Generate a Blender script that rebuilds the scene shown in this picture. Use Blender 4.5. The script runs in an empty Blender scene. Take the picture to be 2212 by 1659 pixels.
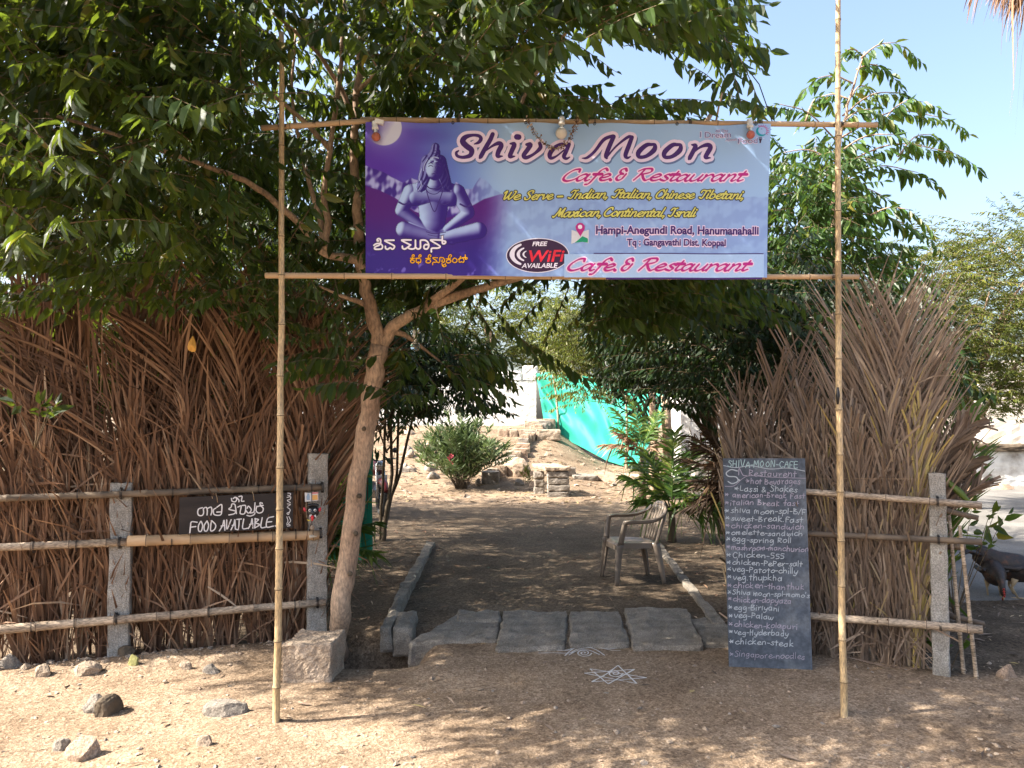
import bpy, math, random
import numpy as np
from mathutils import Vector, Matrix, noise
R = math.radians
scene = bpy.context.scene
COL = scene.collection
rng = np.random.default_rng(7)
random.seed(7)

# ------------------------------------------------------------------ camera
CAM_H, PITCH, FPX = 1.75, R(2.4), 1670.0          # focal length in pixels of a 2212 px wide picture
cam = bpy.data.cameras.new('camera')
cam.sensor_width = 36.0
cam.lens = 36.0 * FPX / 2212.0
cam.clip_start, cam.clip_end = 0.05, 2000
camo = bpy.data.objects.new('camera', cam)
camo.location = (0, 0, CAM_H)
camo.rotation_euler = (R(90) + PITCH, 0, 0)
COL.objects.link(camo)
scene.camera = camo

# ------------------------------------------------------------------ light
SUN_EL, SUN_AZ = R(44.5), math.atan2(-0.974, -0.225)
world = bpy.data.worlds.new('World')
scene.world = world
world.use_nodes = True
wn = world.node_tree
bg = wn.nodes['Background']
sky = wn.nodes.new('ShaderNodeTexSky')
sky.sky_type = 'NISHITA'
sky.sun_disc = False
sky.sun_elevation = SUN_EL
sky.sun_rotation = SUN_AZ % (2 * math.pi)
sky.air_density, sky.dust_density, sky.ozone_density = 1.0, 4.5, 1.0
wn.links.new(sky.outputs[0], bg.inputs[0])
bg.inputs[1].default_value = 0.12
sl = bpy.data.lights.new('sun', 'SUN')
sl.energy, sl.angle, sl.color = 5.0, R(0.53), (1.0, 0.92, 0.80)
so = bpy.data.objects.new('sun', sl)
SUN_DIR = Vector((0.974 * math.cos(SUN_EL), 0.225 * math.cos(SUN_EL), -math.sin(SUN_EL)))
so.rotation_euler = SUN_DIR.to_track_quat('-Z', 'Y').to_euler()
so.location = (-8, -2, 9)
COL.objects.link(so)
scene.view_settings.view_transform = 'Standard'
scene.view_settings.look = 'None'
scene.view_settings.gamma = 1.0
scene.view_settings.exposure = 1.86
cy = scene.cycles
cy.max_bounces, cy.diffuse_bounces, cy.glossy_bounces, cy.transmission_bounces, cy.transparent_max_bounces = 6, 4, 2, 4, 6
cy.use_denoising = True
cy.caustics_reflective = cy.caustics_refractive = False

# ------------------------------------------------------------------ pixels of the 2212 x 1659 view -> points of the place
def ray(px, py):
    x, y = (px - 1106.0) / FPX, (829.5 - py) / FPX
    return x, math.cos(PITCH) - y * math.sin(PITCH), math.sin(PITCH) + y * math.cos(PITCH)
def P(px, py, Y):
    dx, dy, dz = ray(px, py)
    t = Y / dy
    return Vector((dx * t, Y, CAM_H + dz * t))
def G(px, py, z=0.0):
    dx, dy, dz = ray(px, py)
    t = (z - CAM_H) / dz
    return Vector((dx * t, dy * t, z))
def proj(p):
    x, y, z = p[0], p[1], p[2] - CAM_H
    f = y * math.cos(PITCH) + z * math.sin(PITCH)
    u = -y * math.sin(PITCH) + z * math.cos(PITCH)
    if f < 0.05:
        return -9999, -9999
    return 1106 + FPX * x / f, 829.5 - FPX * u / f
def inside(poly, x, y):
    c = False
    j = len(poly) - 1
    for i in range(len(poly)):
        xi, yi = poly[i]; xj, yj = poly[j]
        if (yi > y) != (yj > y) and x < (xj - xi) * (y - yi) / (yj - yi) + xi:
            c = not c
        j = i
    return c

# ------------------------------------------------------------------ object helpers
ORG = {}
def tag(o, label=None, cat=None, group=None, kind=None):
    if label: o['label'] = label
    if cat: o['category'] = cat
    if group: o['group'] = group
    if kind: o['kind'] = kind
    return o
def thing(name, loc, label, cat, group=None):
    o = bpy.data.objects.new(name, None)
    o.empty_display_size = 0.1
    o.location = loc
    COL.objects.link(o)
    ORG[o.name] = Vector(loc)
    return tag(o, label, cat, group, 'thing')

class MB:
    def __init__(self):
        self.v, self.f, self.m, self.t, self.n, self.s = [], [], [], [], 0, []
    def add(self, verts, faces, mat=0, tint=0.5, smooth=False):
        b = self.n
        self.v.extend([tuple(p) for p in verts])
        self.n += len(verts)
        for fc in faces:
            self.f.append(tuple(i + b for i in fc))
            self.m.append(mat)
            self.s.append(smooth)
        if isinstance(tint, (int, float)):
            self.t.extend([tint] * len(verts))
        else:
            self.t.extend(list(tint))
        return self
    def addnp(self, V, F, mat=0, tint=None, smooth=False):
        """V (k,n,3) copies of one template, F faces of the template, tint (k,)"""
        k, n = V.shape[:2]
        b = self.n
        self.v.extend(map(tuple, V.reshape(-1, 3).tolist()))
        self.n += k * n
        F = [tuple(f) for f in F]
        for i in range(k):
            o = b + i * n
            for f in F:
                self.f.append(tuple(o + q for q in f))
        self.m.extend([mat] * (k * len(F)))
        self.s.extend([smooth] * (k * len(F)))
        self.t.extend(np.repeat(tint if tint is not None else np.full(k, .5), n).tolist())
        return self
    def tube(self, pts, rad, n=8, mat=0, tint=0.5, caps=True, smooth=True, squash=None):
        pts = [Vector(p) for p in pts]
        if isinstance(rad, (int, float)): rad = [rad] * len(pts)
        T = []
        for i in range(len(pts)):
            a = pts[max(0, i - 1)]; b = pts[min(len(pts) - 1, i + 1)]
            d = b - a
            T.append(d.normalized() if d.length > 1e-9 else Vector((0, 0, 1)))
        u = T[0].orthogonal().normalized()
        vs = []
        for i, p in enumerate(pts):
            u = (u - T[i] * u.dot(T[i]))
            u = u.normalized() if u.length > 1e-9 else T[i].orthogonal().normalized()
            w = T[i].cross(u)
            for k in range(n):
                a = 2 * math.pi * k / n
                vs.append(p + (u * math.cos(a) + w * math.sin(a)) * rad[i])
        fs = []
        for i in range(len(pts) - 1):
            for k in range(n):
                fs.append((i * n + k, i * n + (k + 1) % n, (i + 1) * n + (k + 1) % n, (i + 1) * n + k))
        self.add(vs, fs, mat, tint, smooth)
        if caps:
            b = self.n - len(vs)
            self.f.append(tuple(b + k for k in range(n))[::-1]); self.m.append(mat); self.s.append(False)
            e = b + (len(pts) - 1) * n
            self.f.append(tuple(e + k for k in range(n))); self.m.append(mat); self.s.append(False)
        return self
    def lathe(self, c, prof, n=16, mat=0, axis=(0, 0, 1), tint=.5):
        ax = Vector(axis).normalized()
        u = ax.orthogonal().normalized(); w = ax.cross(u); c = Vector(c)
        vs = [c + ax * h + (u * math.cos(2 * math.pi * k / n) + w * math.sin(2 * math.pi * k / n)) * max(r, 1e-4) for r, h in prof for k in range(n)]
        fs = [(i * n + k, i * n + (k + 1) % n, (i + 1) * n + (k + 1) % n, (i + 1) * n + k) for i in range(len(prof) - 1) for k in range(n)]
        return self.add(vs, fs, mat, tint, True)
    def box(self, c, size, mat=0, rot=None, tint=.5):
        c = Vector(c)
        vs = []
        for x in (-.5, .5):
            for y in (-.5, .5):
                for z in (-.5, .5):
                    p = Vector((x * size[0], y * size[1], z * size[2]))
                    if rot is not None: p = rot @ p
                    vs.append(c + p)
        return self.add(vs, [(0, 1, 3, 2), (4, 6, 7, 5), (0, 4, 5, 1), (2, 3, 7, 6), (0, 2, 6, 4), (1, 5, 7, 3)], mat, tint)
    def build(self, name, mats, parent=None, label=None, cat=None, group=None, kind=None, origin=None):
        V = np.array(self.v, dtype=np.float64).reshape(-1, 3)
        if parent is not None:
            o0 = np.array(ORG[parent.name])
        elif origin is not None:
            o0 = np.array(origin)
        elif kind in ('structure', 'stuff'):
            o0 = np.zeros(3)
        else:
            o0 = np.array([(V[:, 0].min() + V[:, 0].max()) / 2, (V[:, 1].min() + V[:, 1].max()) / 2, V[:, 2].min()])
        V = V - o0
        me = bpy.data.meshes.new(name)
        lens = np.array([len(f) for f in self.f], dtype=np.int32)
        flat = np.array([i for f in self.f for i in f], dtype=np.int32)
        me.vertices.add(len(V)); me.vertices.foreach_set('co', V.astype(np.float32).ravel())
        me.loops.add(len(flat)); me.loops.foreach_set('vertex_index', flat)
        me.polygons.add(len(lens))
        me.polygons.foreach_set('loop_start', np.concatenate([[0], np.cumsum(lens)[:-1]]).astype(np.int32))
        me.polygons.foreach_set('loop_total', lens)
        me.polygons.foreach_set('material_index', np.array(self.m, dtype=np.int32))
        me.polygons.foreach_set('use_smooth', np.array(self.s, dtype=bool))
        at = me.attributes.new('tint', 'FLOAT', 'POINT')
        at.data.foreach_set('value', np.array(self.t, dtype=np.float32))
        me.update(calc_edges=True)
        me.validate()
        if not isinstance(mats, (list, tuple)): mats = [mats]
        for m in mats: me.materials.append(m)
        ob = bpy.data.objects.new(name, me)
        COL.objects.link(ob)
        if parent is not None:
            ob.parent = parent
            ORG[ob.name] = Vector(o0)
        else:
            ob.location = o0
            ORG[ob.name] = Vector(o0)
        return tag(ob, label, cat, group, kind or ('thing' if parent is None else None))

def rock_mb(c, size, seed, cuts=9, sub=3, rough=.05, rot=0, mb=None, mat=0, tilt=0):
    """an angular stone: a sphere cut by random planes and roughened"""
    import bmesh
    bm = bmesh.new()
    bmesh.ops.create_icosphere(bm, subdivisions=sub, radius=1.0)
    r = random.Random(seed)
    pl = []
    for _ in range(cuts):
        n = Vector((r.gauss(0, 1), r.gauss(0, 1), r.gauss(0, 1))).normalized()
        pl.append((n, r.uniform(.55, .85)))
    m = Matrix.Rotation(rot, 3, 'Z') @ Matrix.Rotation(tilt, 3, 'Y')
    vs = []
    for v in bm.verts:
        p = v.co.copy()
        for n, d in pl:
            q = p.dot(n) - d
            if q > 0: p -= n * q * .93
        p += v.co * rough * (noise.noise(v.co * 2.2 + Vector((seed, 0, 0))) + .6 * noise.noise(v.co * 6 + Vector((0, seed, 0))))
        vs.append(Vector(c) + m @ Vector((p.x * size[0] / 2, p.y * size[1] / 2, p.z * size[2] / 2)))
    fs = [tuple(v.index for v in f.verts) for f in bm.faces]
    bm.free()
    mb = mb or MB()
    return mb.add(vs, fs, mat, .5, False)

def block_mb(corners, z0, z1, seed=0, rough=.012, seg=10, mb=None, mat=0, bev=.02):
    """a hewn slab: four ground corners (a, b, c, d), bottom and top heights, worn edges"""
    a, b, c, d = [Vector((p[0], p[1], 0)) for p in corners]
    mb = mb or MB()
    n = seg
    def pt(u, v, w):
        p = (a * (1 - u) + b * u) * (1 - v) + (d * (1 - u) + c * u) * v
        L1 = max((b - a).length, .01); L2 = max((d - a).length, .01); H = z1 - z0
        e = [min(u, 1 - u) * L1, min(v, 1 - v) * L2, min(w, 1 - w) * H]
        # round the edges: push in where two faces meet
        cen = (a + b + c + d) / 4
        q = Vector((p.x, p.y, z0 + H * w))
        e.sort()
        k = max(0, 1 - e[1] / bev) if bev > 0 else 0
        q += (Vector((cen.x, cen.y, (z0 + z1) / 2)) - q).normalized() * k * bev * .6
        s = Vector((q.x * 7 + seed, q.y * 7, q.z * 7))
        q += noise.noise_vector(s) * rough + noise.noise_vector(s * 3.3) * rough * .45
        return q
    def face(f):
        vs = [f(i / n, j / n) for j in range(n + 1) for i in range(n + 1)]
        fs = [(j * (n + 1) + i, j * (n + 1) + i + 1, (j + 1) * (n + 1) + i + 1, (j + 1) * (n + 1) + i) for j in range(n) for i in range(n)]
        mb.add(vs, fs, mat, .5, False)
    face(lambda s, t: pt(s, t, 1)); face(lambda s, t: pt(s, 1 - t, 0))
    face(lambda s, t: pt(s, 0, t)); face(lambda s, t: pt(1 - s, 1, t))
    face(lambda s, t: pt(0, 1 - s, t)); face(lambda s, t: pt(1, s, t))
    return mb

# ------------------------------------------------------------------ materials
def new_mat(name):
    m = bpy.data.materials.new(name)
    m.use_nodes = True
    nt = m.node_tree
    return m, nt, nt.nodes['Principled BSDF'], nt.nodes['Material Output']
def coords(nt, stretch=None, kind='Object'):
    tc = nt.nodes.new('ShaderNodeTexCoord')
    out = tc.outputs[kind]
    if stretch:
        mp = nt.nodes.new('ShaderNodeMapping')
        mp.inputs['Scale'].default_value = stretch
        nt.links.new(out, mp.inputs['Vector'])
        out = mp.outputs[0]
    return out
def nz(nt, vec, scale, detail=6, rough=.6):
    n = nt.nodes.new('ShaderNodeTexNoise')
    n.inputs['Scale'].default_value = scale
    n.inputs['Detail'].default_value = detail
    n.inputs['Roughness'].default_value = rough
    nt.links.new(vec, n.inputs['Vector'])
    return n.outputs['Fac']
def ramp(nt, fac, stops):
    r = nt.nodes.new('ShaderNodeValToRGB')
    el = r.color_ramp.elements
    while len(el) < len(stops): el.new(.5)
    for e, (p, c) in zip(el, stops):
        e.position = p
        e.color = (*c, 1) if len(c) == 3 else c
    nt.links.new(fac, r.inputs[0])
    return r.outputs[0]
def mixc(nt, fac, a, b, mode='MIX'):
    m = nt.nodes.new('ShaderNodeMix')
    m.data_type = 'RGBA'; m.blend_type = mode
    if isinstance(fac, (int, float)): m.inputs[0].default_value = fac
    else: nt.links.new(fac, m.inputs[0])
    for s, v in ((6, a), (7, b)):
        if isinstance(v, tuple): m.inputs[s].default_value = (*v, 1)
        else: nt.links.new(v, m.inputs[s])
    return m.outputs[2]
def bump(nt, bs, h, strength, dist=.01, prev=None):
    b = nt.nodes.new('ShaderNodeBump')
    b.inputs['Strength'].default_value = strength
    b.inputs['Distance'].default_value = dist
    nt.links.new(h, b.inputs['Height'])
    if prev is not None: nt.links.new(prev, b.inputs['Normal'])
    nt.links.new(b.outputs[0], bs.inputs['Normal'])
    return b.outputs[0]
def attr(nt, name):
    a = nt.nodes.new('ShaderNodeAttribute')
    a.attribute_name = name
    return a
def M(name, stops, scale=6, rough=.85, bmp=.0, bscale=30, bdist=.01, spec=.3, stretch=None, detail=6, fine=None):
    """stops: colours the noise runs through"""
    m, nt, bs, out = new_mat(name)
    vec = coords(nt, stretch)
    if len(stops) == 1:
        c = mixc(nt, .0, tuple(stops[0]), tuple(stops[0]))
    else:
        k = [(.3 + .4 * i / (len(stops) - 1), s) for i, s in enumerate(stops)]
        c = ramp(nt, nz(nt, vec, scale, detail), k)
    if fine:
        c = mixc(nt, fine[2], c, ramp(nt, nz(nt, vec, fine[0], 3), [(.35, (0, 0, 0)), (.65, fine[1])]), 'OVERLAY')
    nt.links.new(c, bs.inputs['Base Color'])
    bs.inputs['Roughness'].default_value = rough
    bs.inputs['Specular IOR Level'].default_value = spec
    if bmp: bump(nt, bs, nz(nt, vec, bscale, 8, .65), bmp, bdist)
    return m
def flat(name, c, rough=.5, spec=.4, metal=0):
    m, nt, bs, out = new_mat(name)
    vec = coords(nt)
    c2 = tuple(x * .86 for x in c)
    nt.links.new(ramp(nt, nz(nt, vec, 14, 4), [(.35, c2), (.65, c)]), bs.inputs['Base Color'])
    bs.inputs['Roughness'].default_value = rough
    bs.inputs['Specular IOR Level'].default_value = spec
    bs.inputs['Metallic'].default_value = metal
    return m
def leaf_mat(name, stops, trans, mixf=.35, rough=.45):
    m, nt, bs, out = new_mat(name)
    t = attr(nt, 'tint').outputs['Fac']
    c = ramp(nt, t, stops)
    nt.links.new(c, bs.inputs['Base Color'])
    bs.inputs['Roughness'].default_value = rough
    bs.inputs['Specular IOR Level'].default_value = .35
    tr = nt.nodes.new('ShaderNodeBsdfTranslucent')
    c2 = mixc(nt, .55, c, trans)
    nt.links.new(c2, tr.inputs[0])
    mx = nt.nodes.new('ShaderNodeMixShader')
    mx.inputs[0].default_value = mixf
    nt.links.new(bs.outputs[0], mx.inputs[1]); nt.links.new(tr.outputs[0], mx.inputs[2])
    nt.links.new(mx.outputs[0], out.inputs['Surface'])
    return m

LEAF = leaf_mat('leaf_green', [(0, (.012, .026, .008)), (.5, (.020, .046, .010)), (.85, (.042, .085, .014)), (1, (.16, .12, .02))], (.30, .40, .03), .34)
LEAF_DARK = leaf_mat('leaf_dark', [(0, (.010, .022, .008)), (.5, (.016, .038, .011)), (1, (.032, .066, .014))], (.12, .20, .02), .2)
LEAF_YOUNG = leaf_mat('leaf_young', [(0, (.02, .045, .010)), (.5, (.035, .085, .016)), (.85, (.07, .14, .025)), (1, (.18, .16, .03))], (.26, .38, .03), .3)
LEAF_LIME = leaf_mat('leaf_lime', [(0, (.04, .058, .010)), (.5, (.092, .115, .018)), (1, (.18, .175, .028))], (.30, .36, .04), .28)
LEAF_GREY = leaf_mat('leaf_grey_green', [(0, (.026, .042, .016)), (.5, (.052, .074, .028)), (1, (.10, .125, .046))], (.30, .40, .08), .25)
OLEANDER = leaf_mat('oleander_leaf', [(0, (.05, .085, .035)), (.5, (.095, .14, .06)), (1, (.17, .22, .11))], (.22, .32, .08), .22)
PALM = leaf_mat('palm_green', [(0, (.02, .05, .012)), (.6, (.05, .11, .02)), (1, (.22, .24, .05))], (.30, .40, .04), .3, .4)
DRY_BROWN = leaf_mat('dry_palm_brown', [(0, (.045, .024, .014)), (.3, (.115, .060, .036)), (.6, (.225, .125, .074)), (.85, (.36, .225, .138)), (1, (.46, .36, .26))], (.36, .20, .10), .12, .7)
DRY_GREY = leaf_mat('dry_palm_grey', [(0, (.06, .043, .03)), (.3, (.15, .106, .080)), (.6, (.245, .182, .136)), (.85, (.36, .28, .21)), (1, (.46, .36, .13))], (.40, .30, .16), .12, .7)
DARKDRY = leaf_mat('dry_palm_dark', [(0, (.02, .014, .01)), (.6, (.06, .036, .022)), (1, (.15, .09, .05))], (.2, .1, .04), .1, .7)
BARK = M('bark_smooth', [(.24, .165, .12), (.37, .27, .195), (.46, .35, .26)], 5, .85, .5, 26, .012, stretch=(1, 1, .35), fine=(60, (1, .9, .8), .35))
BARK_DARK = M('bark_dark', [(.06, .045, .03), (.13, .10, .07)], 7, .9, .5, 30, .01, stretch=(1, 1, .3))
TWIG = M('twig', [(.09, .065, .04), (.17, .12, .07)], 20, .85)
BAMBOO = M('bamboo_pale', [(.28, .205, .115), (.42, .32, .195), (.52, .42, .27)], 3.2, .5, .15, 40, .004, .35, stretch=(3, 3, .5), fine=(70, (1, .9, .7), .4))
BAMBOO_GREY = M('bamboo_weathered', [(.16, .125, .09), (.33, .265, .20), (.46, .38, .29)], 5, .75, .3, 40, .004, stretch=(.6, .6, 3), fine=(60, (1, .95, .9), .5))
BAMBOO_TAN = M('bamboo_tan', [(.36, .23, .13), (.50, .36, .22)], 4, .6, .2, 40, .004, stretch=(.5, .5, 3))
BAMBOO_DARK = M('bamboo_dark', [(.05, .04, .032), (.13, .10, .075), (.24, .18, .12)], 5, .8, .3, 30, .005, stretch=(.6, .6, 3))
NODE = M('bamboo_node', [(.10, .07, .04), (.18, .13, .08)], 9, .8)
WIRE = flat('black_wire', (.012, .012, .014), .5)
def granite(name, a, b, c):
    m, nt, bs, out = new_mat(name)
    vec = coords(nt)
    base = ramp(nt, nz(nt, vec, 7, 7), [(.3, a), (.52, b), (.7, c)])
    sp = ramp(nt, nz(nt, vec, 120, 2), [(.38, (.25, .25, .25)), (.5, (.55, .55, .55)), (.64, (.95, .95, .95))])
    col = mixc(nt, .45, base, sp, 'OVERLAY')
    nt.links.new(col, bs.inputs['Base Color'])
    bs.inputs['Roughness'].default_value = .9
    bs.inputs['Specular IOR Level'].default_value = .2
    p = bump(nt, bs, nz(nt, vec, 26, 8, .7), .7, .02)
    bump(nt, bs, nz(nt, vec, 110, 4, .6), .5, .006, p)
    return m
GRANITE = granite('granite_grey', (.22, .205, .18), (.30, .285, .26), (.38, .365, .33))
GRANITE_DARK = granite('granite_path', (.135, .118, .098), (.205, .18, .15), (.28, .248, .208))
STONE_TAN = granite('stone_tan', (.22, .17, .125), (.31, .245, .185), (.40, .325, .255))
STONE_PINK = granite('stone_pinkish', (.24, .17, .12), (.33, .245, .18), (.41, .32, .245))
STONE_GREY = granite('stone_field_grey', (.14, .122, .102), (.21, .185, .158), (.29, .258, .225))
WHITEWASH = M('whitewash', [(.58, .56, .52), (.70, .69, .66), (.78, .77, .75)], 2.2, .9, .7, 9, .03, fine=(25, (1, 1, 1), .15))
# ------------------------------------------------------------------ lettering drawn as pen strokes
CURS = {  # x height 1, strokes as point lists; last entry the advance
 'a': ([[(.72,.85),(.45,1.),(.12,.7),(.05,.3),(.22,.0),(.5,.15),(.76,.75)],[(.84,1.),(.74,.4),(.8,.06),(.95,.0),(1.12,.18)]],1.06),
 'b': ([[(.2,1.8),(.12,.9),(.1,.2),(.35,.0),(.7,.2),(.76,.7),(.5,1.),(.16,.7)]],.95),
 'c': ([[(.72,.8),(.5,1.),(.15,.7),(.07,.3),(.3,.0),(.62,.05),(.9,.3)]],.86),
 'd': ([[(.72,.85),(.45,1.),(.12,.7),(.05,.3),(.22,.0),(.5,.15),(.76,.75)],[(.98,1.85),(.76,.5),(.8,.06),(.95,.0),(1.12,.18)]],1.08),
 'e': ([[(.1,.42),(.45,.5),(.72,.76),(.5,1.),(.18,.75),(.07,.32),(.3,.0),(.62,.05),(.9,.3)]],.86),
 'f': ([[(.95,1.6),(.72,1.85),(.45,1.5),(.32,.5),(.18,-.45),(-.08,-.6)],[(.08,.95),(.75,.98)]],.74),
 'g': ([[(.72,.85),(.45,1.),(.12,.7),(.05,.3),(.25,.0),(.55,.2),(.76,.75)],[(.84,1.),(.76,.2),(.6,-.6),(.2,-.7)]],1.0),
 'h': ([[(.2,1.85),(.1,.9),(.02,.0)],[(.08,.5),(.38,.95),(.62,.95),(.66,.6),(.6,.1),(.75,.0),(.94,.2)]],.95),
 'i': ([[(.15,1.),(.06,.3),(.14,.02),(.4,.2)],[(.22,1.42),(.25,1.46)]],.42),
 'k': ([[(.2,1.85),(.1,.9),(.02,.0)],[(.7,1.),(.12,.45),(.65,.0),(.85,.1)]],.85),
 'l': ([[(.26,1.85),(.12,.9),(.06,.25),(.18,.02),(.42,.2)]],.42),
 'm': ([[(.1,1.),(.02,.0)],[(.06,.5),(.32,.95),(.52,.9),(.46,.0)],[(.5,.5),(.78,.95),(.98,.9),(.94,.1),(1.1,.0),(1.25,.2)]],1.28),
 'n': ([[(.02,.92),(.12,1.),(.1,.6),(.02,.0)],[(.06,.45),(.38,.95),(.62,.95),(.66,.6),(.6,.1),(.75,.0),(.94,.2)]],.95),
 'o': ([[(.5,1.),(.16,.75),(.06,.28),(.35,.0),(.72,.25),(.8,.7),(.5,1.)]],.92),
 'p': ([[(.1,1.),(.02,-.75)],[(.08,.6),(.4,1.),(.75,.75),(.65,.2),(.3,.0),(.08,.2)]],.9),
 'q': ([[(.72,.85),(.45,1.),(.12,.7),(.05,.3),(.25,.0),(.55,.2),(.76,.75)],[(.84,1.),(.7,-.75)]],1.0),
 'r': ([[(.02,.92),(.12,1.),(.1,.6),(.02,.0)],[(.06,.45),(.34,.92),(.58,1.),(.68,.84)]],.72),
 's': ([[(.64,.85),(.42,1.),(.2,.8),(.36,.55),(.58,.3),(.42,.0),(.04,.14)]],.72),
 't': ([[(.32,1.5),(.18,.7),(.13,.18),(.28,.0),(.55,.2)],[(-.04,1.),(.56,1.02)]],.55),
 'u': ([[(.12,1.),(.05,.3),(.25,.0),(.55,.2),(.75,.7)],[(.82,1.),(.72,.3),(.8,.03),(1.02,.2)]],1.0),
 'v': ([[(.02,.9),(.16,1.),(.2,.5),(.26,.02),(.6,.4),(.76,.95)]],.82),
 'w': ([[(.1,1.),(.08,.2),(.3,.0),(.52,.7)],[(.52,.8),(.55,.1),(.8,.05),(1.,.95)]],1.1),
 'x': ([[(.08,.95),(.2,1.),(.6,.0),(.8,.12)],[(.76,1.),(.0,.0)]],.82),
 'y': ([[(.1,1.),(.1,.4),(.35,.2),(.7,.6)],[(.8,1.),(.6,.0),(.3,-.7),(-.05,-.6)]],.9),
 'z': ([[(.05,.95),(.7,.98),(.05,.03),(.75,.0)]],.8),
 'C': ([[(1.0,1.4),(.9,1.78),(.45,1.65),(.1,.95),(.12,.3),(.5,.0),(.95,.18),(1.15,.45)]],1.15),
 'R': ([[(.42,1.72),(.3,.8),(.1,.0)],[(.0,1.4),(.35,1.76),(.95,1.78),(1.0,1.25),(.35,.88)],[(.5,.88),(.75,.35),(1.05,.0),(1.3,.2)]],1.3),
 'W': ([[(-.05,1.3),(.2,1.76),(.2,.9),(.3,.0),(.62,.7),(.8,1.5)],[(.8,1.5),(.72,.6),(.9,.0),(1.25,.7),(1.38,1.6),(1.2,1.7)]],1.42),
 'S': ([[(.9,1.35),(.92,1.75),(.5,1.8),(.2,1.4),(.45,1.02),(.74,.6),(.55,.05),(.12,.02),(-.02,.35)]],1.02),
 'I': ([[(.0,1.3),(.3,1.75),(.62,1.66),(.95,1.78)],[(.64,1.66),(.5,.6),(.3,.05),(-.1,.2)]],.86),
 'T': ([[(.0,1.3),(.15,1.75),(.7,1.65),(1.25,1.8)],[(.72,1.65),(.58,.7),(.42,.05),(.05,.2)]],1.0),
 'M': ([[(-.1,.12),(.1,.05),(.42,1.0),(.55,1.72)],[(.55,1.72),(.72,.3)],[(.72,.3),(1.22,1.76)],[(1.22,1.76),(1.14,.7),(1.2,.04),(1.45,.2)]],1.42),
 '&': ([[(1.0,1.),(.72,.2),(.35,.0),(.05,.3),(.2,.78),(.6,.98)],[(.6,.98),(.22,1.2),(.25,1.65),(.65,1.8),(.85,1.5)]],1.2),
 ',': ([[(.12,.1),(.14,.0),(.0,-.35)]],.45), '.': ([[(.1,.03),(.14,.06)]],.4), '-': ([[(.05,.5),(.5,.52)]],.62), ' ': ([],.55),
}
PRINT = dict(CURS)
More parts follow.
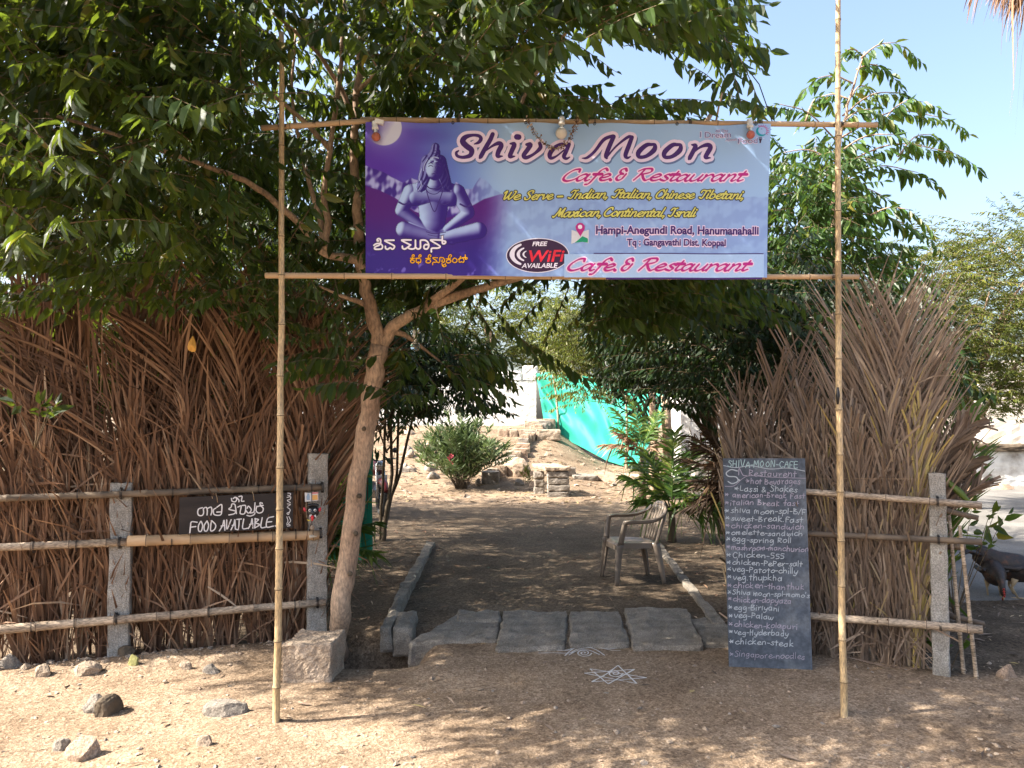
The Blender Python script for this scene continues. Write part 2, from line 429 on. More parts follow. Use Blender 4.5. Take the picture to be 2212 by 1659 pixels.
PRINT.update({
 'a': ([[(.65,.9),(.3,1.),(.05,.5),(.25,.0),(.6,.3),(.66,1.)],[(.66,1.),(.72,.0)]],.95),
 'd': ([[(.65,.9),(.3,1.),(.05,.5),(.25,.0),(.6,.3)],[(.68,1.8),(.72,.0)]],.95),
 'f': ([[(.6,1.7),(.35,1.7),(.3,.0)],[(.0,.9),(.6,.95)]],.7), 'g': ([[(.65,.9),(.3,1.),(.05,.5),(.25,.1),(.62,.5)],[(.68,1.),(.65,-.5),(.15,-.6)]],.9),
 'h': ([[(.1,1.8),(.1,.0)],[(.1,.6),(.45,1.),(.65,.6),(.65,.0)]],.9), 'i': ([[(.1,1.),(.12,.0)],[(.12,1.45),(.15,1.5)]],.35),
 'k': ([[(.1,1.8),(.1,.0)],[(.6,1.1),(.12,.5),(.7,.0)]],.85), 'l': ([[(.1,1.8),(.12,.0)]],.35),
 'm': ([[(.05,1.),(.05,.0)],[(.05,.6),(.35,1.),(.45,.0)],[(.45,.6),(.75,1.),(.85,.0)]],1.1),
 'n': ([[(.08,1.),(.08,.0)],[(.08,.6),(.45,1.),(.65,.6),(.65,.0)]],.88), 'r': ([[(.08,1.),(.2,.5),(.2,.0)],[(.2,.5),(.5,1.),(.65,.9)]],.78),
 't': ([[(.3,1.6),(.3,.0)],[(.0,1.),(.6,1.)]],.7), 'u': ([[(.08,1.),(.1,.2),(.4,.0),(.65,.3)],[(.68,1.),(.7,.0)]],.9),
 'v': ([[(.02,1.),(.35,.0),(.7,1.)]],.8), 'x': ([[(.05,1.),(.7,.0)],[(.7,1.),(.05,.0)]],.85), 's': CURS['s'],
 'A': ([[(.0,.0),(.45,1.7),(.8,.0)],[(.15,.6),(.7,.6)]],.95), 'B': ([[(.1,1.6),(.1,.0)],[(.1,1.6),(.65,1.4),(.15,.85)],[(.15,.85),(.8,.55),(.6,.05),(.1,.0)]],.95),
 'C': ([[(.8,1.4),(.4,1.7),(.05,.9),(.35,.0),(.8,.25)]],.95), 'E': ([[(.7,1.65),(.1,1.65),(.1,.0),(.75,.0)],[(.1,.85),(.6,.85)]],.9),
 'F': ([[(.75,1.65),(.1,1.65),(.1,.0)],[(.1,.85),(.6,.85)]],.85), 'H': ([[(.1,1.7),(.1,.0)],[(.75,1.7),(.75,.0)],[(.1,.85),(.75,.85)]],1.0),
 'I': ([[(.2,1.7),(.2,.0)]],.5), 'K': ([[(.1,1.6),(.1,.0)],[(.7,1.5),(.12,.8),(.75,.0)]],.9), 'L': ([[(.1,1.4),(.1,.0),(.65,.0)]],.8),
 'M': ([[(.05,.0),(.15,1.7),(.5,.6),(.85,1.7),(.95,.0)]],1.15), 'N': ([[(.1,.0),(.1,1.7),(.75,.0),(.75,1.7)]],1.0),
 'O': ([[(.45,1.7),(.08,.9),(.4,.0),(.8,.8),(.45,1.7)]],1.0), 'P': ([[(.1,1.6),(.1,.0)],[(.1,1.6),(.7,1.35),(.6,.85),(.1,.75)]],.9),
 'R': ([[(.1,1.6),(.1,.0)],[(.1,1.6),(.7,1.35),(.55,.85),(.1,.75),(.75,.0)]],.95), 'S': ([[(.75,1.5),(.35,1.7),(.15,1.3),(.6,.8),(.65,.2),(.25,.0),(.0,.25)]],.9),
 'V': ([[(.0,1.7),(.4,.0),(.8,1.7)]],.95), 'D': ([[(.1,1.65),(.1,.0),(.6,.1),(.8,.8),(.5,1.6),(.1,1.65)]],1.0),
 '*': ([[(.1,.35),(.6,1.15)],[(.6,.35),(.1,1.15)],[(.0,.75),(.7,.75)]],1.05), '-': ([[(.05,.6),(.5,.6)]],.6), '/': ([[(.0,-.1),(.5,1.7)]],.6),
 '5': ([[(.65,1.5),(.15,1.5),(.12,.9),(.55,.85),(.6,.2),(.1,.0)]],.85), "'": ([[(.1,1.7),(.05,1.3)]],.3), '&': ([[(.8,.0),(.15,1.3),(.4,1.6),(.5,1.2),(.05,.4),(.3,.0),(.75,.6)]],1.0),
})
def layout(text, font, slant=.0, track=0.0):
    x, S = 0.0, []
    for ch in text:
        g = font.get(ch)
        if g is None: continue
        for st in g[0]:
            S.append([(x + a + b * slant, b) for a, b in st])
        x += g[1] + track
    return S, x
def smooth_line(pts, k=5):
    """Catmull-Rom through 2D (or n-D) points"""
    p = [np.array(q, float) for q in pts]
    if len(p) < 3: 
        return [p[0] + (p[-1] - p[0]) * i / 2 for i in range(3)]
    q = [2 * p[0] - p[1]] + p + [2 * p[-1] - p[-2]]
    out = []
    for i in range(1, len(q) - 2):
        for j in range(k):
            t = j / k
            out.append(.5 * (2 * q[i] + (q[i + 1] - q[i - 1]) * t + (2 * q[i - 1] - 5 * q[i] + 4 * q[i + 1] - q[i + 2]) * t * t + (3 * q[i] - q[i - 1] - 3 * q[i + 1] + q[i + 2]) * t ** 3))
    out.append(p[-1])
    return out
LIFT = [0]
def ribbon(mb, pts, w, to3, off, mat=0, nib=None, k=5, grow=0.0, taper=None):
    """a flat pen stroke; w width (number or per point as 3rd coordinate), nib = (angle, thin share)"""
    s = smooth_line(pts, k)
    n = len(s)
    XY = [(q[0], q[1]) for q in s]
    W = []
    for i in range(n):
        a, b = XY[max(0, i - 1)], XY[min(n - 1, i + 1)]
        th = math.atan2(b[1] - a[1], b[0] - a[0])
        ww = s[i][2] if len(s[i]) > 2 else w
        if nib and n > 4: ww *= nib[1] + (1 - nib[1]) * abs(math.sin(th - nib[0]))
        W.append((ww / 2 + grow, th))
    LIFT[0] += 1
    z0 = off + (LIFT[0] % 97) * 4e-6
    L, Rr = [], []
    for i in range(n):
        h, th = W[i]
        z = z0 + 1.2e-4 * i / n
        nx, ny = -math.sin(th), math.cos(th)
        L.append(to3(XY[i][0] + nx * h, XY[i][1] + ny * h, z)); Rr.append(to3(XY[i][0] - nx * h, XY[i][1] - ny * h, z))
    vs = L + Rr
    fs = [(n + i, n + i + 1, i + 1, i) for i in range(n - 1)]
    mb.add(vs, fs, mat)
    for e, sg in ((0, -1), (n - 1, 1)):
        h, th = W[e]
        z = z0 + 1.2e-4 * e / n + 3e-6
        c = XY[e]
        cap = [to3(c[0] + h * math.cos(th + a) * 1.0, c[1] + h * math.sin(th + a), z) for a in [(-.5 + j / 6) * math.pi + (0 if sg > 0 else math.pi) for j in range(7)]]
        mb.add(cap, [tuple(range(7))], mat)
def dots(mb, c, r, to3, off, mat=0, n=12, rx=None):
    if r > 30:
        K = 7
        vs = [to3(c[0], c[1], off)] + [to3(c[0] + (rx or r) * k / K * math.cos(2 * math.pi * i / n), c[1] + r * k / K * math.sin(2 * math.pi * i / n), off) for k in range(1, K + 1) for i in range(n)]
        fs = [(0, 1 + i, 1 + (i + 1) % n) for i in range(n)] + [(1 + k * n + i, 1 + (k + 1) * n + i, 1 + (k + 1) * n + (i + 1) % n, 1 + k * n + (i + 1) % n) for k in range(K - 1) for i in range(n)]
        mb.add(vs, fs, mat); return
    mb.add([to3(c[0] + (rx or r) * math.cos(2 * math.pi * i / n), c[1] + r * math.sin(2 * math.pi * i / n), off) for i in range(n)], [tuple(range(n))], mat)
def polyg(mb, pts, to3, off, mat=0):
    import mathutils.geometry as mg
    tri = mg.tessellate_polygon([[Vector((p[0], p[1], 0)) for p in pts]])
    fs = []
    for a, b, c in tri:
        pa, pb, pc = pts[a], pts[b], pts[c]
        cr = (pb[0] - pa[0]) * (pc[1] - pa[1]) - (pb[1] - pa[1]) * (pc[0] - pa[0])
        fs.append((a, b, c) if cr > 0 else (a, c, b))
    mb.add([to3(p[0], p[1], off) for p in pts], fs, mat)
def font_text(mb, text, x0, x1, base, height, to3, off, mat=0, bold=0.0, shear=0.0):
    """Blender's own built-in face, fitted between x0 and x1, cap height `height`"""
    cu = bpy.data.curves.new('t', 'FONT')
    cu.body = text; cu.size = 1; cu.offset = bold; cu.shear = shear; cu.resolution_u = 4
    ob = bpy.data.objects.new('t', cu); COL.objects.link(ob)
    dg = bpy.context.evaluated_depsgraph_get()
    me = ob.evaluated_get(dg).to_mesh()
    V = np.array([v.co[:] for v in me.vertices]); F = [tuple(p.vertices) for p in me.polygons]
    ob.evaluated_get(dg).to_mesh_clear()
    bpy.data.objects.remove(ob); bpy.data.curves.remove(cu)
    capH = .729
    sx = (x1 - x0) / (V[:, 0].max() - V[:, 0].min()); mn = V[:, 0].min()
    fs = []
    for f in F:
        a, b, c = V[f[0]], V[f[1]], V[f[2]]
        cr = (b[0] - a[0]) * (c[1] - a[1]) - (b[1] - a[1]) * (c[0] - a[0])
        fs.append(f if cr > 0 else f[::-1])
    mb.add([to3(x0 + (p[0] - mn) * sx, base + p[1] * height / capH, off) for p in V], fs, mat)
def fit(strokes, w, x0, x1, base, xh):
    """scale a layout so that it runs from x0 to x1 with x height xh"""
    xs = [p[0] for s in strokes for p in s]
    k = (x1 - x0) / (max(xs) - min(xs)); m = min(xs)
    return [[(x0 + (a - m) * k, base + b * xh) for a, b in s] for s in strokes]
# ------------------------------------------------------------------ ground
def sstep(a, b, x):
    t = np.clip((x - a) / (b - a), 0, 1)
    return t * t * (3 - 2 * t)
_w = [(rng.uniform(-1, 1, 2), rng.uniform(0, 6.28)) for _ in range(40)]
def wav(x, y, f, i0, n=6):
    s = 0
    for i in range(n):
        d, ph = _w[(i0 + i) % 40]
        s = s + np.sin((d[0] * x + d[1] * y) * f * (1 + .37 * i) + ph) / (1 + .3 * i)
    return s / n
FA, FB = Vector((-4.3, 5.115, 0)), Vector((-1.46, 6.115, 0))        # line of the left fence
FD = (FB - FA).normalized(); FN = Vector((FD.y, -FD.x, 0))           # along, and towards the camera
RA, RB = Vector((1.70, 5.97, 0)), Vector((2.88, 5.345, 0))           # line of the right fence
RD = (RB - RA).normalized(); RN = Vector((RD.y, -RD.x, 0))
def height(x, y):
    x = np.asarray(x, float); y = np.asarray(y, float)
    h = .010 * wav(x, y, 2.1, 0) + .007 * wav(x, y, 6.5, 7) * np.exp(-np.maximum(y - 9, 0) / 6)
    h = h + .004 * wav(x, y, 19, 13) * (y < 12) + .0045 * wav(x, y, 43, 30) * (y < 9)
    # a low heap of sand along the foot of the left fence
    d = (x - FA.x) * FN.x + (y - FA.y) * FN.y
    h = h + .06 * np.exp(-((d - .18) / .22) ** 2) * (1 - sstep(-2.0, -1.3, x)) * (1 + .5 * wav(x, y, 9, 20))
    # the ditch left of the slabs
    h = h - .46 * np.exp(-((x + 1.08) / .36) ** 4) * np.exp(-((y - 6.02) / .40) ** 4)
    h = h - .05 * np.exp(-((x + 1.3) / .5) ** 2) * sstep(6.2, 6.6, y) * (1 - sstep(8, 10, y))
    # the bank that rises behind the sunlit yard
    r = sstep(17.6, 27.0, y) * 1.42 * (1 - .76 * sstep(1.0, 3.1, x)) * (1 - sstep(5, 14, x)) * (1 - .25 * sstep(-4, -10, x))
    h = h + r + .05 * wav(x, y, 3.1, 26) * sstep(17, 20, y) * (1 - sstep(5, 9, x))
    for bx_, by_ in ((-1.36, 4.54), (1.96, 4.58)):
        h = h + .028 * np.exp(-((x - bx_) ** 2 + (y - by_) ** 2) / .012) * (1 + .8 * wav(x, y, 40, 4))
    # dark soil bank at the right
    h = h + .05 * np.exp(-((x - 3.9) / .9) ** 2) * np.exp(-((y - 6.3) / .7) ** 2)
    return h
def gz(x, y): return float(height(x, y))
def at_g(px, py, n=4):
    """point of the real ground under a pixel"""
    p = G(px, py, 0)
    for _ in range(14):
        q = G(px, py, gz(p.x, p.y))
        p = Vector(((p.x + q.x) / 2, (p.y + q.y) / 2, 0))
    p.z = gz(p.x, p.y)
    return p
def geo(a, b, n): return a * (b / a) ** (np.arange(1, n + 1) / n)
xs = np.concatenate([-4.5 - geo(.06, 400, 40)[::-1] , np.arange(-4.5, 4.51, .032), 4.5 + geo(.06, 400, 40)])
ys = np.concatenate([2.6 - geo(.06, 200, 24)[::-1], np.arange(2.6, 7.4, .03), 7.4 + np.cumsum(np.linspace(.035, .3, 140)), 31 + geo(.5, 500, 26)])
X, Y = np.meshgrid(xs, ys)
Zg = height(X, Y)
nx, ny = len(xs), len(ys)
V = np.stack([X, Y, Zg], -1).reshape(-1, 3)
ii = (np.arange(ny - 1)[:, None] * nx + np.arange(nx - 1)[None, :]).ravel()
F = np.stack([ii, ii + 1, ii + nx + 1, ii + nx], -1)
me = bpy.data.meshes.new('ground')
me.vertices.add(len(V)); me.vertices.foreach_set('co', V.astype(np.float32).ravel())
me.loops.add(F.size); me.loops.foreach_set('vertex_index', F.astype(np.int32).ravel())
me.polygons.add(len(F)); me.polygons.foreach_set('loop_start', (np.arange(len(F)) * 4).astype(np.int32)); me.polygons.foreach_set('loop_total', np.full(len(F), 4, np.int32))
me.polygons.foreach_set('use_smooth', np.ones(len(F), bool))
# ground tone: 0 loose sand, 1 dark garden soil; also carries painted path shade
xx, yy = V[:, 0], V[:, 1]
soil = .8 * sstep(6.0, 7.0, yy) * (1 - sstep(14, 17, yy))  # deep shade over the path put into the colour, ending at the yard
soil = np.maximum(soil, .30 * sstep(15, 18, yy) * (1 - sstep(3.8, 4.6, xx)))
soil = np.maximum(soil, .85 * sstep(-1.05, -1.35, xx) * sstep(5.6, 6.1, yy) * (1 - sstep(10, 13, yy)))
soil = np.maximum(soil, .8 * sstep(1.5, 1.9, xx) * sstep(6.0, 6.6, yy) * (1 - sstep(11, 14, yy)))
soil = np.maximum(soil, .95 * sstep(2.75, 3.05, xx + .3 * wav(xx, yy, 3, 3)) * sstep(5.15, 5.45, yy) * (1 - sstep(7.2, 7.8, yy)))
soil = np.maximum(soil, .9 * np.exp(-((xx + 1.08) / .38) ** 6) * np.exp(-((yy - 6.04) / .40) ** 6))
at = me.attributes.new('soil', 'FLOAT', 'POINT'); at.data.foreach_set('value', soil.astype(np.float32))
me.update(calc_edges=True)
m, nt, bs, out = new_mat('sandy_ground')
vec = coords(nt)
lowf = ramp(nt, nz(nt, vec, .9, 4, .55), [(.36, (.36, .35, .34)), (.5, (.5, .5, .5)), (.66, (.60, .59, .57))])
s1 = ramp(nt, nz(nt, vec, 1.3, 8, .65), [(.32, (.19, .135, .090)), (.5, (.245, .180, .124)), (.66, (.305, .232, .166))])
s2 = ramp(nt, nz(nt, vec, 2.2, 8, .7), [(.3, (.050, .038, .027)), (.55, (.086, .066, .047)), (.75, (.135, .104, .075))])
c = mixc(nt, attr(nt, 'soil').outputs['Fac'], s1, s2)
c = mixc(nt, .75, c, lowf, 'OVERLAY')
gr = ramp(nt, nz(nt, vec, 75, 3, .7), [(.36, (.22, .22, .22)), (.5, (.5, .5, .5)), (.62, (.85, .85, .85))])
c = mixc(nt, .55, c, gr, 'OVERLAY')
vo = nt.nodes.new('ShaderNodeTexVoronoi'); vo.inputs['Scale'].default_value = 48; nt.links.new(vec, vo.inputs['Vector'])
bw = nt.nodes.new('ShaderNodeRGBToBW'); nt.links.new(vo.outputs['Color'], bw.inputs[0])
c = mixc(nt, .5, c, bw.outputs[0], 'SOFT_LIGHT')
nt.links.new(c, bs.inputs['Base Color'])
bs.inputs['Roughness'].default_value = .95; bs.inputs['Specular IOR Level'].default_value = .12
b1 = bump(nt, bs, nz(nt, vec, 9, 8, .7), .5, .035)
b2 = bump(nt, bs, nz(nt, vec, 60, 5, .7), .9, .012, b1)
bump(nt, bs, vo.outputs['Distance'], .35, .008, b2)
me.materials.append(m)
ground = bpy.data.objects.new('ground', me); COL.objects.link(ground); tag(ground, kind='structure')
SAND = m

# the road that runs off at the right: a worn concrete sheet a little above the soil
road = MB()
g = []
for j in range(60):
    y = 7.35 + j * (12.3 / 59)
    xl = 4.05 + (y - 7.35) * .52 + .10 * math.sin(y * 1.7) + .05 * math.sin(y * 5.1)
    if j < 4: xl += .05 * (4 - j)
    for i in range(24):
        x = xl + (22 - xl) * (i / 23) ** 1.6
        g.append((x, y, .028 + gz(x, y) * .5 + (0 if i and j else -.04)))
road.add(g, [(j * 24 + i, j * 24 + i + 1, (j + 1) * 24 + i + 1, (j + 1) * 24 + i) for j in range(59) for i in range(23)], 0, .5, True)
ROAD = M('road_concrete', [(.115, .11, .10), (.165, .157, .145), (.22, .21, .195)], 1.1, .9, .4, 40, .006, fine=(90, (.9, .9, .9), .3))
road.build('road', ROAD, kind='structure')

# ------------------------------------------------------------------ small stones and litter no one could count
def scatter_pebbles(name, n, fn, smin, smax, mats, kind='stuff'):
    mb = MB()
    import bmesh
    bm = bmesh.new(); bmesh.ops.create_icosphere(bm, subdivisions=1, radius=1)
    T = np.array([v.co[:] for v in bm.verts]); FF = [tuple(v.index for v in f.verts) for f in bm.faces]; bm.free()
    k = 0
    for _ in range(n):
        x, y = fn()
        s = smin * (smax / smin) ** (random.random() ** 2.6)
        q = T * (1 + .35 * rng.standard_normal((len(T), 1)))
        a = random.uniform(0, 6.28)
        q = q * np.array([s, s * random.uniform(.6, 1), s * random.uniform(.35, .7)])
        c_, s_ = math.cos(a), math.sin(a)
        q = np.stack([q[:, 0] * c_ - q[:, 1] * s_ + x, q[:, 0] * s_ + q[:, 1] * c_ + y, q[:, 2] + gz(x, y) + s * .12], -1)
        mb.add(q.tolist(), FF, random.choices(range(len(mats)), [5, 2, 1][:len(mats)])[0])
    return mb.build(name, mats, kind=kind)
def front_xy():
    while True:
        y = 3.4 + random.random() ** 1.3 * 2.3; x = random.uniform(-.72, .72) * y
        d = (Vector((x, y, 0)) - FA).dot(FN)
        if d > .0 and not (x > -.9 and y > 5.85): return x, y
PEB = [STONE_TAN, STONE_PINK, STONE_GREY]
tag(scatter_pebbles('gravel', 1500, front_xy, .0035, .022, PEB), 'loose gravel and clods scattered over the sandy ground before the fences', 'gravel')
def foot_xy():
    u = random.uniform(-.2, 2.95); d = random.gauss(.10, .07)
    p = FA + FD * u + FN * max(.0, d)
    return p.x, p.y
tag(scatter_pebbles('rubble', 260, foot_xy, .008, .04, [STONE_TAN, STONE_GREY, STONE_PINK]), 'small rubble and clods heaped along the foot of the left fence', 'rubble')
def yard_xy():
    y = random.uniform(16.5, 26.5); return random.uniform(-4.5, 4.6), y
tag(scatter_pebbles('yard_rubble', 420, yard_xy, .02, .10, PEB), 'small broken stones strewn over the sunlit bank behind the bench', 'rubble')

def litter(name, n, fn, L, mats, up=.02, droop=.5):
    mb = MB()
    T = np.array([(0, 0, 0), (.5, -.18, .05), (1, 0, 0.0), (.5, .18, .05)])
    for _ in range(n):
        x, y = fn(); l = random.uniform(*L); a = random.uniform(0, 6.28); tl = random.uniform(-.25, .25)
        q = T * l; c_, s_ = math.cos(a), math.sin(a)
        w = random.uniform(.25, 1.1)
        q = np.stack([q[:, 0] * c_ - q[:, 1] * w * s_ + x, q[:, 0] * s_ + q[:, 1] * w * c_ + y, q[:, 2] + q[:, 0] * tl + gz(x, y) + .004 + abs(tl) * l * .5], -1)
        mb.add(q.tolist(), [(0, 1, 2, 3)], 0, random.random())
    return mb.build(name, mats, kind='stuff')
def bed_xy():
    if random.random() < .4: return random.uniform(-2.4, -.95), random.uniform(6.4, 13)
    if random.random() < .5: return random.uniform(1.5, 3.0), random.uniform(6.4, 13)
    return random.uniform(-2, 2), random.uniform(6.5, 16)
tag(litter('leaf_litter', 900, bed_xy, (.03, .11), DRY_BROWN), 'dry fallen leaves scattered over the shaded garden path and beds', 'leaf litter')
def yard2():
    return random.uniform(-4, 4.4), random.uniform(15.5, 25)
tag(litter('straw_litter', 1500, yard2, (.06, .30), DRY_GREY), 'pale dry straw and twigs strewn over the sunlit yard', 'straw')
def soil_xy(): return random.uniform(2.9, 4.9), random.uniform(5.3, 7.3)
tag(litter('soil_litter', 170, soil_xy, (.03, .12), DRY_GREY), 'dry leaf scraps on the dark soil at the right', 'leaf litter')
tag(litter('front_litter', 120, front_xy, (.03, .12), DRY_GREY), 'bits of dry straw lying on the sand in front', 'straw')
# ------------------------------------------------------------------ foliage
LT_FINE = np.array([(0, 0, 0), (.28, -.40, .10), (.28, 0, 0), (.28, .40, .10), (.62, -.36, .06), (.62, 0, -.02), (.62, .36, .06), (1, 0, -.10)])   # along, across, lift
LF_FINE = [(0, 2, 1), (0, 3, 2), (1, 2, 5, 4), (2, 3, 6, 5), (4, 5, 7), (5, 6, 7)]
LT_COARSE = np.array([(0, 0, 0), (.42, -.42, .10), (1, 0, -.05), (.42, .42, .10), (.42, 0, 0)])
LF_COARSE = [(0, 4, 1), (1, 4, 2), (0, 3, 4), (4, 3, 2)]
class Crown:
    def __init__(self, fine=True, ratio=.44, hang=.8):
        self.B, self.D, self.W, self.S, self.T = [], [], [], [], []
        self.tw = MB(); self.fine = fine; self.ratio = ratio; self.hang = hang
    def spray(self, p0, head, L, n, leaf, droop=.25, tint=None, twig=.0035, side=.5):
        p0 = np.array(p0, float); h = np.array(head, float); h /= np.linalg.norm(h) + 1e-9
        s = (np.arange(n) + 1.0) / n
        pos = p0 + np.outer(s * L, h) + np.outer(s * s, [0, 0, -droop * L])
        tan = h + np.outer(2 * s * droop, [0, 0, -1.0]); tan /= np.linalg.norm(tan, axis=1)[:, None]
        sd = np.cross(h, [0, 0, 1.0]); sd /= np.linalg.norm(sd) + 1e-9
        sg = np.where(np.arange(n) % 2 == 0, 1.0, -1.0)
        d = .42 * tan + sd * (sg * side)[:, None] + np.array([0, 0, -self.hang]) + .20 * rng.standard_normal((n, 3))
        d[-1] = tan[-1] + .15 * rng.standard_normal(3)
        d /= np.linalg.norm(d, axis=1)[:, None]
        w = tan - d * (d * tan).sum(1)[:, None] + .25 * rng.standard_normal((n, 3))
        w -= d * (d * w).sum(1)[:, None]
        w /= np.linalg.norm(w, axis=1)[:, None]
        prof = np.where(s < .3, .75 + s * .8, 1.0) * np.where(s > .8, 1 - (s - .8) * 1.5, 1)
        self.B.append(pos); self.D.append(d); self.W.append(w)
        self.S.append(leaf * prof * rng.uniform(.62, 1.2, n) * rng.uniform(.8, 1.15))
        b = rng.uniform(.1, .7) if tint is None else tint
        self.T.append(np.clip(b + .2 * rng.standard_normal(n), 0, .93) + (rng.random(n) < .02) * .5)
        if twig:
            k = [0, n // 2, n - 1]
            self.tw.tube([p0] + [pos[i] for i in k], [twig, twig * .9, twig * .7, twig * .4], 3, 0, .5, False)
    def build(self, name, parent, leafm, twigm=None):
        B, D, W, S, T = map(np.concatenate, (self.B, self.D, self.W, self.S, self.T))
        Nn = np.cross(D, W)
        LT, LF = (LT_FINE, LF_FINE) if self.fine else (LT_COARSE, LF_COARSE)
        Vv = B[:, None, :] + S[:, None, None] * (LT[None, :, 0, None] * D[:, None, :] + self.ratio * LT[None, :, 1, None] * W[:, None, :] + LT[None, :, 2, None] * Nn[:, None, :])
        k, n = Vv.shape[:2]
        mb = MB()
        mb.addnp(Vv, LF, 0, T, False)
        mb.add(self.tw.v, self.tw.f, 1, .5)
        return mb.build(name, [leafm, twigm or TWIG], parent)

def limb(mb, pts, r0, r1, n=7, wob=.0, tint=.5):
    s = smooth_line([tuple(p) for p in pts], 4)
    m = len(s)
    rr = [r0 + (r1 - r0) * (i / (m - 1)) ** .8 for i in range(m)]
    q = [Vector(p) + Vector((noise.noise(Vector((i * .7, wob, 0))), noise.noise(Vector((0, i * .7, wob))), 0)) * r0 * .5 * (0 < i < m - 1) for i, p in enumerate(s)]
    rr = [r * (1 + .10 * noise.noise(Vector((i * .9, r0 * 50, wob)))) for i, r in enumerate(rr)]
    mb.tube(q, rr, n, 0, tint)
    return q

BANNER_PX = [(772, 238), (1682, 252), (1675, 612), (772, 612)]
SKY_A = [(1205, 215), (1235, 118), (1390, 95), (1510, 112), (1585, 200), (1500, 250), (1380, 205), (1300, 200), (1225, 250)]
SKY_B = [(1650, -50), (2300, -50), (2300, 620), (1640, 620), (1640, 330), (1690, 250)]
VIEW = [(850, 930), (1110, 925), (1130, 800), (1155, 905), (1290, 930), (1330, 900), (1500, 905), (1545, 1000), (1545, 1700), (740, 1700), (850, 1100)]
GAP = [(955, 650), (1100, 640), (1260, 640), (1235, 760), (1130, 780), (1000, 730), (940, 700)]
SHOW = []           # limbs the photograph shows in front of the leaves: pixel segments and depth
def hides_limb(x, y, Y):
    for (ax, ay, aY), (bx, by, bY) in SHOW:
        dx, dy = bx - ax, by - ay
        t = min(1, max(0, ((x - ax) * dx + (y - ay) * dy) / (dx * dx + dy * dy + 1e-6)))
        if Y < aY + (bY - aY) * t + .05 and math.hypot(x - ax - t * dx, y - ay - t * dy) < 30: return True
    return False
def ok(p, L, h, near=4.75, bans=()):
    """keep a spray out of the sign, the sky gaps and the view under the tree"""
    for q in (p, (p[0] + h[0] * L * .55, p[1] + h[1] * L * .55, p[2] + h[2] * L * .55 - .06), (p[0] + h[0] * L, p[1] + h[1] * L, p[2] + h[2] * L - .17 - .1 * L)):
        x, y = proj(q)
        if min(p[1], q[1]) < near and inside(BANNER_PX, x, y): return False
        if SHOW and hides_limb(x, y, q[1]) and random.random() < .85: return False
        for b in bans:
            if inside(b, x, y): return False
    return True
def fill(cr, c, r, n, L, nl, leaf, bans=(), out=.8, up=.1, near=4.75, shell=.0, tint=None, droop=.25):
    """sprays through an ellipsoid, heading outward, in drooping tiers"""
    k = tries = 0
    c = np.array(c, float); r = np.array(r, float)
    while k < n and tries < n * 12:
        tries += 1
        u = rng.standard_normal(3); u /= np.linalg.norm(u)
        rad = (shell + (1 - shell) * rng.random()) ** (1 / 2.2)
        p = c + u * r * rad
        a = rng.uniform(0, 6.283)
        h = np.array([math.cos(a), math.sin(a), 0]) * (1 - out) + np.array([u[0], u[1], 0]) * out
        h[2] = up + rng.normal(0, .14)
        h /= np.linalg.norm(h) + 1e-9
        l = rng.uniform(*L)
        if not ok(p, l, h, near, bans): continue
        if gz(p[0], p[1]) + .25 > p[2]: continue
        cr.spray(p, h, l, max(6, int(nl * l / L[1])), leaf, rng.uniform(.5, 1.4) * droop, tint)
        k += 1
def tree(name, label, base, top, blobs, leafm, r0=.08, leaf=.10, L=(.4, .75), nl=18, fine=False, bans=(), trunkm=None, limbs=8, group=None, cat='tree', tint=None, ratio=.44, hang=.8, up=.1, droop=.25, lean=None, twig=.0035, stems=1):
    b = Vector(base)
    t = thing(name, b, label, cat, group)
    mb = MB()
    top = Vector(top)
    for s in range(stems):
        off = Vector((random.uniform(-.12, .12), random.uniform(-.12, .12), 0)) if s else Vector((0, 0, 0))
        ends = Vector((top.x + random.uniform(-.4, .4) * (s > 0), top.y + random.uniform(-.3, .3) * (s > 0), top.z))
        mid = (b + ends) / 2 + Vector((random.uniform(-.08, .08), random.uniform(-.08, .08), 0))
        limb(mb, [b + off - Vector((0, 0, .08)), b + off * .9 + (mid - b) * .5, mid, ends], r0 * (1.15 if s == 0 else .7), r0 * .55, 8, s * 3.1)
    cr = Crown(fine, ratio, hang)
    tot = sum(x[2] for x in blobs)
    for c, r, n in blobs:
        fill(cr, c, r, n, L, nl, leaf, bans, tint=tint, up=up, droop=droop)
        for _ in range(max(1, int(limbs * n / tot))):
            u = rng.standard_normal(3); u /= np.linalg.norm(u)
            e = Vector(np.array(c) + u * np.array(r) * .8)
            st = b + (top - b) * random.uniform(.6, 1.0)
            md = (st + e) / 2 + Vector((0, 0, .12 * (e - st).length))
            if any(inside(q, *proj(md)) or inside(q, *proj(e)) for q in bans): continue
            limb(mb, [st, md, e], r0 * .45, r0 * .12, 5, random.random() * 9)
    mb.build('trunk', trunkm or BARK_DARK, t)
    cr.build('crown', t, leafm)
    return t

# ------------------------------------------------------------------ the tree that carries one side of the sign
TY = 5.75
gate = thing('gate_tree', at_g(727, 1372), 'pale barked leaning tree beside the entrance, forking just under the big sign', 'tree')
def pp(px, py, Y): return P(px, py, Y)
mb = MB()
base = at_g(727, 1372)
tp = [base + Vector((0, 0, -.25)), pp(733, 1330, 6.03), pp(748, 1230, 6.0), pp(766, 1100, 5.97), pp(785, 960, 5.93), pp(806, 830, 5.88), pp(820, 745, 5.85)]
limb(mb, tp, .080, .071, 14, 1.0)
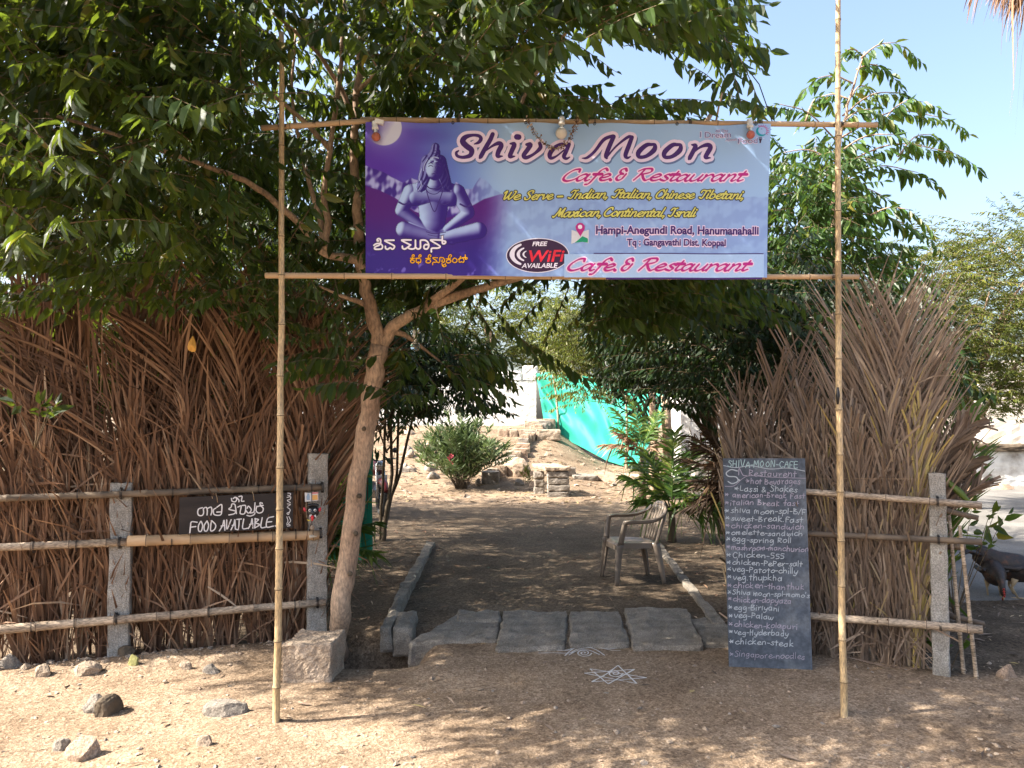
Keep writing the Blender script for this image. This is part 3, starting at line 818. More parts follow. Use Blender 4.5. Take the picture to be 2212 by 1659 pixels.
# knots where limbs were cut
for px, py in ((774, 1072), (786, 925), (768, 1152), (757, 1240)):
    Yk = 6.0 - (1300 - py) / 600 * .14
    c = pp(px, py, Yk - .085)
    mb.lathe(c, [(.020, -.02), (random.uniform(.010, .017), .003), (.007, .006), (.001, .002)], 7, 1, (random.uniform(-.5, .5), -1, random.uniform(-.2, .3)))
mb.build('trunk', [BARK, BARK_DARK], gate)
def gl(name, pts, r0, r1, n=8):
    b = MB()
    for q0, q1 in zip(pts, pts[1:]):
        if r0 > .02 and max(q0[1], q1[1]) < 790: SHOW.append((q0, q1))
    limb(b, [pp(*q) for q in pts], r0, r1, n, r0 * 37)
    return b.build(name, BARK, gate)
gl('limb', [(820, 750, 5.85), (806, 690, 5.83), (791, 630, 5.8), (780, 570, 5.78), (772, 480, 5.75), (766, 380, 5.7), (768, 280, 5.65), (776, 150, 5.6), (786, 0, 5.5), (790, -90, 5.45)], .058, .018, 10)
gl('limb', [(822, 752, 5.86), (850, 706, 5.84), (890, 680, 5.8), (945, 655, 5.78), (1010, 632, 5.75), (1090, 608, 5.7), (1200, 570, 5.65), (1330, 500, 5.6), (1460, 380, 5.5), (1540, 240, 5.4)], .052, .015, 10)
gl('limb', [(783, 565, 5.78), (745, 556, 5.74), (700, 545, 5.7), (650, 487, 5.6), (600, 440, 5.5), (545, 398, 5.4), (480, 372, 5.3), (390, 338, 5.15), (300, 310, 5.0), (180, 268, 4.85), (60, 235, 4.7)], .038, .009)
gl('limb', [(700, 546, 5.7), (708, 480, 5.68), (700, 420, 5.66), (712, 330, 5.62), (730, 200, 5.55), (742, 60, 5.5), (748, -60, 5.45)], .03, .012)
gl('limb', [(702, 548, 5.7), (690, 470, 5.72), (668, 395, 5.74), (648, 310, 5.72), (630, 200, 5.7), (640, 60, 5.65)], .026, .008)
gl('limb', [(767, 262, 5.65), (735, 190, 5.6), (690, 120, 5.5), (640, 70, 5.4), (590, 30, 5.3), (500, -30, 5.1)], .022, .007)
gl('limb', [(712, 322, 5.62), (660, 265, 5.5), (600, 215, 5.35), (520, 160, 5.2), (430, 110, 5.0), (320, 60, 4.85)], .022, .006)
gl('limb', [(770, 200, 5.62), (800, 170, 5.5), (850, 130, 5.4), (930, 60, 5.2), (990, -40, 5.0)], .018, .006)
gl('limb', [(900, 676, 5.8), (960, 630, 5.72), (1010, 590, 5.6), (1040, 520, 5.5), (1080, 380, 5.4), (1120, 240, 5.2), (1180, 120, 5.0), (1270, 20, 4.7)], .034, .008)
gl('limb', [(945, 655, 5.78), (985, 610, 5.8), (1000, 560, 5.8), (1005, 400, 5.85), (990, 230, 5.9), (960, 60, 6.0)], .028, .009)
gl('limb', [(838, 715, 5.85), (870, 722, 5.95), (905, 745, 6.1), (950, 780, 6.3)], .03, .008)
gl('limb', [(800, 660, 5.82), (770, 650, 5.78), (740, 640, 5.7), (690, 618, 5.6)], .028, .008)
gl('limb', [(1090, 608, 5.7), (1160, 590, 5.5), (1260, 560, 5.3), (1400, 470, 5.1), (1520, 330, 5.0), (1560, 200, 4.8)], .02, .006)
SHOW.extend([((735, 1300, 6.0), (785, 960, 5.93)), ((785, 960, 5.93), (820, 745, 5.85)), ((897, 690, 5.6), (897, 800, 5.6))])
SHOW.extend([((610, 270, 4.53), (606, 640, 4.53)), ((570, 276, 4.5), (780, 262, 4.6)), ((575, 595, 4.5), (780, 597, 4.6))] * 1)
cr = Crown(True)
bansF = (SKY_A, SKY_B, VIEW, GAP, [(0, 700), (560, 700), (560, 1700), (0, 1700)])
LK = dict(L=(.40, .80), nl=22, leaf=.14)
fill(cr, (-2.0, 5.1, 3.55), (2.3, 1.2, .95), 620, bans=bansF, **LK)
fill(cr, (-.6, 4.3, 3.85), (1.9, .9, .5), 230, bans=bansF, **LK)
fill(cr, (.5, 5.4, 3.9), (1.9, 1.2, .8), 330, bans=bansF, **LK)
fill(cr, (.3, 6.1, 2.85), (1.6, .8, .5), 210, bans=bansF, **LK)
fill(cr, (-2.3, 3.9, 3.1), (1.0, .5, .6), 60, bans=bansF, **LK)
fill(cr, (-.9, 5.2, 4.9), (3.0, 1.4, .6), 330, bans=bansF, **LK)
fill(cr, (-.75, 5.5, 2.5), (.55, .35, .7), 34, bans=bansF, **LK)
fill(cr, (-2.2, 5.2, 2.55), (1.2, .25, .3), 60, bans=bansF, L=(.3, .55), nl=14, leaf=.12)
SH = list(SHOW); SHOW.clear()
fill(cr, (-2.7, 5.15, 4.9), (2.4, 1.2, .5), 330, (.5, .9), 20, .14, bansF)
fill(cr, (-4.9, 4.9, 4.5), (1.2, .8, .6), 220, (.5, .9), 20, .14, bansF)
fill(cr, (-2.9, 3.3, 4.4), (1.7, .5, .4), 105, (.5, .9), 20, .14, bansF)
fill(cr, (-3.2, 4.1, 4.6), (1.6, .5, .4), 150, (.5, .9), 20, .14, bansF)
fill(cr, (.6, 5.8, 5.0), (1.6, 1.2, .6), 150, (.5, .9), 20, .14, bansF)
SHOW.extend(SH)
# sprays drawn where the photograph shows single ones: start and end of the twig, depth
for a, b, Y, n, lf in (
    ((0, 20), (250, 40), 3.9, 15, .14), ((60, 25), (350, 95), 4.0, 18, .14), ((200, 60), (400, 30), 4.1, 12, .13), ((330, 45), (470, 95), 4.1, 12, .13),
    ((-30, 170), (150, 330), 3.7, 13, .14), ((-20, 300), (160, 360), 3.8, 12, .14), ((150, 300), (420, 420), 4.6, 16, .13), ((350, 330), (520, 400), 4.9, 12, .12),
    ((520, 40), (640, 90), 4.4, 12, .12), ((560, 180), (420, 230), 4.6, 12, .12), ((650, 40), (760, 70), 4.6, 12, .12), ((500, 300), (380, 310), 4.8, 12, .12),
    ((560, 440), (460, 470), 5.0, 10, .12), ((480, 480), (340, 510), 5.0, 12, .13), ((640, 470), (700, 510), 5.2, 8, .12), ((700, 640), (740, 730), 5.3, 10, .12),
    ((440, 605), (350, 660), 5.0, 10, .11), ((560, 610), (400, 640), 5.05, 12, .11), ((720, 590), (745, 690), 5.3, 9, .12), ((660, 500), (640, 560), 5.2, 7, .12),
    ((1180, 60), (1330, 130), 4.5, 16, .13), ((1330, 20), (1500, 130), 4.5, 18, .13), ((1450, 0), (1600, 90), 4.5, 18, .13), ((1500, -20), (1620, 30), 4.5, 12, .12), ((1565, 80), (1600, 200), 4.5, 12, .12),
    ((1590, 110), (1640, 200), 4.5, 10, .12), ((1560, 190), (1500, 130), 4.5, 10, .12), ((1350, 220), (1420, 190), 4.5, 10, .12), ((1440, 215), (1540, 205), 4.4, 12, .13), ((1560, 200), (1655, 225), 4.5, 12, .12),
    ((1280, 215), (1200, 190), 4.5, 12, .12), ((1140, 150), (1050, 120), 4.4, 12, .13), ((1000, 120), (900, 110), 4.4, 12, .13), ((900, 60), (830, 130), 4.4, 10, .13), ((1200, 210), (1330, 215), 4.42, 10, .14),
    ((1010, 640), (1075, 720), 5.6, 10, .13), ((940, 660), (960, 730), 5.5, 8, .12), ((880, 760), (960, 840), 5.9, 12, .13), ((950, 780), (1050, 860), 6.1, 14, .13), ((1040, 640), (1170, 760), 5.8, 14, .13), ((1060, 690), (1200, 770), 6.2, 16, .13), ((1120, 730), (1270, 800), 6.6, 16, .13), ((1180, 640), (1110, 700), 6.0, 10, .12), ((1230, 620), (1180, 720), 6.1, 12, .12), ((1290, 640), (1230, 690), 6.2, 10, .12), ((1000, 700), (1090, 780), 6.3, 14, .13), ((1380, 610), (1280, 650), 6.0, 12, .13), ((1150, 600), (1080, 650), 5.7, 10, .12), ((1060, 605), (1010, 690), 5.8, 10, .12), ((1330, 620), (1260, 720), 6.4, 14, .13), ((930, 620), (900, 700), 5.8, 10, .12)):
    p0, p1 = pp(*a, Y), pp(*b, Y - .25)
    d = p1 - p0
    cr.spray(p0, d, d.length, n, lf, .12, rng.uniform(.25, .75), .004)
cr.build('crown', gate, LEAF)
SHOW.clear()
# the yellow leaf turning on a thread in front of the dry fence
lf = MB()
c = P(415, 742, 5.15)
ol = [(0, .055), (-.012, .035), (-.024, .01), (-.030, -.02), (-.026, -.045), (-.006, -.055), (.012, -.056), (.026, -.046), (.029, -.02), (.02, .012), (.010, .036)]
lf.add([c + Vector((x, .012 * math.cos(x * 60), z)) for x, z in ol] + [c + Vector((0, -.012, -.01))], [(i, (i + 1) % 11, 11) for i in range(11)], 0, 1)
lf.tube([c + Vector((0, 0, .055)), c + Vector((.004, .01, .14)), c + Vector((0, .02, .5))], .0012, 4, 1)
lf.build('hanging_leaf', [flat('leaf_ochre', (.55, .29, .05), .6), TWIG], None, 'ochre dead leaf hanging on a thread in front of the left palm fence', 'leaf')

# ------------------------------------------------------------------ the trees behind the left fence
bl = (VIEW, SKY_A, SKY_B, GAP)
TG = 'leafy trees standing behind the left fence'
tree('garden_tree', 'dense green tree behind the left palm fence, furthest left, by the banana plant', (-4.6, 8.0, 0), (-4.3, 7.8, 2.0), [((-4.2, 7.6, 3.1), (2.2, 1.7, 1.5), 620), ((-3.4, 7.1, 2.1), (1.9, .8, .8), 300)], LEAF, .07, .13, bans=bl, group=TG)
tree('garden_tree', 'dark tall tree behind the left fence and the leaning trunk', (-2.9, 9.2, 0), (-2.8, 9.0, 2.2), [((-2.7, 8.8, 3.5), (2.2, 1.7, 1.6), 620), ((-2.9, 8.2, 2.0), (1.5, .9, .8), 260)], LEAF_DARK, .08, .13, bans=bl, group=TG)
tree('garden_tree', 'large tree deeper in the garden at the left, filling the upper left', (-6.6, 11.0, 0), (-6.4, 11, 2.6), [((-6.2, 11, 4.2), (2.8, 2.3, 2.4), 640), ((-4.2, 9.4, 5.4), (2.8, 2.6, .8), 420)], LEAF, .10, .14, bans=bl, group=TG)
tree('garden_tree', 'tree over the garden path, its leaves behind the sign', (-2.6, 13.2, 0), (-2.4, 13, 2.8), [((-2.4, 12.6, 4.6), (2.4, 1.9, 1.7), 560), ((-.2, 9.6, 4.9), (2.4, 2.2, .9), 360)], LEAF_DARK, .09, .14, bans=bl, group=TG)
tree('garden_tree', 'tree at the back of the left garden, behind the motorcycle', (-5.6, 14.4, 0), (-5.4, 14.4, 2.6), [((-5.4, 14.0, 4.0), (2.3, 1.5, 1.8), 480), ((-4.0, 12.8, 5.3), (2.8, 2.0, .8), 260)], LEAF_DARK, .09, .14, bans=bl, group=TG)
# the slender many stemmed tree left of the path, dark leaves hanging over the white wall
b = at_g(826, 1168)
tree('slender_tree', 'slender dark tree with several thin stems beside the path, left of the oleander', b, P(842, 880, b.y), [((-1.45, 10.7, 2.75), (1.25, .9, .65), 420), ((-1.0, 10.4, 2.35), (.8, .6, .45), 210), ((-1.65, 10.9, 1.9), (.45, .5, .6), 130), ((-.85, 10.2, 2.0), (.45, .4, .22), 40)], LEAF_DARK, .034, .13, bans=([(880, 930), (1130, 915), (1130, 1700), (880, 1700)], GAP, [(1118, 775), (1400, 775), (1400, 940), (1118, 940)]), stems=4, limbs=12)
# right of the path
bR = ([(1060, 600), (1215, 640), (1255, 780), (1285, 900), (1060, 900)], [(860, 880), (1290, 880), (1330, 905), (1380, 905), (1440, 880), (1560, 950), (1545, 1700), (740, 1700)], GAP, [(860, 640), (1250, 640), (1200, 880), (860, 880)], SKY_A, SKY_B)
tree('dark_tree', 'dark leafy tree right of the path, hanging low above the plastic chair', G(1560, 1150), (2.5, 9.6, 2.0), [((2.1, 9.8, 2.75), (1.3, 1.0, .7), 380), ((1.7, 9.6, 2.25), (.8, .6, .4), 120), ((2.7, 9.5, 3.5), (1.3, 1.1, .8), 260)], LEAF_DARK, .07, .13, bans=bR, limbs=10)
tree('dark_tree', 'second dark tree behind the right fence and the chalkboard', (3.0, 7.9, 0), (2.9, 7.8, 1.6), [((2.6, 7.8, 2.1), (.95, .7, .85), 260), ((1.9, 7.9, 2.75), (.9, .7, .5), 150), ((3.3, 7.5, 2.2), (.7, .6, .6), 190), ((2.7, 7.3, 3.0), (.8, .5, .45), 150), ((3.7, 9.2, 2.4), (1.1, .9, .7), 260), ((4.3, 10.6, 2.6), (1.0, 1.0, .6), 160)], LEAF_DARK, .06, .13, bans=bR[:5] + ([(1830, -50), (2300, -50), (2300, 610), (1830, 610)],), limbs=8)

# ------------------------------------------------------------------ the young tree against the sky at the right
Yt = 8.4
yt = thing('young_tree', (P(1800, 900, Yt).x, Yt, 0), 'young tree with long arching leaf rows against the sky, behind the right bamboo pole', 'tree')
mb = MB(); cr = Crown(True, .36, .75)
limb(mb, [(yt.location.x, Yt, -.1), P(1800, 900, Yt), P(1798, 640, Yt), P(1802, 420, Yt), P(1815, 300, Yt), P(1838, 205, Yt), P(1868, 112, Yt)], .05, .008, 8, 2)
for a, b in (((1860, 125), (1932, 92)), ((1862, 120), (1830, 108)), ((1850, 150), (1912, 148)), ((1842, 180), (1768, 168)), ((1835, 215), (1775, 208)), ((1838, 210), (1870, 185)), ((1820, 250), (1944, 200)), ((1815, 270), (1880, 235)),
             ((1812, 300), (2040, 255)), ((1900, 275), (1962, 215)), ((1812, 310), (1685, 225)), ((1740, 262), (1770, 208)), ((1810, 330), (1930, 290)), ((1805, 350), (1690, 330)), ((1808, 360), (2058, 330)), ((1940, 338), (2010, 290)), ((1805, 400), (1980, 372)),
             ((1805, 420), (1920, 430)), ((1800, 440), (1690, 420)), ((1800, 480), (1986, 500)), ((1880, 465), (1960, 452)), ((1800, 500), (1700, 510)), ((1800, 540), (1900, 570)), ((1800, 560), (1690, 580)), ((1800, 600), (1880, 630)), ((1800, 610), (1710, 640)), ((1870, 560), (1990, 590))):
    z = random.uniform(-.35, .35)
    p0, p1 = P(*a, Yt + z * .3), P(*b, Yt + z)
    m_ = (p0 + p1) / 2 + Vector((0, 0, .14 * (p1 - p0).length))
    limb(mb, [p0, m_, p1], .012, .004, 5, z)
    L = (p1 - p0).length
    for sgm, (q0, q1) in enumerate(((p0, m_), (m_, p1))):
        cr.spray(q0, q1 - q0, (q1 - q0).length, max(8, int(L * 17)), .19, .04, rng.uniform(.4, .8), .0)
    cr.spray(p1, (p1 - m_) + Vector((0, 0, -.1)), .32, 11, .17, .35, rng.uniform(.5, .85), .003)
bY = ([(1850, -50), (2300, -50), (2300, 440), (1990, 520), (1930, 560), (1900, 300)], [(1640, -50), (1900, -50), (1900, 300), (1640, 300)])
fill(cr, P(1740, 470, Yt), (.62, .6, .85), 190, (.4, .7), 16, .15, bY, tint=None)
fill(cr, P(1840, 560, Yt), (.5, .5, .45), 70, (.4, .7), 16, .15, bY)
fill(cr, P(1650, 430, Yt + .8), (.8, .5, .9), 150, (.4, .7), 16, .15, (SKY_A, [(1640, -50), (1900, -50), (1900, 300), (1640, 300)]))
mb.build('trunk', BARK, yt); cr.build('crown', yt, LEAF_YOUNG)

# ------------------------------------------------------------------ feathery trees beyond
def feather_tree(name, label, base, top, blobs, leafm, group=None, bans=(), leaf=.075, r0=.10, seeds=0):
    return tree(name, label, base, top, blobs, leafm, r0, leaf, (.35, .8), 22, False, bans, BARK, 14, group, tint=None, ratio=.30, hang=.45, up=.22, droop=.3, twig=.003)
bN = ([(1600, -50), (1905, -50), (1905, 470), (1900, 600), (1600, 600)], [(1850, -50), (2300, -50), (2300, 300), (2230, 380), (2110, 370), (1990, 420), (1890, 560)])
feather_tree('feathery_tree', 'yellow green feathery tree with bare twigs on top, behind the right fence', (8.6, 14.5, 0), (8.4, 14.4, 2.2),
             [((7.5, 14.2, 3.6), (1.6, 1.3, 1.5), 850), ((8.9, 14.2, 3.0), (1.7, 1.3, 1.4), 950), ((9.6, 14.3, 4.8), (1.6, 1.2, .8), 500), ((8.4, 13.8, 2.2), (1.2, .6, .5), 260)], LEAF_LIME, None, bN, .12)
feather_tree('feathery_tree', 'olive feathery tree further back at the right edge', (14.5, 19.0, 0), (14.2, 18.8, 3.0),
             [((12.5, 18.6, 4.6), (2.2, 1.5, 2.0), 480), ((14.0, 18.6, 3.4), (2.2, 1.2, 1.5), 380)], LEAF_GREY, None, bN, .13, .14)
# the lime tree over the net and the trees beyond the wall
bL = ([(860, 930), (1155, 930), (1155, 640), (860, 640)], [(1100, 935), (1500, 870), (1500, 1300), (1100, 1300)])
tree('lime_tree', 'sunlit lime green tree with rows of small leaves, reaching over the green net', G(1408, 1050) + Vector((0, 0, 0)), P(1405, 850, 17.5),
     [(P(1310, 740, 18), (1.2, .9, .9), 380), (P(1220, 780, 18.2), (.6, .5, .6), 130), (P(1420, 730, 17.5), (.9, .8, .8), 180), (P(1265, 845, 18), (.6, .4, .35), 60), (P(1200, 680, 18), (.7, .6, .5), 90)], LEAF_LIME, .06, .13, (.5, .9), 18, False, (bL[0],), None, 14)
for k, (px, py, Yd, sc, lb) in enumerate(((900, 700, 34, 2.6, 'pale tree beyond the white wall, seen above the dark hanging leaves'), (1060, 690, 36, 3.0, 'yellowish feathery tree beyond the white wall, in the gap under the sign'),
                                          (1220, 690, 38, 3.2, 'grey green tree beyond the wall where the green net begins'), (1480, 700, 33, 3.2, 'pale tree beyond the net, seen behind the dark right tree'), (1700, 640, 30, 3.2, 'pale tree far behind the young tree'), (560, 640, 33, 4.0, 'pale tree far behind the left garden'), (120, 620, 34, 4.2, 'pale tree far behind the banana plant'))):
    c = P(px, py, Yd)
    tree('far_tree', lb, (c.x, c.y, 0), (c.x, c.y, c.z - .6), [((c.x, c.y, c.z), (sc, 1.8, sc * .72), 330), ((c.x + .5, c.y - .5, c.z - 1.7), (sc * .9, 1.3, 1.2), 200)],
         LEAF_GREY if k % 2 == 0 else LEAF_LIME, .14, .30, (.8, 1.5), 16, False, (), BARK, 8, 'pale trees beyond the white wall', ratio=.34, hang=.4, up=.2)

# ------------------------------------------------------------------ shrubs, palms and low plants
def bush(name, label, base, n, H, spread, leaf, leafm, per=22, cat='bush', group=None, ratio=.14, stemr=.008, low=.25):
    t = thing(name, base, label, cat, group)
    mb = MB(); cr = Crown(False, ratio, -.35)
    for _ in range(n):
        a = random.uniform(0, 6.283); k = random.random() ** .8 * spread
        h = H * random.uniform(.55, 1.0) * (1 - .45 * (k / spread) ** 1.5)
        e = Vector((base[0] + math.cos(a) * k, base[1] + math.sin(a) * k * .8, base[2] + h))
        b0 = Vector(base) + Vector((random.uniform(-.12, .12), random.uniform(-.08, .08), -.05))
        m_ = b0 * .5 + e * .5 + Vector((0, 0, .14 * h)); m_.x = b0.x * .6 + e.x * .4; m_.y = b0.y * .6 + e.y * .4
        limb(mb, [b0, m_, e], stemr, stemr * .4, 5, random.random())
        st = b0 + (m_ - b0) * (low * 2 if low < .5 else 1)
        d1 = m_ - st; d2 = e - m_
        tn = random.uniform(.15, .95)
        cr.spray(st, d1, d1.length, max(4, per // 3), leaf, .0, tn, 0, .8)
        cr.spray(m_, d2, d2.length, per, leaf, .05, tn, 0, .8)
        cr.spray(e - d2 * .25, d2, d2.length * .35, per // 2, leaf * .95, .0, tn, 0, .9)
    mb.build('stem', BARK_DARK, t); cr.build('foliage', t, leafm)
    return t
ol = bush('oleander_bush', 'oleander bush with narrow grey green leaves in the sunlit yard, left of the stone bench', at_g(995, 1055), 90, 1.85, 1.25, .27, OLEANDER, 24, ratio=.18)
fl = MB()
for px, py in ((975, 985), (968, 992), (975, 1000)):
    c = P(px, py, ol.location.y - .5)
    for k in range(5):
        a = k * 1.256
        fl.add([c, c + Vector((math.cos(a) * .05, -.02, math.sin(a) * .05)), c + Vector((math.cos(a + .5) * .06, -.01, math.sin(a + .5) * .06)), c + Vector((math.cos(a + 1) * .05, -.02, math.sin(a + 1) * .05))], [(0, 1, 2, 3)])
fl.build('flower', flat('oleander_pink', (.62, .10, .14), .6), ol)

def green_palm(name, label, base, fronds, L, mat=None, trunk=(.05, .3), group=None, leafl=.42, seed=0, w=.022, dry=0):
    rr = random.Random(seed)
    t = thing(name, base, label, 'palm', group)
    tb = MB(); b = Vector(base)
    tb.tube([b - Vector((0, 0, .08)), b + Vector((0, 0, trunk[1] * .5)), b + Vector((0, 0, trunk[1]))], [trunk[0] * 1.25, trunk[0], trunk[0] * .8], 10)
    tb.build('trunk', BARK_DARK, t)
    for i in range(fronds):
        a = rr.uniform(0, 6.283) if not isinstance(L, list) else L[i][0]
        el = rr.uniform(.35, 1.2) if not isinstance(L, list) else L[i][1]
        ln = rr.uniform(.8, 1.15) * (L if not isinstance(L, list) else L[i][2])
        f = MB()
        frond(f, b + Vector((0, 0, trunk[1] * .9)), Vector((math.cos(a) * math.cos(el), math.sin(a) * math.cos(el), math.sin(el))), ln, 84, (70, 34), leafl, w, Vector((math.cos(a) * .25, math.sin(a) * .25, -.35)) * ln * (1.1 - el * .5), None, .18, rr, .3)
        f.build('palm_frond', DRY_BROWN if i < dry else (mat or PALM), t)
    return t

def frond(mb, base, up, L, n, ang, leafl, w, curve, face=None, s0=.1, r=None, droop=.15, tw=.5, tint=None, tintv=.22, cut=None, rad=.012, prof=None):
    """one pinnate palm leaf: midrib with two rows of leaflets"""
    r = r or random
    up = Vector(up).normalized(); curve = Vector(curve); base = Vector(base)
    rib = lambda s: base + up * (L * s) + curve * (s * s)
    pts = [rib(i / 10) for i in range(11)]
    b0 = .5 if tint is None else tint
    mb.tube(pts, [rad * (1 - .8 * i / 10) for i in range(11)], 5, 0, min(1, max(0, b0 + .12)))
    h = n // 2
    s = np.repeat(s0 + (1 - s0) * (np.arange(h) + .5) / h, 2)[: 2 * h] + rng.uniform(-.004, .004, 2 * h)
    sg = np.tile([1.0, -1.0], h)
    U = np.array(up); C = np.array(curve)
    pos = np.array(base) + np.outer(s * L, U) + np.outer(s * s, C)
    T = U * L + 2 * np.outer(s, C); T /= np.linalg.norm(T, axis=1)[:, None]
    if face is None:
        sd0 = np.cross(U, [0, 0, 1.0])
        if np.linalg.norm(sd0) < .05: sd0 = np.array([1.0, 0, 0])
        sd0 /= np.linalg.norm(sd0); Nf = np.cross(sd0, U)
    else:
        Nf = np.array(face, float)
    Nf = Nf / np.linalg.norm(Nf)
    S = np.cross(T, Nf); S /= np.linalg.norm(S, axis=1)[:, None]
    a = np.radians(ang[0] + (ang[1] - ang[0]) * s + rng.normal(0, 4.5, len(s)))
    D = np.cos(a)[:, None] * T + (np.sin(a) * sg)[:, None] * S + Nf * rng.normal(.02, .09, len(s))[:, None]
    D /= np.linalg.norm(D, axis=1)[:, None]
    pr = (.55 + 1.1 * s - 1.25 * s * s) if prof is None else prof(s)
    ln = leafl * pr * rng.uniform(.82, 1.12, len(s)) * 1.25
    ln = np.where(rng.random(len(s)) < .13, ln * rng.uniform(.3, .7, len(s)), ln)
    bad = rng.random(len(s)) < (.0 if tw < .3 else .05)
    D = np.where(bad[:, None], D + .6 * rng.standard_normal((len(s), 3)), D); D = D - Nf * np.maximum((D @ Nf) - .12, 0)[:, None]; D /= np.linalg.norm(D, axis=1)[:, None]
    if cut: ln = np.minimum(ln, cut * rng.uniform(.85, 1.1, len(s)))
    W = np.cross(D, Nf); W /= np.linalg.norm(W, axis=1)[:, None]
    th = rng.normal(0, tw, len(s))
    Wr = W * np.cos(th)[:, None] + np.cross(D, W) * np.sin(th)[:, None]
    ww = w * rng.uniform(.6, 1.25, len(s))
    K = [(0, .5), (.3, 1), (.68, .82), (1, .12 if not cut else .8)]
    rows = []
    curl = rng.normal(0, .09, len(s))
    hangv = droop * np.where(bad, 6, rng.uniform(.3, 1.9, len(s)))
    outv = rng.normal(.01, .06, len(s)) * (tw > .3)
    for q, wk in K:
        c = pos + D * (ln * q)[:, None] + np.outer(ln * q * q * hangv, [0, 0, -1.0]) + Nf * (outv * ln * q * q)[:, None] + np.cross(D, W) * (curl * ln * q * q * 2)[:, None]
        rows.append(c - Wr * (ww * wk / 2)[:, None]); rows.append(c + Wr * (ww * wk / 2)[:, None])
    Vv = np.stack(rows, 1)
    t = np.clip(b0 + rng.normal(0, tintv, len(s)), 0, 1)
    mb.addnp(Vv, [(0, 1, 3, 2), (2, 3, 5, 4), (4, 5, 7, 6)], 0, t, False)
    return mb

b = at_g(1452, 1170)
green_palm('young_palm', 'young green palm with split fronds growing behind the plastic chair', b, 10,
           [(2.2, 1.25, 1.25), (2.7, 1.12, 1.2), (.5, 1.3, 1.35), (.25, 1.05, 1.2), (1.2, 1.45, 1.3), (3.3, .75, .6), (-.2, .55, .9), (.1, .3, .85), (2.9, .95, 1.0), (-.9, .8, .8)], None, (.055, .42), leafl=.42, seed=3, w=.036)
b = at_g(1388, 1080)
green_palm('small_palm', 'small ragged palm with drying lower fronds in front of the green net', b, 9,
           [(2.6, .5, .8), (3.4, .9, .7), (.3, .7, .7), (1.8, 1.3, 1.2), (2.5, 1.15, 1.2), (.9, 1.1, 1.1), (3.0, 1.0, 1.0), (.4, 1.25, 1.1), (1.2, .9, .9)], None, (.07, 1.1), leafl=.40, seed=5, w=.032, dry=3)
b = at_g(722, 1290)
b = Vector((-2.0, 7.3, 0))
green_palm('garden_palm', 'dark green palm clump behind the leaning trunk and the stone post', b, 15,
           [(-.3, 1.0, .9), (-.8, .8, .9), (-1.4, .8, .8), (2.6, 1.0, 1.1), (3.3, .9, 1.0), (.1, .75, .8), (-.6, .5, .8), (.3, 1.2, 1.1), (2.0, 1.3, 1.2), (1.2, 1.2, 1.1), (-2.2, .6, .8), (-1.1, 1.2, 1.1), (2.9, 1.3, 1.2), (.0, 1.15, 1.1), (-.6, 1.15, 1.1)], None, (.05, .45), leafl=.34, seed=9, w=.028)
b = Vector((2.6, 8.6, 0))
green_palm('drooping_palm', 'dark palm with brown hanging fronds between the path and the right fence', b, 14,
           [(2.6, 1.0, .9), (3.1, .8, .8), (3.5, 1.0, .9), (2.2, 1.1, .9), (3.9, .8, .8), (2.9, 1.2, 1.0), (3.3, .5, .6), (2.4, .5, .6), (.2, .9, .9), (1.0, 1.1, .9), (4.4, .8, .8), (5.0, .8, .8), (3.0, .2, .5), (2.7, .0, .5)], DARKDRY, (.08, 1.0), leafl=.34, seed=11, w=.02, dry=0)

# banana plant behind the left fence
def banana(base, label):
    t = thing('banana_plant', base, label, 'banana plant')
    mb = MB(); b = Vector(base)
    mb.tube([b, b + Vector((.05, 0, 1.0)), b + Vector((.1, 0, 1.9))], [.09, .075, .05], 10); mb.build('stem', PALM, t)
    for a, el, L in ((-.4, 1.1, 1.6), (.5, 1.25, 1.6), (2.6, 1.0, 1.5), (-1.2, .9, 1.4), (-2.2, 1.1, 1.5), (1.5, 1.0, 1.5), (3.4, .7, 1.3)):
        f = MB(); u = Vector((math.cos(a) * math.cos(el), math.sin(a) * math.cos(el), math.sin(el))); cv = Vector((math.cos(a) * .5, math.sin(a) * .5, -.55))
        side = u.cross(Vector((0, 0, 1))).normalized(); nn = side.cross(u)
        rib = lambda s: b + Vector((.1, 0, 1.85)) + u * L * s + cv * s * s * L * .6
        vs, N = [], 16
        for i in range(N + 1):
            s = i / N; wd = .24 * math.sin(math.pi * min(1, .08 + s * .95)) ** .6 if s > .15 else .02
            if i == N: wd = .01
            for k in (-1, -.5, 0, .5, 1):
                vs.append(rib(s) + side * wd * k + nn * (.10 * abs(k) - .02 * (i % 2)))
        f.add(vs, [(i * 5 + k, i * 5 + k + 1, i * 5 + 6 + k, i * 5 + 5 + k) for i in range(N) for k in range(4)], 0, .9, True)
        f.build('leaf', LEAF, t)
banana((-4.35, 6.9, 0), 'banana plant with broad bright leaf at the far left, behind the palm fence')

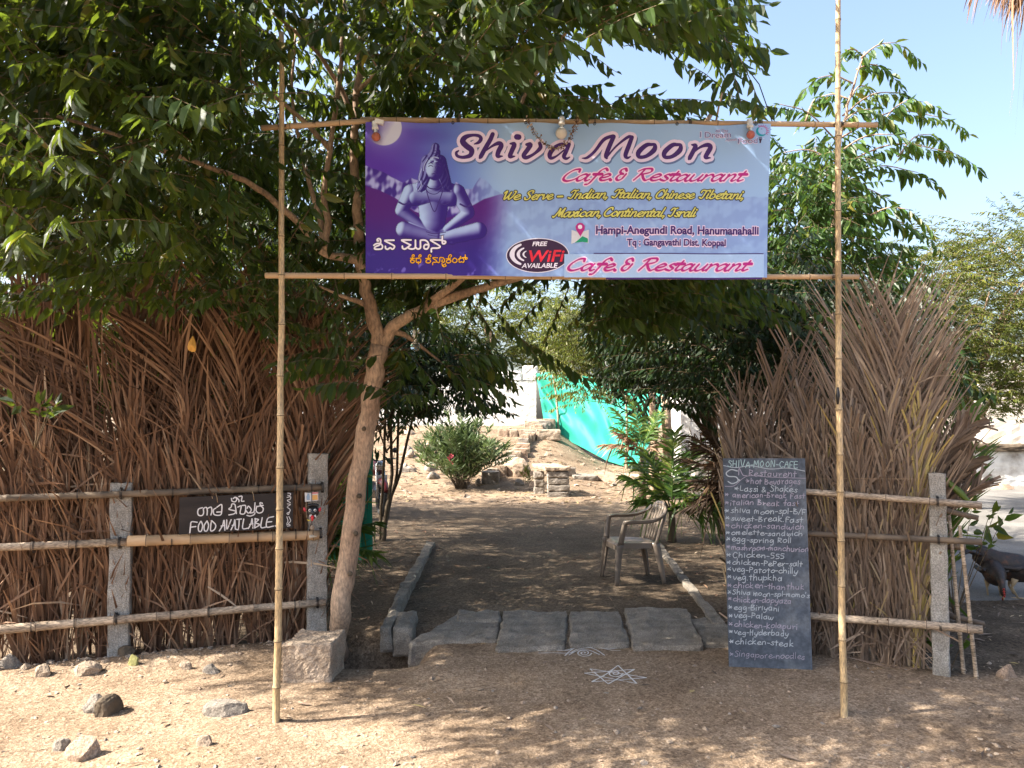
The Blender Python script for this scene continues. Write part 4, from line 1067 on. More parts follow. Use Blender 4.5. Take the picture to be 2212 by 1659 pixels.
def leafy_sprig(label, base, n, H, leaf, cat='plant', lean=(0, 0)):
    t = thing('leafy_plant', base, label, cat)
    mb = MB(); cr = Crown(True, .45, .25)
    for i in range(n):
        a = random.uniform(0, 6.283); e = Vector(base) + Vector((math.cos(a) * H * .4 + lean[0], math.sin(a) * H * .4 + lean[1], H * random.uniform(.6, 1)))
        limb(mb, [Vector(base) - Vector((0, 0, .03)), Vector(base) * .5 + e * .5, e], .005, .002, 4, i)
        cr.spray(Vector(base) * .4 + e * .6, e - Vector(base), H * .45, 6, leaf, .1, .6, 0)
    mb.build('stem', TWIG, t); cr.build('foliage', t, LEAF)
leafy_sprig('small green seedling with oval leaves at the foot of the right stone post', at_g(2050, 1448), 3, .26, .11)
leafy_sprig('weedy climbing plant with dry twigs behind the right stone post', at_g(2062, 1330), 9, 1.05, .16)
for k, (px, py, lb) in enumerate(((1240, 960, 'green weed growing at the corner of the wall and the net'), (1140, 968, 'yellowish tuft of weeds on the bank under the white wall'), (1015, 905, 'bright leafy weed on the bank under the wall, behind the oleander'))):
    bush('weed_tuft', lb, at_g(px, py), 9, .5, .35, .12, LEAF_LIME if k else LEAF, 10, 'weed', ratio=.25, stemr=.004)
leafy_sprig('green sprig of leaves sticking out of the left fence at the edge', P(75, 960, 5.1), 4, .32, .12)

# the palm whose dead skirt hangs in at the top right corner
pb = Vector((P(2385, 60, 11).x, 11, 0))
t = thing('fan_palm', pb, 'tall palm with a skirt of dead straw coloured leaves, top right corner', 'palm')
mb = MB(); mb.tube([pb, pb + Vector((.05, 0, 4)), pb + Vector((0, 0, 9.2))], [.26, .22, .2], 14); mb.build('trunk', BARK_DARK, t)
sk = MB()
for k in range(46):
    a = random.uniform(0, 6.283); z = random.uniform(8.6, 9.5)
    p0 = pb + Vector((math.cos(a) * .2, math.sin(a) * .2, z)); o = random.uniform(.5, 1.15)
    if o < .0: continue
    frond(sk, p0, Vector((math.cos(a) * o, math.sin(a) * o, .35)), 1.0 * o + .2, 40, (18, 30), .5, .03, Vector((math.cos(a) * .2, math.sin(a) * .2, -.7)), None, .55, None, .9, .8, .62, .2)
sk.build('dead_leaf_skirt', DRY_BROWN, t)
# ------------------------------------------------------------------ bamboo
def bamboo(mb, a, b, r0, r1, gap=.24, mat=0, nodemat=1, n=10, bend=(0, 0, 0), seed=0):
    a, b = Vector(a), Vector(b); L = (b - a).length; rr = random.Random(seed)
    pos = [0.0]; x = rr.uniform(.3, .9) * gap; nodes = []
    while x < L - .03:
        nodes.append(x); pos += [x - .012, x - .004, x + .004, x + .012]; x += gap * rr.uniform(.8, 1.25)
    pos.append(L)
    pts, rad = [], []
    bv = Vector(bend)
    for q in pos:
        s = q / L
        j = Vector((noise.noise(Vector((q * 2.2, seed, 0))), noise.noise(Vector((seed, q * 2.2, 0))), 0)) * r0 * .28
        pts.append(a.lerp(b, s) + bv * math.sin(math.pi * s) + j)
        k = min([abs(q - z) for z in nodes] or [1])
        rad.append((r0 + (r1 - r0) * s) * (1.16 if k < .006 else 1.0))
    mb.tube(pts, rad, n, mat)
    for z in nodes:
        s = z / L
        i = pos.index(z - .004)
        d = (pts[i + 1] - pts[i])
        mb.tube([pts[i] - d * .1, pts[i] + d * .55], rad[i] * 1.02, n, nodemat, caps=False)
def tie(mb, c, r, axis, turns=3, w=.006, mat=0):
    ax = Vector(axis).normalized(); u = ax.orthogonal().normalized(); v = ax.cross(u); c = Vector(c)
    pts = [c + (u * math.cos(a) + v * math.sin(a)) * (r * (1 + .05 * math.sin(a * 3))) + ax * (w * 1.1 * (a / 6.283 - turns / 2)) for a in np.linspace(0, 6.283 * turns, 10 * turns)]
    mb.tube(pts, w * .35, 4, mat)

# ------------------------------------------------------------------ the two palm leaf fences
def stone_post(parent, c, w, d, H, direction, seed, name='stone_post', mat=None):
    mb = MB(); ex = direction; ey = Vector((-ex.y, ex.x, 0)); n = 34
    rows = []
    for j in range(n + 1):
        z = -.1 + (H + .1) * j / n
        ring = []
        for i in range(24):
            a = i / 24 * 4; k = int(a); f = a - k
            q = [(-1, -1), (1, -1), (1, 1), (-1, 1), (-1, -1)]
            x = q[k][0] + (q[k + 1][0] - q[k][0]) * f; y = q[k][1] + (q[k + 1][1] - q[k][1]) * f
            rl = max(abs(x), abs(y)); cc = .93 if abs(abs(x) - abs(y)) < .15 else 1
            p = Vector(c) + ex * x * w / 2 * cc + ey * y * d / 2 * cc + Vector((0, 0, z))
            s = Vector((p.x * 9 + seed, p.y * 9, p.z * 9))
            p += noise.noise_vector(s) * .007 + noise.noise_vector(s * 3) * .004
            ring.append(p)
        rows += ring
    fs = [(j * 24 + i, j * 24 + (i + 1) % 24, (j + 1) * 24 + (i + 1) % 24, (j + 1) * 24 + i) for j in range(n) for i in range(24)]
    fs.append(tuple(n * 24 + i for i in range(24)))
    mb.add(rows, fs)
    return mb.build(name, mat or GRANITE, parent)
def fence_pt(A, D, N, u, out, z): 
    p = A + D * u + N * out
    return Vector((p.x, p.y, z))

lfence = thing('palm_leaf_fence', (FA + FB) / 2, 'brown dried palm leaf fence left of the entrance, tied to bamboo rails', 'fence')
def ul(px):                       # distance along the left fence seen at a column of the picture
    x = (px - 1106) / FPX
    return (FA.x - x * FA.y) / (x * FD.y - FD.x)
uL = lambda px, Y=None: ul(px)
r0 = random.Random(21)
face_l = FN
cnt = 0
def lfrond(px, out, z0, lean, L, ang, leafl, w, tint, curve=(0, 0), n=92, droop=.1, yaw=0, cut=None, s0=.06, rad=.011, prof=None):
    global cnt
    f = MB()
    b = fence_pt(FA, FD, FN, ul(px), out, z0)
    up = FD * math.sin(lean) + Vector((0, 0, math.cos(lean))) + FN * r0.uniform(-.02, .03)
    fc = FN * math.cos(yaw) + FD * math.sin(yaw)
    frond(f, b, up, L, n, ang, leafl, w, FD * curve[0] + Vector((0, 0, curve[1])) + FN * r0.uniform(-.05, .06), fc, s0, r0, droop, .45, tint, .17, cut, rad, prof)
    f.build('palm_frond', DRY_BROWN, lfence)
LONG = lambda s: .9 + .35 * s - .55 * s * s
# back rows: tall leaves standing up, packed, in the dark
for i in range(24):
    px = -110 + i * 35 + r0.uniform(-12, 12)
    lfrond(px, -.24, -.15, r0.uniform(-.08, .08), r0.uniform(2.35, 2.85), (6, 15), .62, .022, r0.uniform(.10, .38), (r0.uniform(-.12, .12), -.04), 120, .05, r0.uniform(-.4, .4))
# the tall fans
for px, lean, L, cv, tn in ((60, -.12, 2.2, -.75, .45), (130, -.05, 2.4, -.9, .5), (215, -.05, 2.35, -.45, .5), (250, -.10, 2.3, -1.0, .42), (330, -.18, 2.5, -.55, .45), (365, .02, 2.5, -.3, .40), (420, -.10, 2.55, -.2, .5),
                            (470, -.36, 2.2, -.2, .55), (510, .06, 2.6, .1, .45), (545, -.03, 2.5, -.1, .55), (590, -.22, 2.3, -.3, .5), (600, .04, 2.35, .1, .5), (632, .06, 2.15, .18, .55), (640, .02, 2.3, .05, .45), (648, .10, 2.0, .24, .52), (655, .05, 1.8, .2, .5)):
    lfrond(px, r0.uniform(-.2, -.10), -.1, lean * .85, L * 1.13, (9, 28), .78, .018, tn, (cv, -.35 * abs(cv)), 124, .13, r0.uniform(-.3, .3), prof=LONG)
# front rows: shorter leaves hanging close, their tips pointing up
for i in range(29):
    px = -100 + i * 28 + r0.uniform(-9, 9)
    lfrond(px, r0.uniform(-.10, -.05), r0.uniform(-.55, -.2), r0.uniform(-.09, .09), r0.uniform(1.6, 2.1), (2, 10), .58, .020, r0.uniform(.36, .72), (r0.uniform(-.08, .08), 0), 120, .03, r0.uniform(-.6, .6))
for i in range(17):
    px = -80 + i * 46 + r0.uniform(-12, 12)
    lfrond(px, r0.uniform(-.075, -.055), r0.uniform(-.3, .5), r0.uniform(-.18, .18), r0.uniform(.9, 1.3), (4, 18), .46, .019, r0.uniform(.4, .78), (r0.uniform(-.1, .1), 0), 84, .06, r0.uniform(-.6, .6), cut=r0.choice([None, None, .34]))
# loose leaflets lying across
ll = MB()
for i in range(480):
    u = ul(r0.uniform(-90, 700)); z = r0.choice([r0.uniform(.02, .45), r0.uniform(.02, 1.3), r0.uniform(.02, 1.3), r0.uniform(.9, 2.0)]); a = r0.gauss(0, .2) if r0.random() < .85 else r0.gauss(0, 1.2); l = r0.uniform(.15, .6)
    d = FD * math.sin(a) + Vector((0, 0, math.cos(a)))
    p = fence_pt(FA, FD, FN, u, r0.uniform(-.07, .03 if z < 1.1 else .0), z)
    bow = FN * r0.uniform(0, .10) + Vector((0, 0, -r0.uniform(0, .15) * l))
    wv = d.cross(FN) * math.cos(r0.gauss(0, .5)) + FN * math.sin(r0.gauss(0, .5)); w = r0.uniform(.006, .017)
    vs = []
    for q, k in ((0, .6), (.35, 1), (.7, .8), (1, .1)):
        c = p + d * l * (q - .5) + bow * (q * q)
        vs += [c - wv * w * k * .5, c + wv * w * k * .5]
    ll.add(vs, [(0, 1, 3, 2), (2, 3, 5, 4), (4, 5, 7, 6)], 0, min(1, max(0, r0.gauss(.6, .2))))
o = ll.build('loose_leaflets', DRY_BROWN, lfence); o['kind'] = 'stuff'
# a dark backing of old leaves behind the stack so that it reads dense
stone_post(lfence, (*fence_pt(FA, FD, FN, ul(268), .0, 0)[:2], 0), .145, .13, 1.27, FD, 3)
stone_post(lfence, (*fence_pt(FA, FD, FN, ul(688), .0, 0)[:2], 0), .150, .14, 1.46, FD, 8)
pu0, pu1 = ul(268), ul(688)
for z0, z1, ua, ub, m, ra, rb, sd in ((1.19, 1.205, ul(-130), ul(694), BAMBOO_DARK, .022, .026, 1), (.865, .855, ul(-130), ul(292), BAMBOO_GREY, .026, .027, 2), (.862, .838, ul(286), ul(690), BAMBOO_TAN, .038, .036, 3), (.305, .322, ul(-130), ul(703), BAMBOO_GREY, .032, .026, 4)):
    b = MB(); bamboo(b, fence_pt(FA, FD, FN, ua, .105, z0), fence_pt(FA, FD, FN, ub, .105, z1), ra, rb, .28, seed=sd)
    b.build('bamboo_rail', [m, BAMBOO_DARK], lfence)
for px in (268, 688):
    for z in (1.2, .85, .32):
        b = MB(); tie(b, fence_pt(FA, FD, FN, ul(px) + r0.uniform(-.03, .03), .10, z), .042, FD, 3, .006); b.build('wire_tie', WIRE, lfence)
for px in (90, 180, 380, 460, 560, 640):
    for z in (1.2, .85, .315):
        if r0.random() < .7:
            b = MB(); tie(b, fence_pt(FA, FD, FN, ul(px), .105, z + .0), .041, FD, 2, .005); b.build('wire_tie', WIRE, lfence)

rfence = thing('palm_leaf_fence', (RA + RB) / 2, 'greyish dried palm leaf fence right of the entrance, behind the chalkboard', 'fence')
def ur(px):
    x = (px - 1106) / FPX
    return (RA.x - x * RA.y) / (x * RD.y - RD.x)
def rfrond(px, out, z0, lean, L, ang, leafl, w, tint, curve=(0, 0), n=92, droop=.06, yaw=0, cut=None, s0=.06, prof=None, mat=None):
    f = MB()
    b = fence_pt(RA, RD, RN, ur(px), out, z0)
    up = RD * math.sin(lean) + Vector((0, 0, math.cos(lean))) + RN * r0.uniform(-.02, .03)
    fc = RN * math.cos(yaw) + RD * math.sin(yaw)
    frond(f, b, up, L, n, ang, leafl, w, RD * curve[0] + Vector((0, 0, curve[1])) + RN * r0.uniform(-.05, .05), fc, s0, r0, droop, .4, tint, .15, cut, .011, prof)
    f.build('palm_frond', mat or DRY_GREY, rfence)
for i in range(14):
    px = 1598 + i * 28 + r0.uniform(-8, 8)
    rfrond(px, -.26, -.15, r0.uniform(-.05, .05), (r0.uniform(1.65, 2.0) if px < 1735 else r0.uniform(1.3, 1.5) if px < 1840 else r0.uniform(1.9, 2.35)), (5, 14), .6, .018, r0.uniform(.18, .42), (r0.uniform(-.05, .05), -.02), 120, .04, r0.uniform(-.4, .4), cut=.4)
for px, lean, L, cv, tn in ((1640, -.04, 1.95, -.06, .42), (1690, .02, 2.25, .05, .4), (1630, -.06, 1.85, -.04, .42), (1660, .0, 2.1, .03, .35), (1712, -.03, 2.0, .0, .40),
                            (1850, -.03, 2.1, .0, .55), (1885, -.04, 2.35, -.05, .6), (1895, .0, 2.45, .0, .55), (1910, -.01, 2.35, .02, .6), (1925, .01, 2.4, .03, .62), (1935, .02, 2.25, .06, .6), (1945, .02, 2.1, .05, .55), (1955, .0, 1.95, .03, .55)):
    rfrond(px, r0.uniform(-.2, -.11), -.05, lean, L, (8, 20) if px < 1800 else (9, 26), .52 if px < 1800 else .78, .014, tn, (cv, -.1 * abs(cv)), 124, .07, r0.uniform(-.25, .25), prof=LONG, cut=.40 if px < 1800 else None)
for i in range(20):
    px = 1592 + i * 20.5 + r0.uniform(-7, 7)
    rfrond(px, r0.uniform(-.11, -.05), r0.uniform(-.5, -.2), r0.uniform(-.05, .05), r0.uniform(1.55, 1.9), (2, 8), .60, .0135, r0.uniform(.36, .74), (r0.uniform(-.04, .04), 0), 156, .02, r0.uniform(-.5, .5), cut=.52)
for px, ln, L, tn in ((1618, -.10, 1.45, .5), (1650, -.04, 1.55, .55), (1700, .08, 1.6, .55), (1755, -.03, 1.5, .5), (1800, .07, 1.35, .55), (1850, -.04, 1.5, .6), (1895, .04, 1.6, .6), (1940, .06, 1.7, .55), (1962, .02, 1.6, .95), (1972, .03, 1.8, .95)):
    rfrond(px, -.06, .2 if px < 1900 else .0, ln, L, (6, 17), .50, .015, tn, (0, 0), 120, .02, r0.uniform(-.3, .3), cut=.38, s0=.02)
# stubs of cut leaves sticking out past the post on the right
for px, ln, L, z in ((2000, .45, .50, 1.05), (2002, .36, .56, 1.2), (1998, .62, .48, .95), (2000, .3, .6, .9), (1994, .5, .52, 1.3)):
    rfrond(px, -.16, z, ln, L, (10, 22), .26, .02, r0.uniform(.2, .45), (.05, -.05), 50, .05, r0.uniform(-.5, .5), cut=.24)
for px, ln, L in ((1985, .14, 1.55), (1992, .2, 1.3)):
    rfrond(px, -.3, .3, ln, L, (12, 26), .4, .018, .5, (.08, -.05), 80, .1, 0, mat=PALM)
ll = MB()
for i in range(220):
    u = ur(r0.uniform(1590, 2005)); z = r0.uniform(.02, 1.5); a = r0.gauss(0, .35); l = r0.uniform(.12, .5)
    if r0.random() < .25: z = r0.uniform(.0, .25); a = r0.gauss(0, 1.2)
    d = RD * math.sin(a) + Vector((0, 0, math.cos(a)))
    p = fence_pt(RA, RD, RN, u, r0.uniform(-.07, .03), max(z, l * .5 * abs(math.cos(a)) + .01)); w = r0.uniform(.006, .017)
    wv = d.cross(RN) * math.cos(r0.gauss(0, .5)) + RN * math.sin(r0.gauss(0, .5)); bow = RN * r0.uniform(0, .08) + Vector((0, 0, -r0.uniform(0, .15) * l))
    vs = []
    for q, k in ((0, .6), (.35, 1), (.7, .8), (1, .1)):
        c = p + d * l * (q - .5) + bow * (q * q)
        vs += [c - wv * w * k * .5, c + wv * w * k * .5]
    ll.add(vs, [(0, 1, 3, 2), (2, 3, 5, 4), (4, 5, 7, 6)], 0, min(1, max(0, r0.gauss(.55, .18))))
o = ll.build('loose_leaflets', DRY_GREY, rfence); o['kind'] = 'stuff'
stone_post(rfence, (*fence_pt(RA, RD, RN, ur(2020), .0, 0)[:2], 0), .105, .11, 1.36, RD, 12)
for z0, z1, ua, ub, ra, m, sd in ((1.225, 1.165, ur(1600), ur(2112), .021, BAMBOO_GREY, 11), (.895, .925, ur(1600), ur(2112), .019, BAMBOO_DARK, 12), (.30, .355, ur(1600), ur(2108), .025, BAMBOO_GREY, 13)):
    b = MB(); bamboo(b, fence_pt(RA, RD, RN, ua, .10, z0), fence_pt(RA, RD, RN, ub, .10, z1), ra, ra * 1.1, .26, seed=sd)
    b.build('bamboo_rail', [m, BAMBOO_DARK], rfence)
for z, L, dz in ((1.12, .30, -.06), (.84, .22, .02), (.40, .32, -.05)):
    b = MB(); bamboo(b, fence_pt(RA, RD, RN, ur(2000), -.10, z), fence_pt(RA, RD, RN, ur(2000) + L, -.08, z + dz), .02, .018, .3, seed=int(z * 90))
    b.build('broken_stake', [BAMBOO_DARK, NODE], rfence)
for (xa, ya), (xb, yb), Yd in (((2060, 1115), (2083, 1455), 5.28), ((2093, 1140), (2112, 1465), 5.14)):
    b = MB(); pt = P(xa, ya, Yd); pb = at_g(xb, yb)
    bamboo(b, (pb.x, pb.y, pb.z - .1), (pt.x, pb.y - .0, pt.z), .014, .011, .20, seed=xa)
    b.build('bamboo_upright', [BAMBOO_GREY, NODE], rfence)
b = MB()
q = [P(1742, 1035, 5.70), P(1850, 1034, 5.55), P(2000, 1035, 5.26)]
b.tube(q, .0016, 4); b.build('string', BAMBOO_TAN, rfence)
for z in (1.18, .92, .34):
    b = MB(); tie(b, fence_pt(RA, RD, RN, ur(2020), .095, z), .034, RD, 3, .005); b.build('wire_tie', WIRE, rfence)
# a broad stub of palm midrib pointing down to the right behind the post
b = MB(); p0, p1, p2 = P(2035, 1030, 5.35), P(2075, 1065, 5.3), P(2108, 1102, 5.25)
b.tube([p0, p1, p2], [.016, .024, .006], 6, 0, .75); b.build('leaf_stalk', PALM, rfence)

# ------------------------------------------------------------------ the bamboo frame that carries the sign
frame = thing('bamboo_frame', (.3, 4.56, 0), 'tall bamboo frame of two poles and two crossbars holding the sign over the entrance', 'frame')
gl0, gr0 = at_g(597, 1556), at_g(1823, 1547)
def pole(base, top, r0_, r1_, sd, gap):
    b = MB(); bamboo(b, base - Vector((0, 0, .12)), top, r0_, r1_, gap, n=12, bend=(.012 if sd == 31 else -.016, 0, 0), seed=sd); b.build('pole', [BAMBOO, NODE], frame)
YB = 4.58
pole(gl0, P(608, 70, gl0.y + .02), .021, .0145, 31, .265)
pole(gr0, P(1811, -120, gr0.y + .02), .0205, .0140, 32, .255)
pb_ = P(1810, 855, gr0.y - .022)
b = MB(); b.tube([pb_ + Vector((0, 0, .05)), pb_, pb_ - Vector((0.002, 0, .05))], [.006, .012, .005], 6); b.build('burnt_mark', WIRE, frame)
def bar(a, b_, r, sd, name='crossbar'):
    m_ = MB(); bamboo(m_, a, b_, r, r * .92, .32, n=10, seed=sd); m_.build(name, [BAMBOO_TAN, NODE], frame)
bar(P(565, 277, 4.515), P(800, 261, 4.60), .017, 41); bar(P(780, 259, 4.625), P(1895, 270, 4.605), .017, 42)
bar(P(573, 595, 4.50), P(1150, 598, 4.64), .018, 43); bar(P(1130, 598, 4.68), P(1855, 598, 4.60), .017, 44)
for px, py, Y_, ax in ((610, 274, 4.53, (0, 0, 1)), (609, 594, 4.53, (0, 0, 1)), (1812, 269, 4.58, (0, 0, 1)), (1809, 598, 4.58, (0, 0, 1)), (768, 262, 4.62, (1, 0, 0)), (680, 268, 4.56, (1, 0, 0)), (1270, 262, 4.62, (1, 0, 0)), (1490, 264, 4.61, (1, 0, 0)), (1640, 266, 4.61, (1, 0, 0)), (990, 260, 4.62, (1, 0, 0))):
    b = MB(); tie(b, P(px, py, Y_), .028 if ax[2] else .02, ax, 3, .006); b.build('wire_tie', WIRE, frame)
# cable from the tree top down to the sign
cb = MB()
cb.tube([P(1508, -20, 4.9), P(1545, 50, 4.85), P(1600, 130, 4.8), P(1640, 182, 4.75), P(1668, 262, 4.7)], .0035, 5)
cb.build('cable', WIRE, None, 'thin black cable hanging from the tree down to the right end of the sign', 'cable')
# ------------------------------------------------------------------ the printed sign
SW_TL, SW_TR, SW_BL, SW_BR = P(790, 264, 4.56), P(1664, 269, 4.585), P(790, 594, 4.57), P(1656, 600, 4.59)
def S3(x, y, off=0.0):
    """picture coordinates of the sign (78..2142 across, 60..850 down) -> place"""
    u = (x - 78) / 2060.0
    v = (y - 62 - 12 * u) / 772.0
    p = (SW_TL * (1 - u) + SW_TR * u) * (1 - v) + (SW_BL * (1 - u) + SW_BR * u) * v
    p = p.copy()
    p.y -= off + .020 * math.exp(-((v - .5 - .3 * math.sin(u * 5)) / .22) ** 2) * math.sin(u * 13) + .011 * math.exp(-v / .16) * math.sin(u * 34 + v * 6) + .007 * math.exp(-(1 - v) / .15) * math.sin(u * 27) + .010 * math.sin(u * 9 + v * 2) * math.sin(math.pi * v) + .006 * math.sin(v * 7 + u * 21) * (1 - u * .5)
    return p
def S3u(x, y, off=0.0):          # y upwards, for the pens
    return S3(x, -y, off)
sign = thing('sign_banner', (SW_BL + SW_BR) / 2, 'large purple and blue printed restaurant sign hung between the bamboo poles', 'sign')
def lin(c): return np.where(c <= .04045, c / 12.92, ((c + .055) / 1.055) ** 2.4)
gx = np.concatenate([np.linspace(78, 810, 330), np.linspace(816, 2138, 130)]); gy = np.linspace(0, 1, 300)
GX, GV = np.meshgrid(gx, gy)
GU = (GX - 78) / 2060
GY = 62 + 12 * GU + GV * 772
def blendc(a, b, t): return a + (b - a) * t[..., None]
def C(*c): return np.array(c, float) / 255
n1 = .5 + .5 * wav(GX, GY, .012, 0); n2 = .5 + .5 * wav(GX * .35, GY * 1.6, .02, 11); n3 = .5 + .5 * wav(GX, GY, .07, 22)
# sky of the print: purple at the left running to pale blue
t = np.clip((GX - 120) / 620 + .25 * (n2 - .5), 0, 1)
col = blendc(np.broadcast_to(C(92, 62, 160), GX.shape + (3,)).copy(), np.broadcast_to(C(108, 128, 200), GX.shape + (3,)), sstep(0, .8, t))
col = blendc(col, np.broadcast_to(C(168, 196, 232), GX.shape + (3,)), sstep(480, 860, GX + 50 * (n1 - .5) + .15 * (300 - np.abs(GY - 320))))
col = blendc(col, np.broadcast_to(C(132, 140, 205), GX.shape + (3,)), .5 * sstep(.55, .9, n2) * (1 - sstep(500, 800, GX)))
# moon
d = np.hypot(GX - 170, GY - 92)
col = blendc(col, np.broadcast_to(C(150, 150, 215), GX.shape + (3,)), .5 * np.exp(-np.maximum(d - 92, 0) / 45))
mo = sstep(94, 90, d) if False else 1 - sstep(89, 93, d)
mc = blendc(np.broadcast_to(C(104, 88, 172), GX.shape + (3,)), np.broadcast_to(C(205, 208, 226), GX.shape + (3,)), np.clip((GX - 105 + .5 * (GY - 90) + 40 * (n3 - .5)) / 110, 0, 1))
col = blendc(col, mc, mo)
# mountains
def ridge(pts, x): return np.interp(x, [p[0] for p in pts], [p[1] for p in pts])
r1 = ridge([(70, 275), (110, 300), (170, 320), (230, 350), (270, 372), (310, 345), (350, 360), (420, 420), (500, 410), (540, 365), (580, 400), (620, 400), (660, 342), (690, 352), (730, 400), (800, 440)], GX) + 16 * (n3 - .5)
tex = sstep(.45, .68, n3 + .6 * (.5 + .5 * wav(GX * 1.4, GY * .5, .09, 5)) - .25)
fade = 1 - sstep(560, 800, GX)
mc = blendc(np.broadcast_to(C(70, 48, 132), GX.shape + (3,)), np.broadcast_to(C(178, 180, 226), GX.shape + (3,)), tex)
mc = blendc(mc, np.broadcast_to(C(140, 165, 215), GX.shape + (3,)), sstep(520, 720, GX) * .7)
col = blendc(col, mc, sstep(-3, 3, GY - r1) * (.35 + .65 * fade))
r2 = ridge([(70, 385), (150, 410), (230, 450), (330, 520), (450, 560), (560, 530), (610, 490), (680, 450), (760, 425), (830, 415)], GX)
gc = blendc(np.broadcast_to(C(84, 40, 118), GX.shape + (3,)), np.broadcast_to(C(62, 46, 128), GX.shape + (3,)), sstep(470, 760, GY + 60 * (n1 - .5)))
gf = 1 - sstep(640, 830, GX + .12 * (GY - 600))
col = blendc(col, gc, sstep(-3, 3, GY - r2) * gf)
spk = sstep(.80, .92, n3 + .35 * (.5 + .5 * wav(GX, GY, .21, 9)) ) * sstep(690, 790, GY + 60 * (n1 - .5)) * gf
col = blendc(col, np.broadcast_to(C(126, 116, 200), GX.shape + (3,)), spk * .9)
# the seated stone figure of the print: heights of rounded limbs, lit from the upper left as in the picture
Hh = np.zeros_like(GX)
Yf = GY
def ell(cx, cy, rx, ry, amp=1.0, rot=0.0):
    global Hh
    c_, s_ = math.cos(rot), math.sin(rot)
    x = (GX - cx) * c_ + (Yf - cy) * s_; y = -(GX - cx) * s_ + (Yf - cy) * c_
    q = 1 - (x / rx) ** 2 - (y / ry) ** 2
    Hh = np.maximum(Hh, np.where(q > 0, amp * min(rx, ry) * np.sqrt(np.maximum(q, 0)) + 1, 0))
def cap(a, b, ra, rb, amp=1.0, base=0):
    global Hh
    a = np.array(a, float); b = np.array(b, float); d_ = b - a
    s_ = np.clip(((GX - a[0]) * d_[0] + (Yf - a[1]) * d_[1]) / (d_ @ d_), 0, 1)
    r_ = ra + (rb - ra) * s_
    dd = np.hypot(GX - a[0] - s_ * d_[0], Yf - a[1] - s_ * d_[1])
    q = 1 - (dd / r_) ** 2
    Hh = np.maximum(Hh, np.where(q > 0, base + amp * r_ * np.sqrt(np.maximum(q, 0)) + 1, 0))
cap((425, 430), (422, 570), 84, 64, .5); cap((345, 430), (500, 430), 60, 60, .75)     # trunk of the body
cap((330, 440), (510, 440), 52, 52, .9); ell(375, 450, 62, 44, 1.0); ell(475, 450, 58, 44, 1.0)
cap((310, 420), (265, 510), 42, 33, 1.0); cap((545, 420), (600, 515), 42, 33, 1.0)     # upper arms
cap((262, 515), (395, 610), 31, 20, 1.05); cap((602, 520), (490, 608), 31, 20, 1.05)   # forearms
cap((275, 610), (440, 650), 40, 32, 1.05); cap((655, 606), (450, 655), 42, 28, 1.05)   # legs
cap((330, 640), (520, 660), 24, 22, 1.0); cap((590, 640), (440, 672), 24, 18, 1.1)
cap((390, 612), (485, 612), 17, 15, 1.1)                                               # hands
cap((428, 330), (430, 385), 40, 56, .9)                                                # neck
Bd = Hh > 0
hair = np.zeros_like(GX, bool)
Hb = Hh.copy(); Hh = np.zeros_like(GX)
cap((395, 262), (362, 395), 36, 24, .9); cap((455, 262), (495, 390), 34, 24, .9); ell(425, 262, 60, 42, .8)
cap((426, 235), (430, 218), 36, 28, .9); ell(432, 190, 21, 23, 1.0)
hair = Hh > 0; Hhair = Hh * (1 + .25 * np.sin(GX * .28 + GY * .12 + 2 * np.sin(GY * .05)))
Hh = np.zeros_like(GX)
ell(428, 298, 43, 56, .95)
head = Hh > 0; ell(424, 300, 9, 22, 2.2); cap((405, 264), (419, 262), 4, 3, 4, 30); cap((432, 262), (448, 264), 3, 4, 4, 30)
Hhd = Hh
Ht = np.where(head, Hhd + 60, np.where(hair, Hhair + 35, Hb))
for _ in range(2):
    Ht = (Ht + np.roll(Ht, 1, 0) + np.roll(Ht, -1, 0) + np.roll(Ht, 1, 1) + np.roll(Ht, -1, 1)) / 5
gyv, gxv = np.gradient(Ht)
gxv = gxv / np.gradient(GX, axis=1); gyv = gyv / np.gradient(GY, axis=0)
nn_ = np.sqrt(gxv ** 2 + gyv ** 2 + 1)
lit = np.clip((.80 * gxv + .30 * gyv + .50) / nn_, 0, 1) * (1 - .45 * sstep(426, 470, GX) * (np.abs(GX - 450) < 60) * (GY < 420))
lit = lit * (.9 + .2 * n3)
fig = Bd | hair | head
fc_ = blendc(np.broadcast_to(C(58, 38, 120), GX.shape + (3,)), np.broadcast_to(C(190, 210, 246), GX.shape + (3,)), sstep(.12, .85, lit))
hc = blendc(np.broadcast_to(C(52, 34, 112), GX.shape + (3,)), np.broadcast_to(C(140, 142, 206), GX.shape + (3,)), sstep(.35, .95, lit))
fc_ = np.where((hair & ~head)[..., None], hc, fc_)
col = np.where(fig[..., None], fc_, col)
ed = fig & ~(np.roll(fig, 1, 0) & np.roll(fig, -1, 0) & np.roll(fig, 1, 1) & np.roll(fig, -1, 1))
col = np.where(ed[..., None], col * .75, col)
# right part: a few pale diagonal sheens of the print
sh = .5 * sstep(.97, 1.0, np.cos((GX - 1560 - .8 * (GY - 600)) / 60)) * sstep(1450, 1560, GX) * (1 - sstep(1560, 1720, GX)) * sstep(480, 600, GY)
col = blendc(col, np.broadcast_to(C(190, 212, 240), GX.shape + (3,)), sh)
col = lin(np.clip(col, 0, 1))
grey_ = col.mean(-1, keepdims=True)
col = np.clip(grey_ + (col - grey_) * 1.22, 0, 1) * .86
VV = np.array([S3(x, 62 + 12 * (x - 78) / 2060 + v * 772) for v in gy for x in gx])
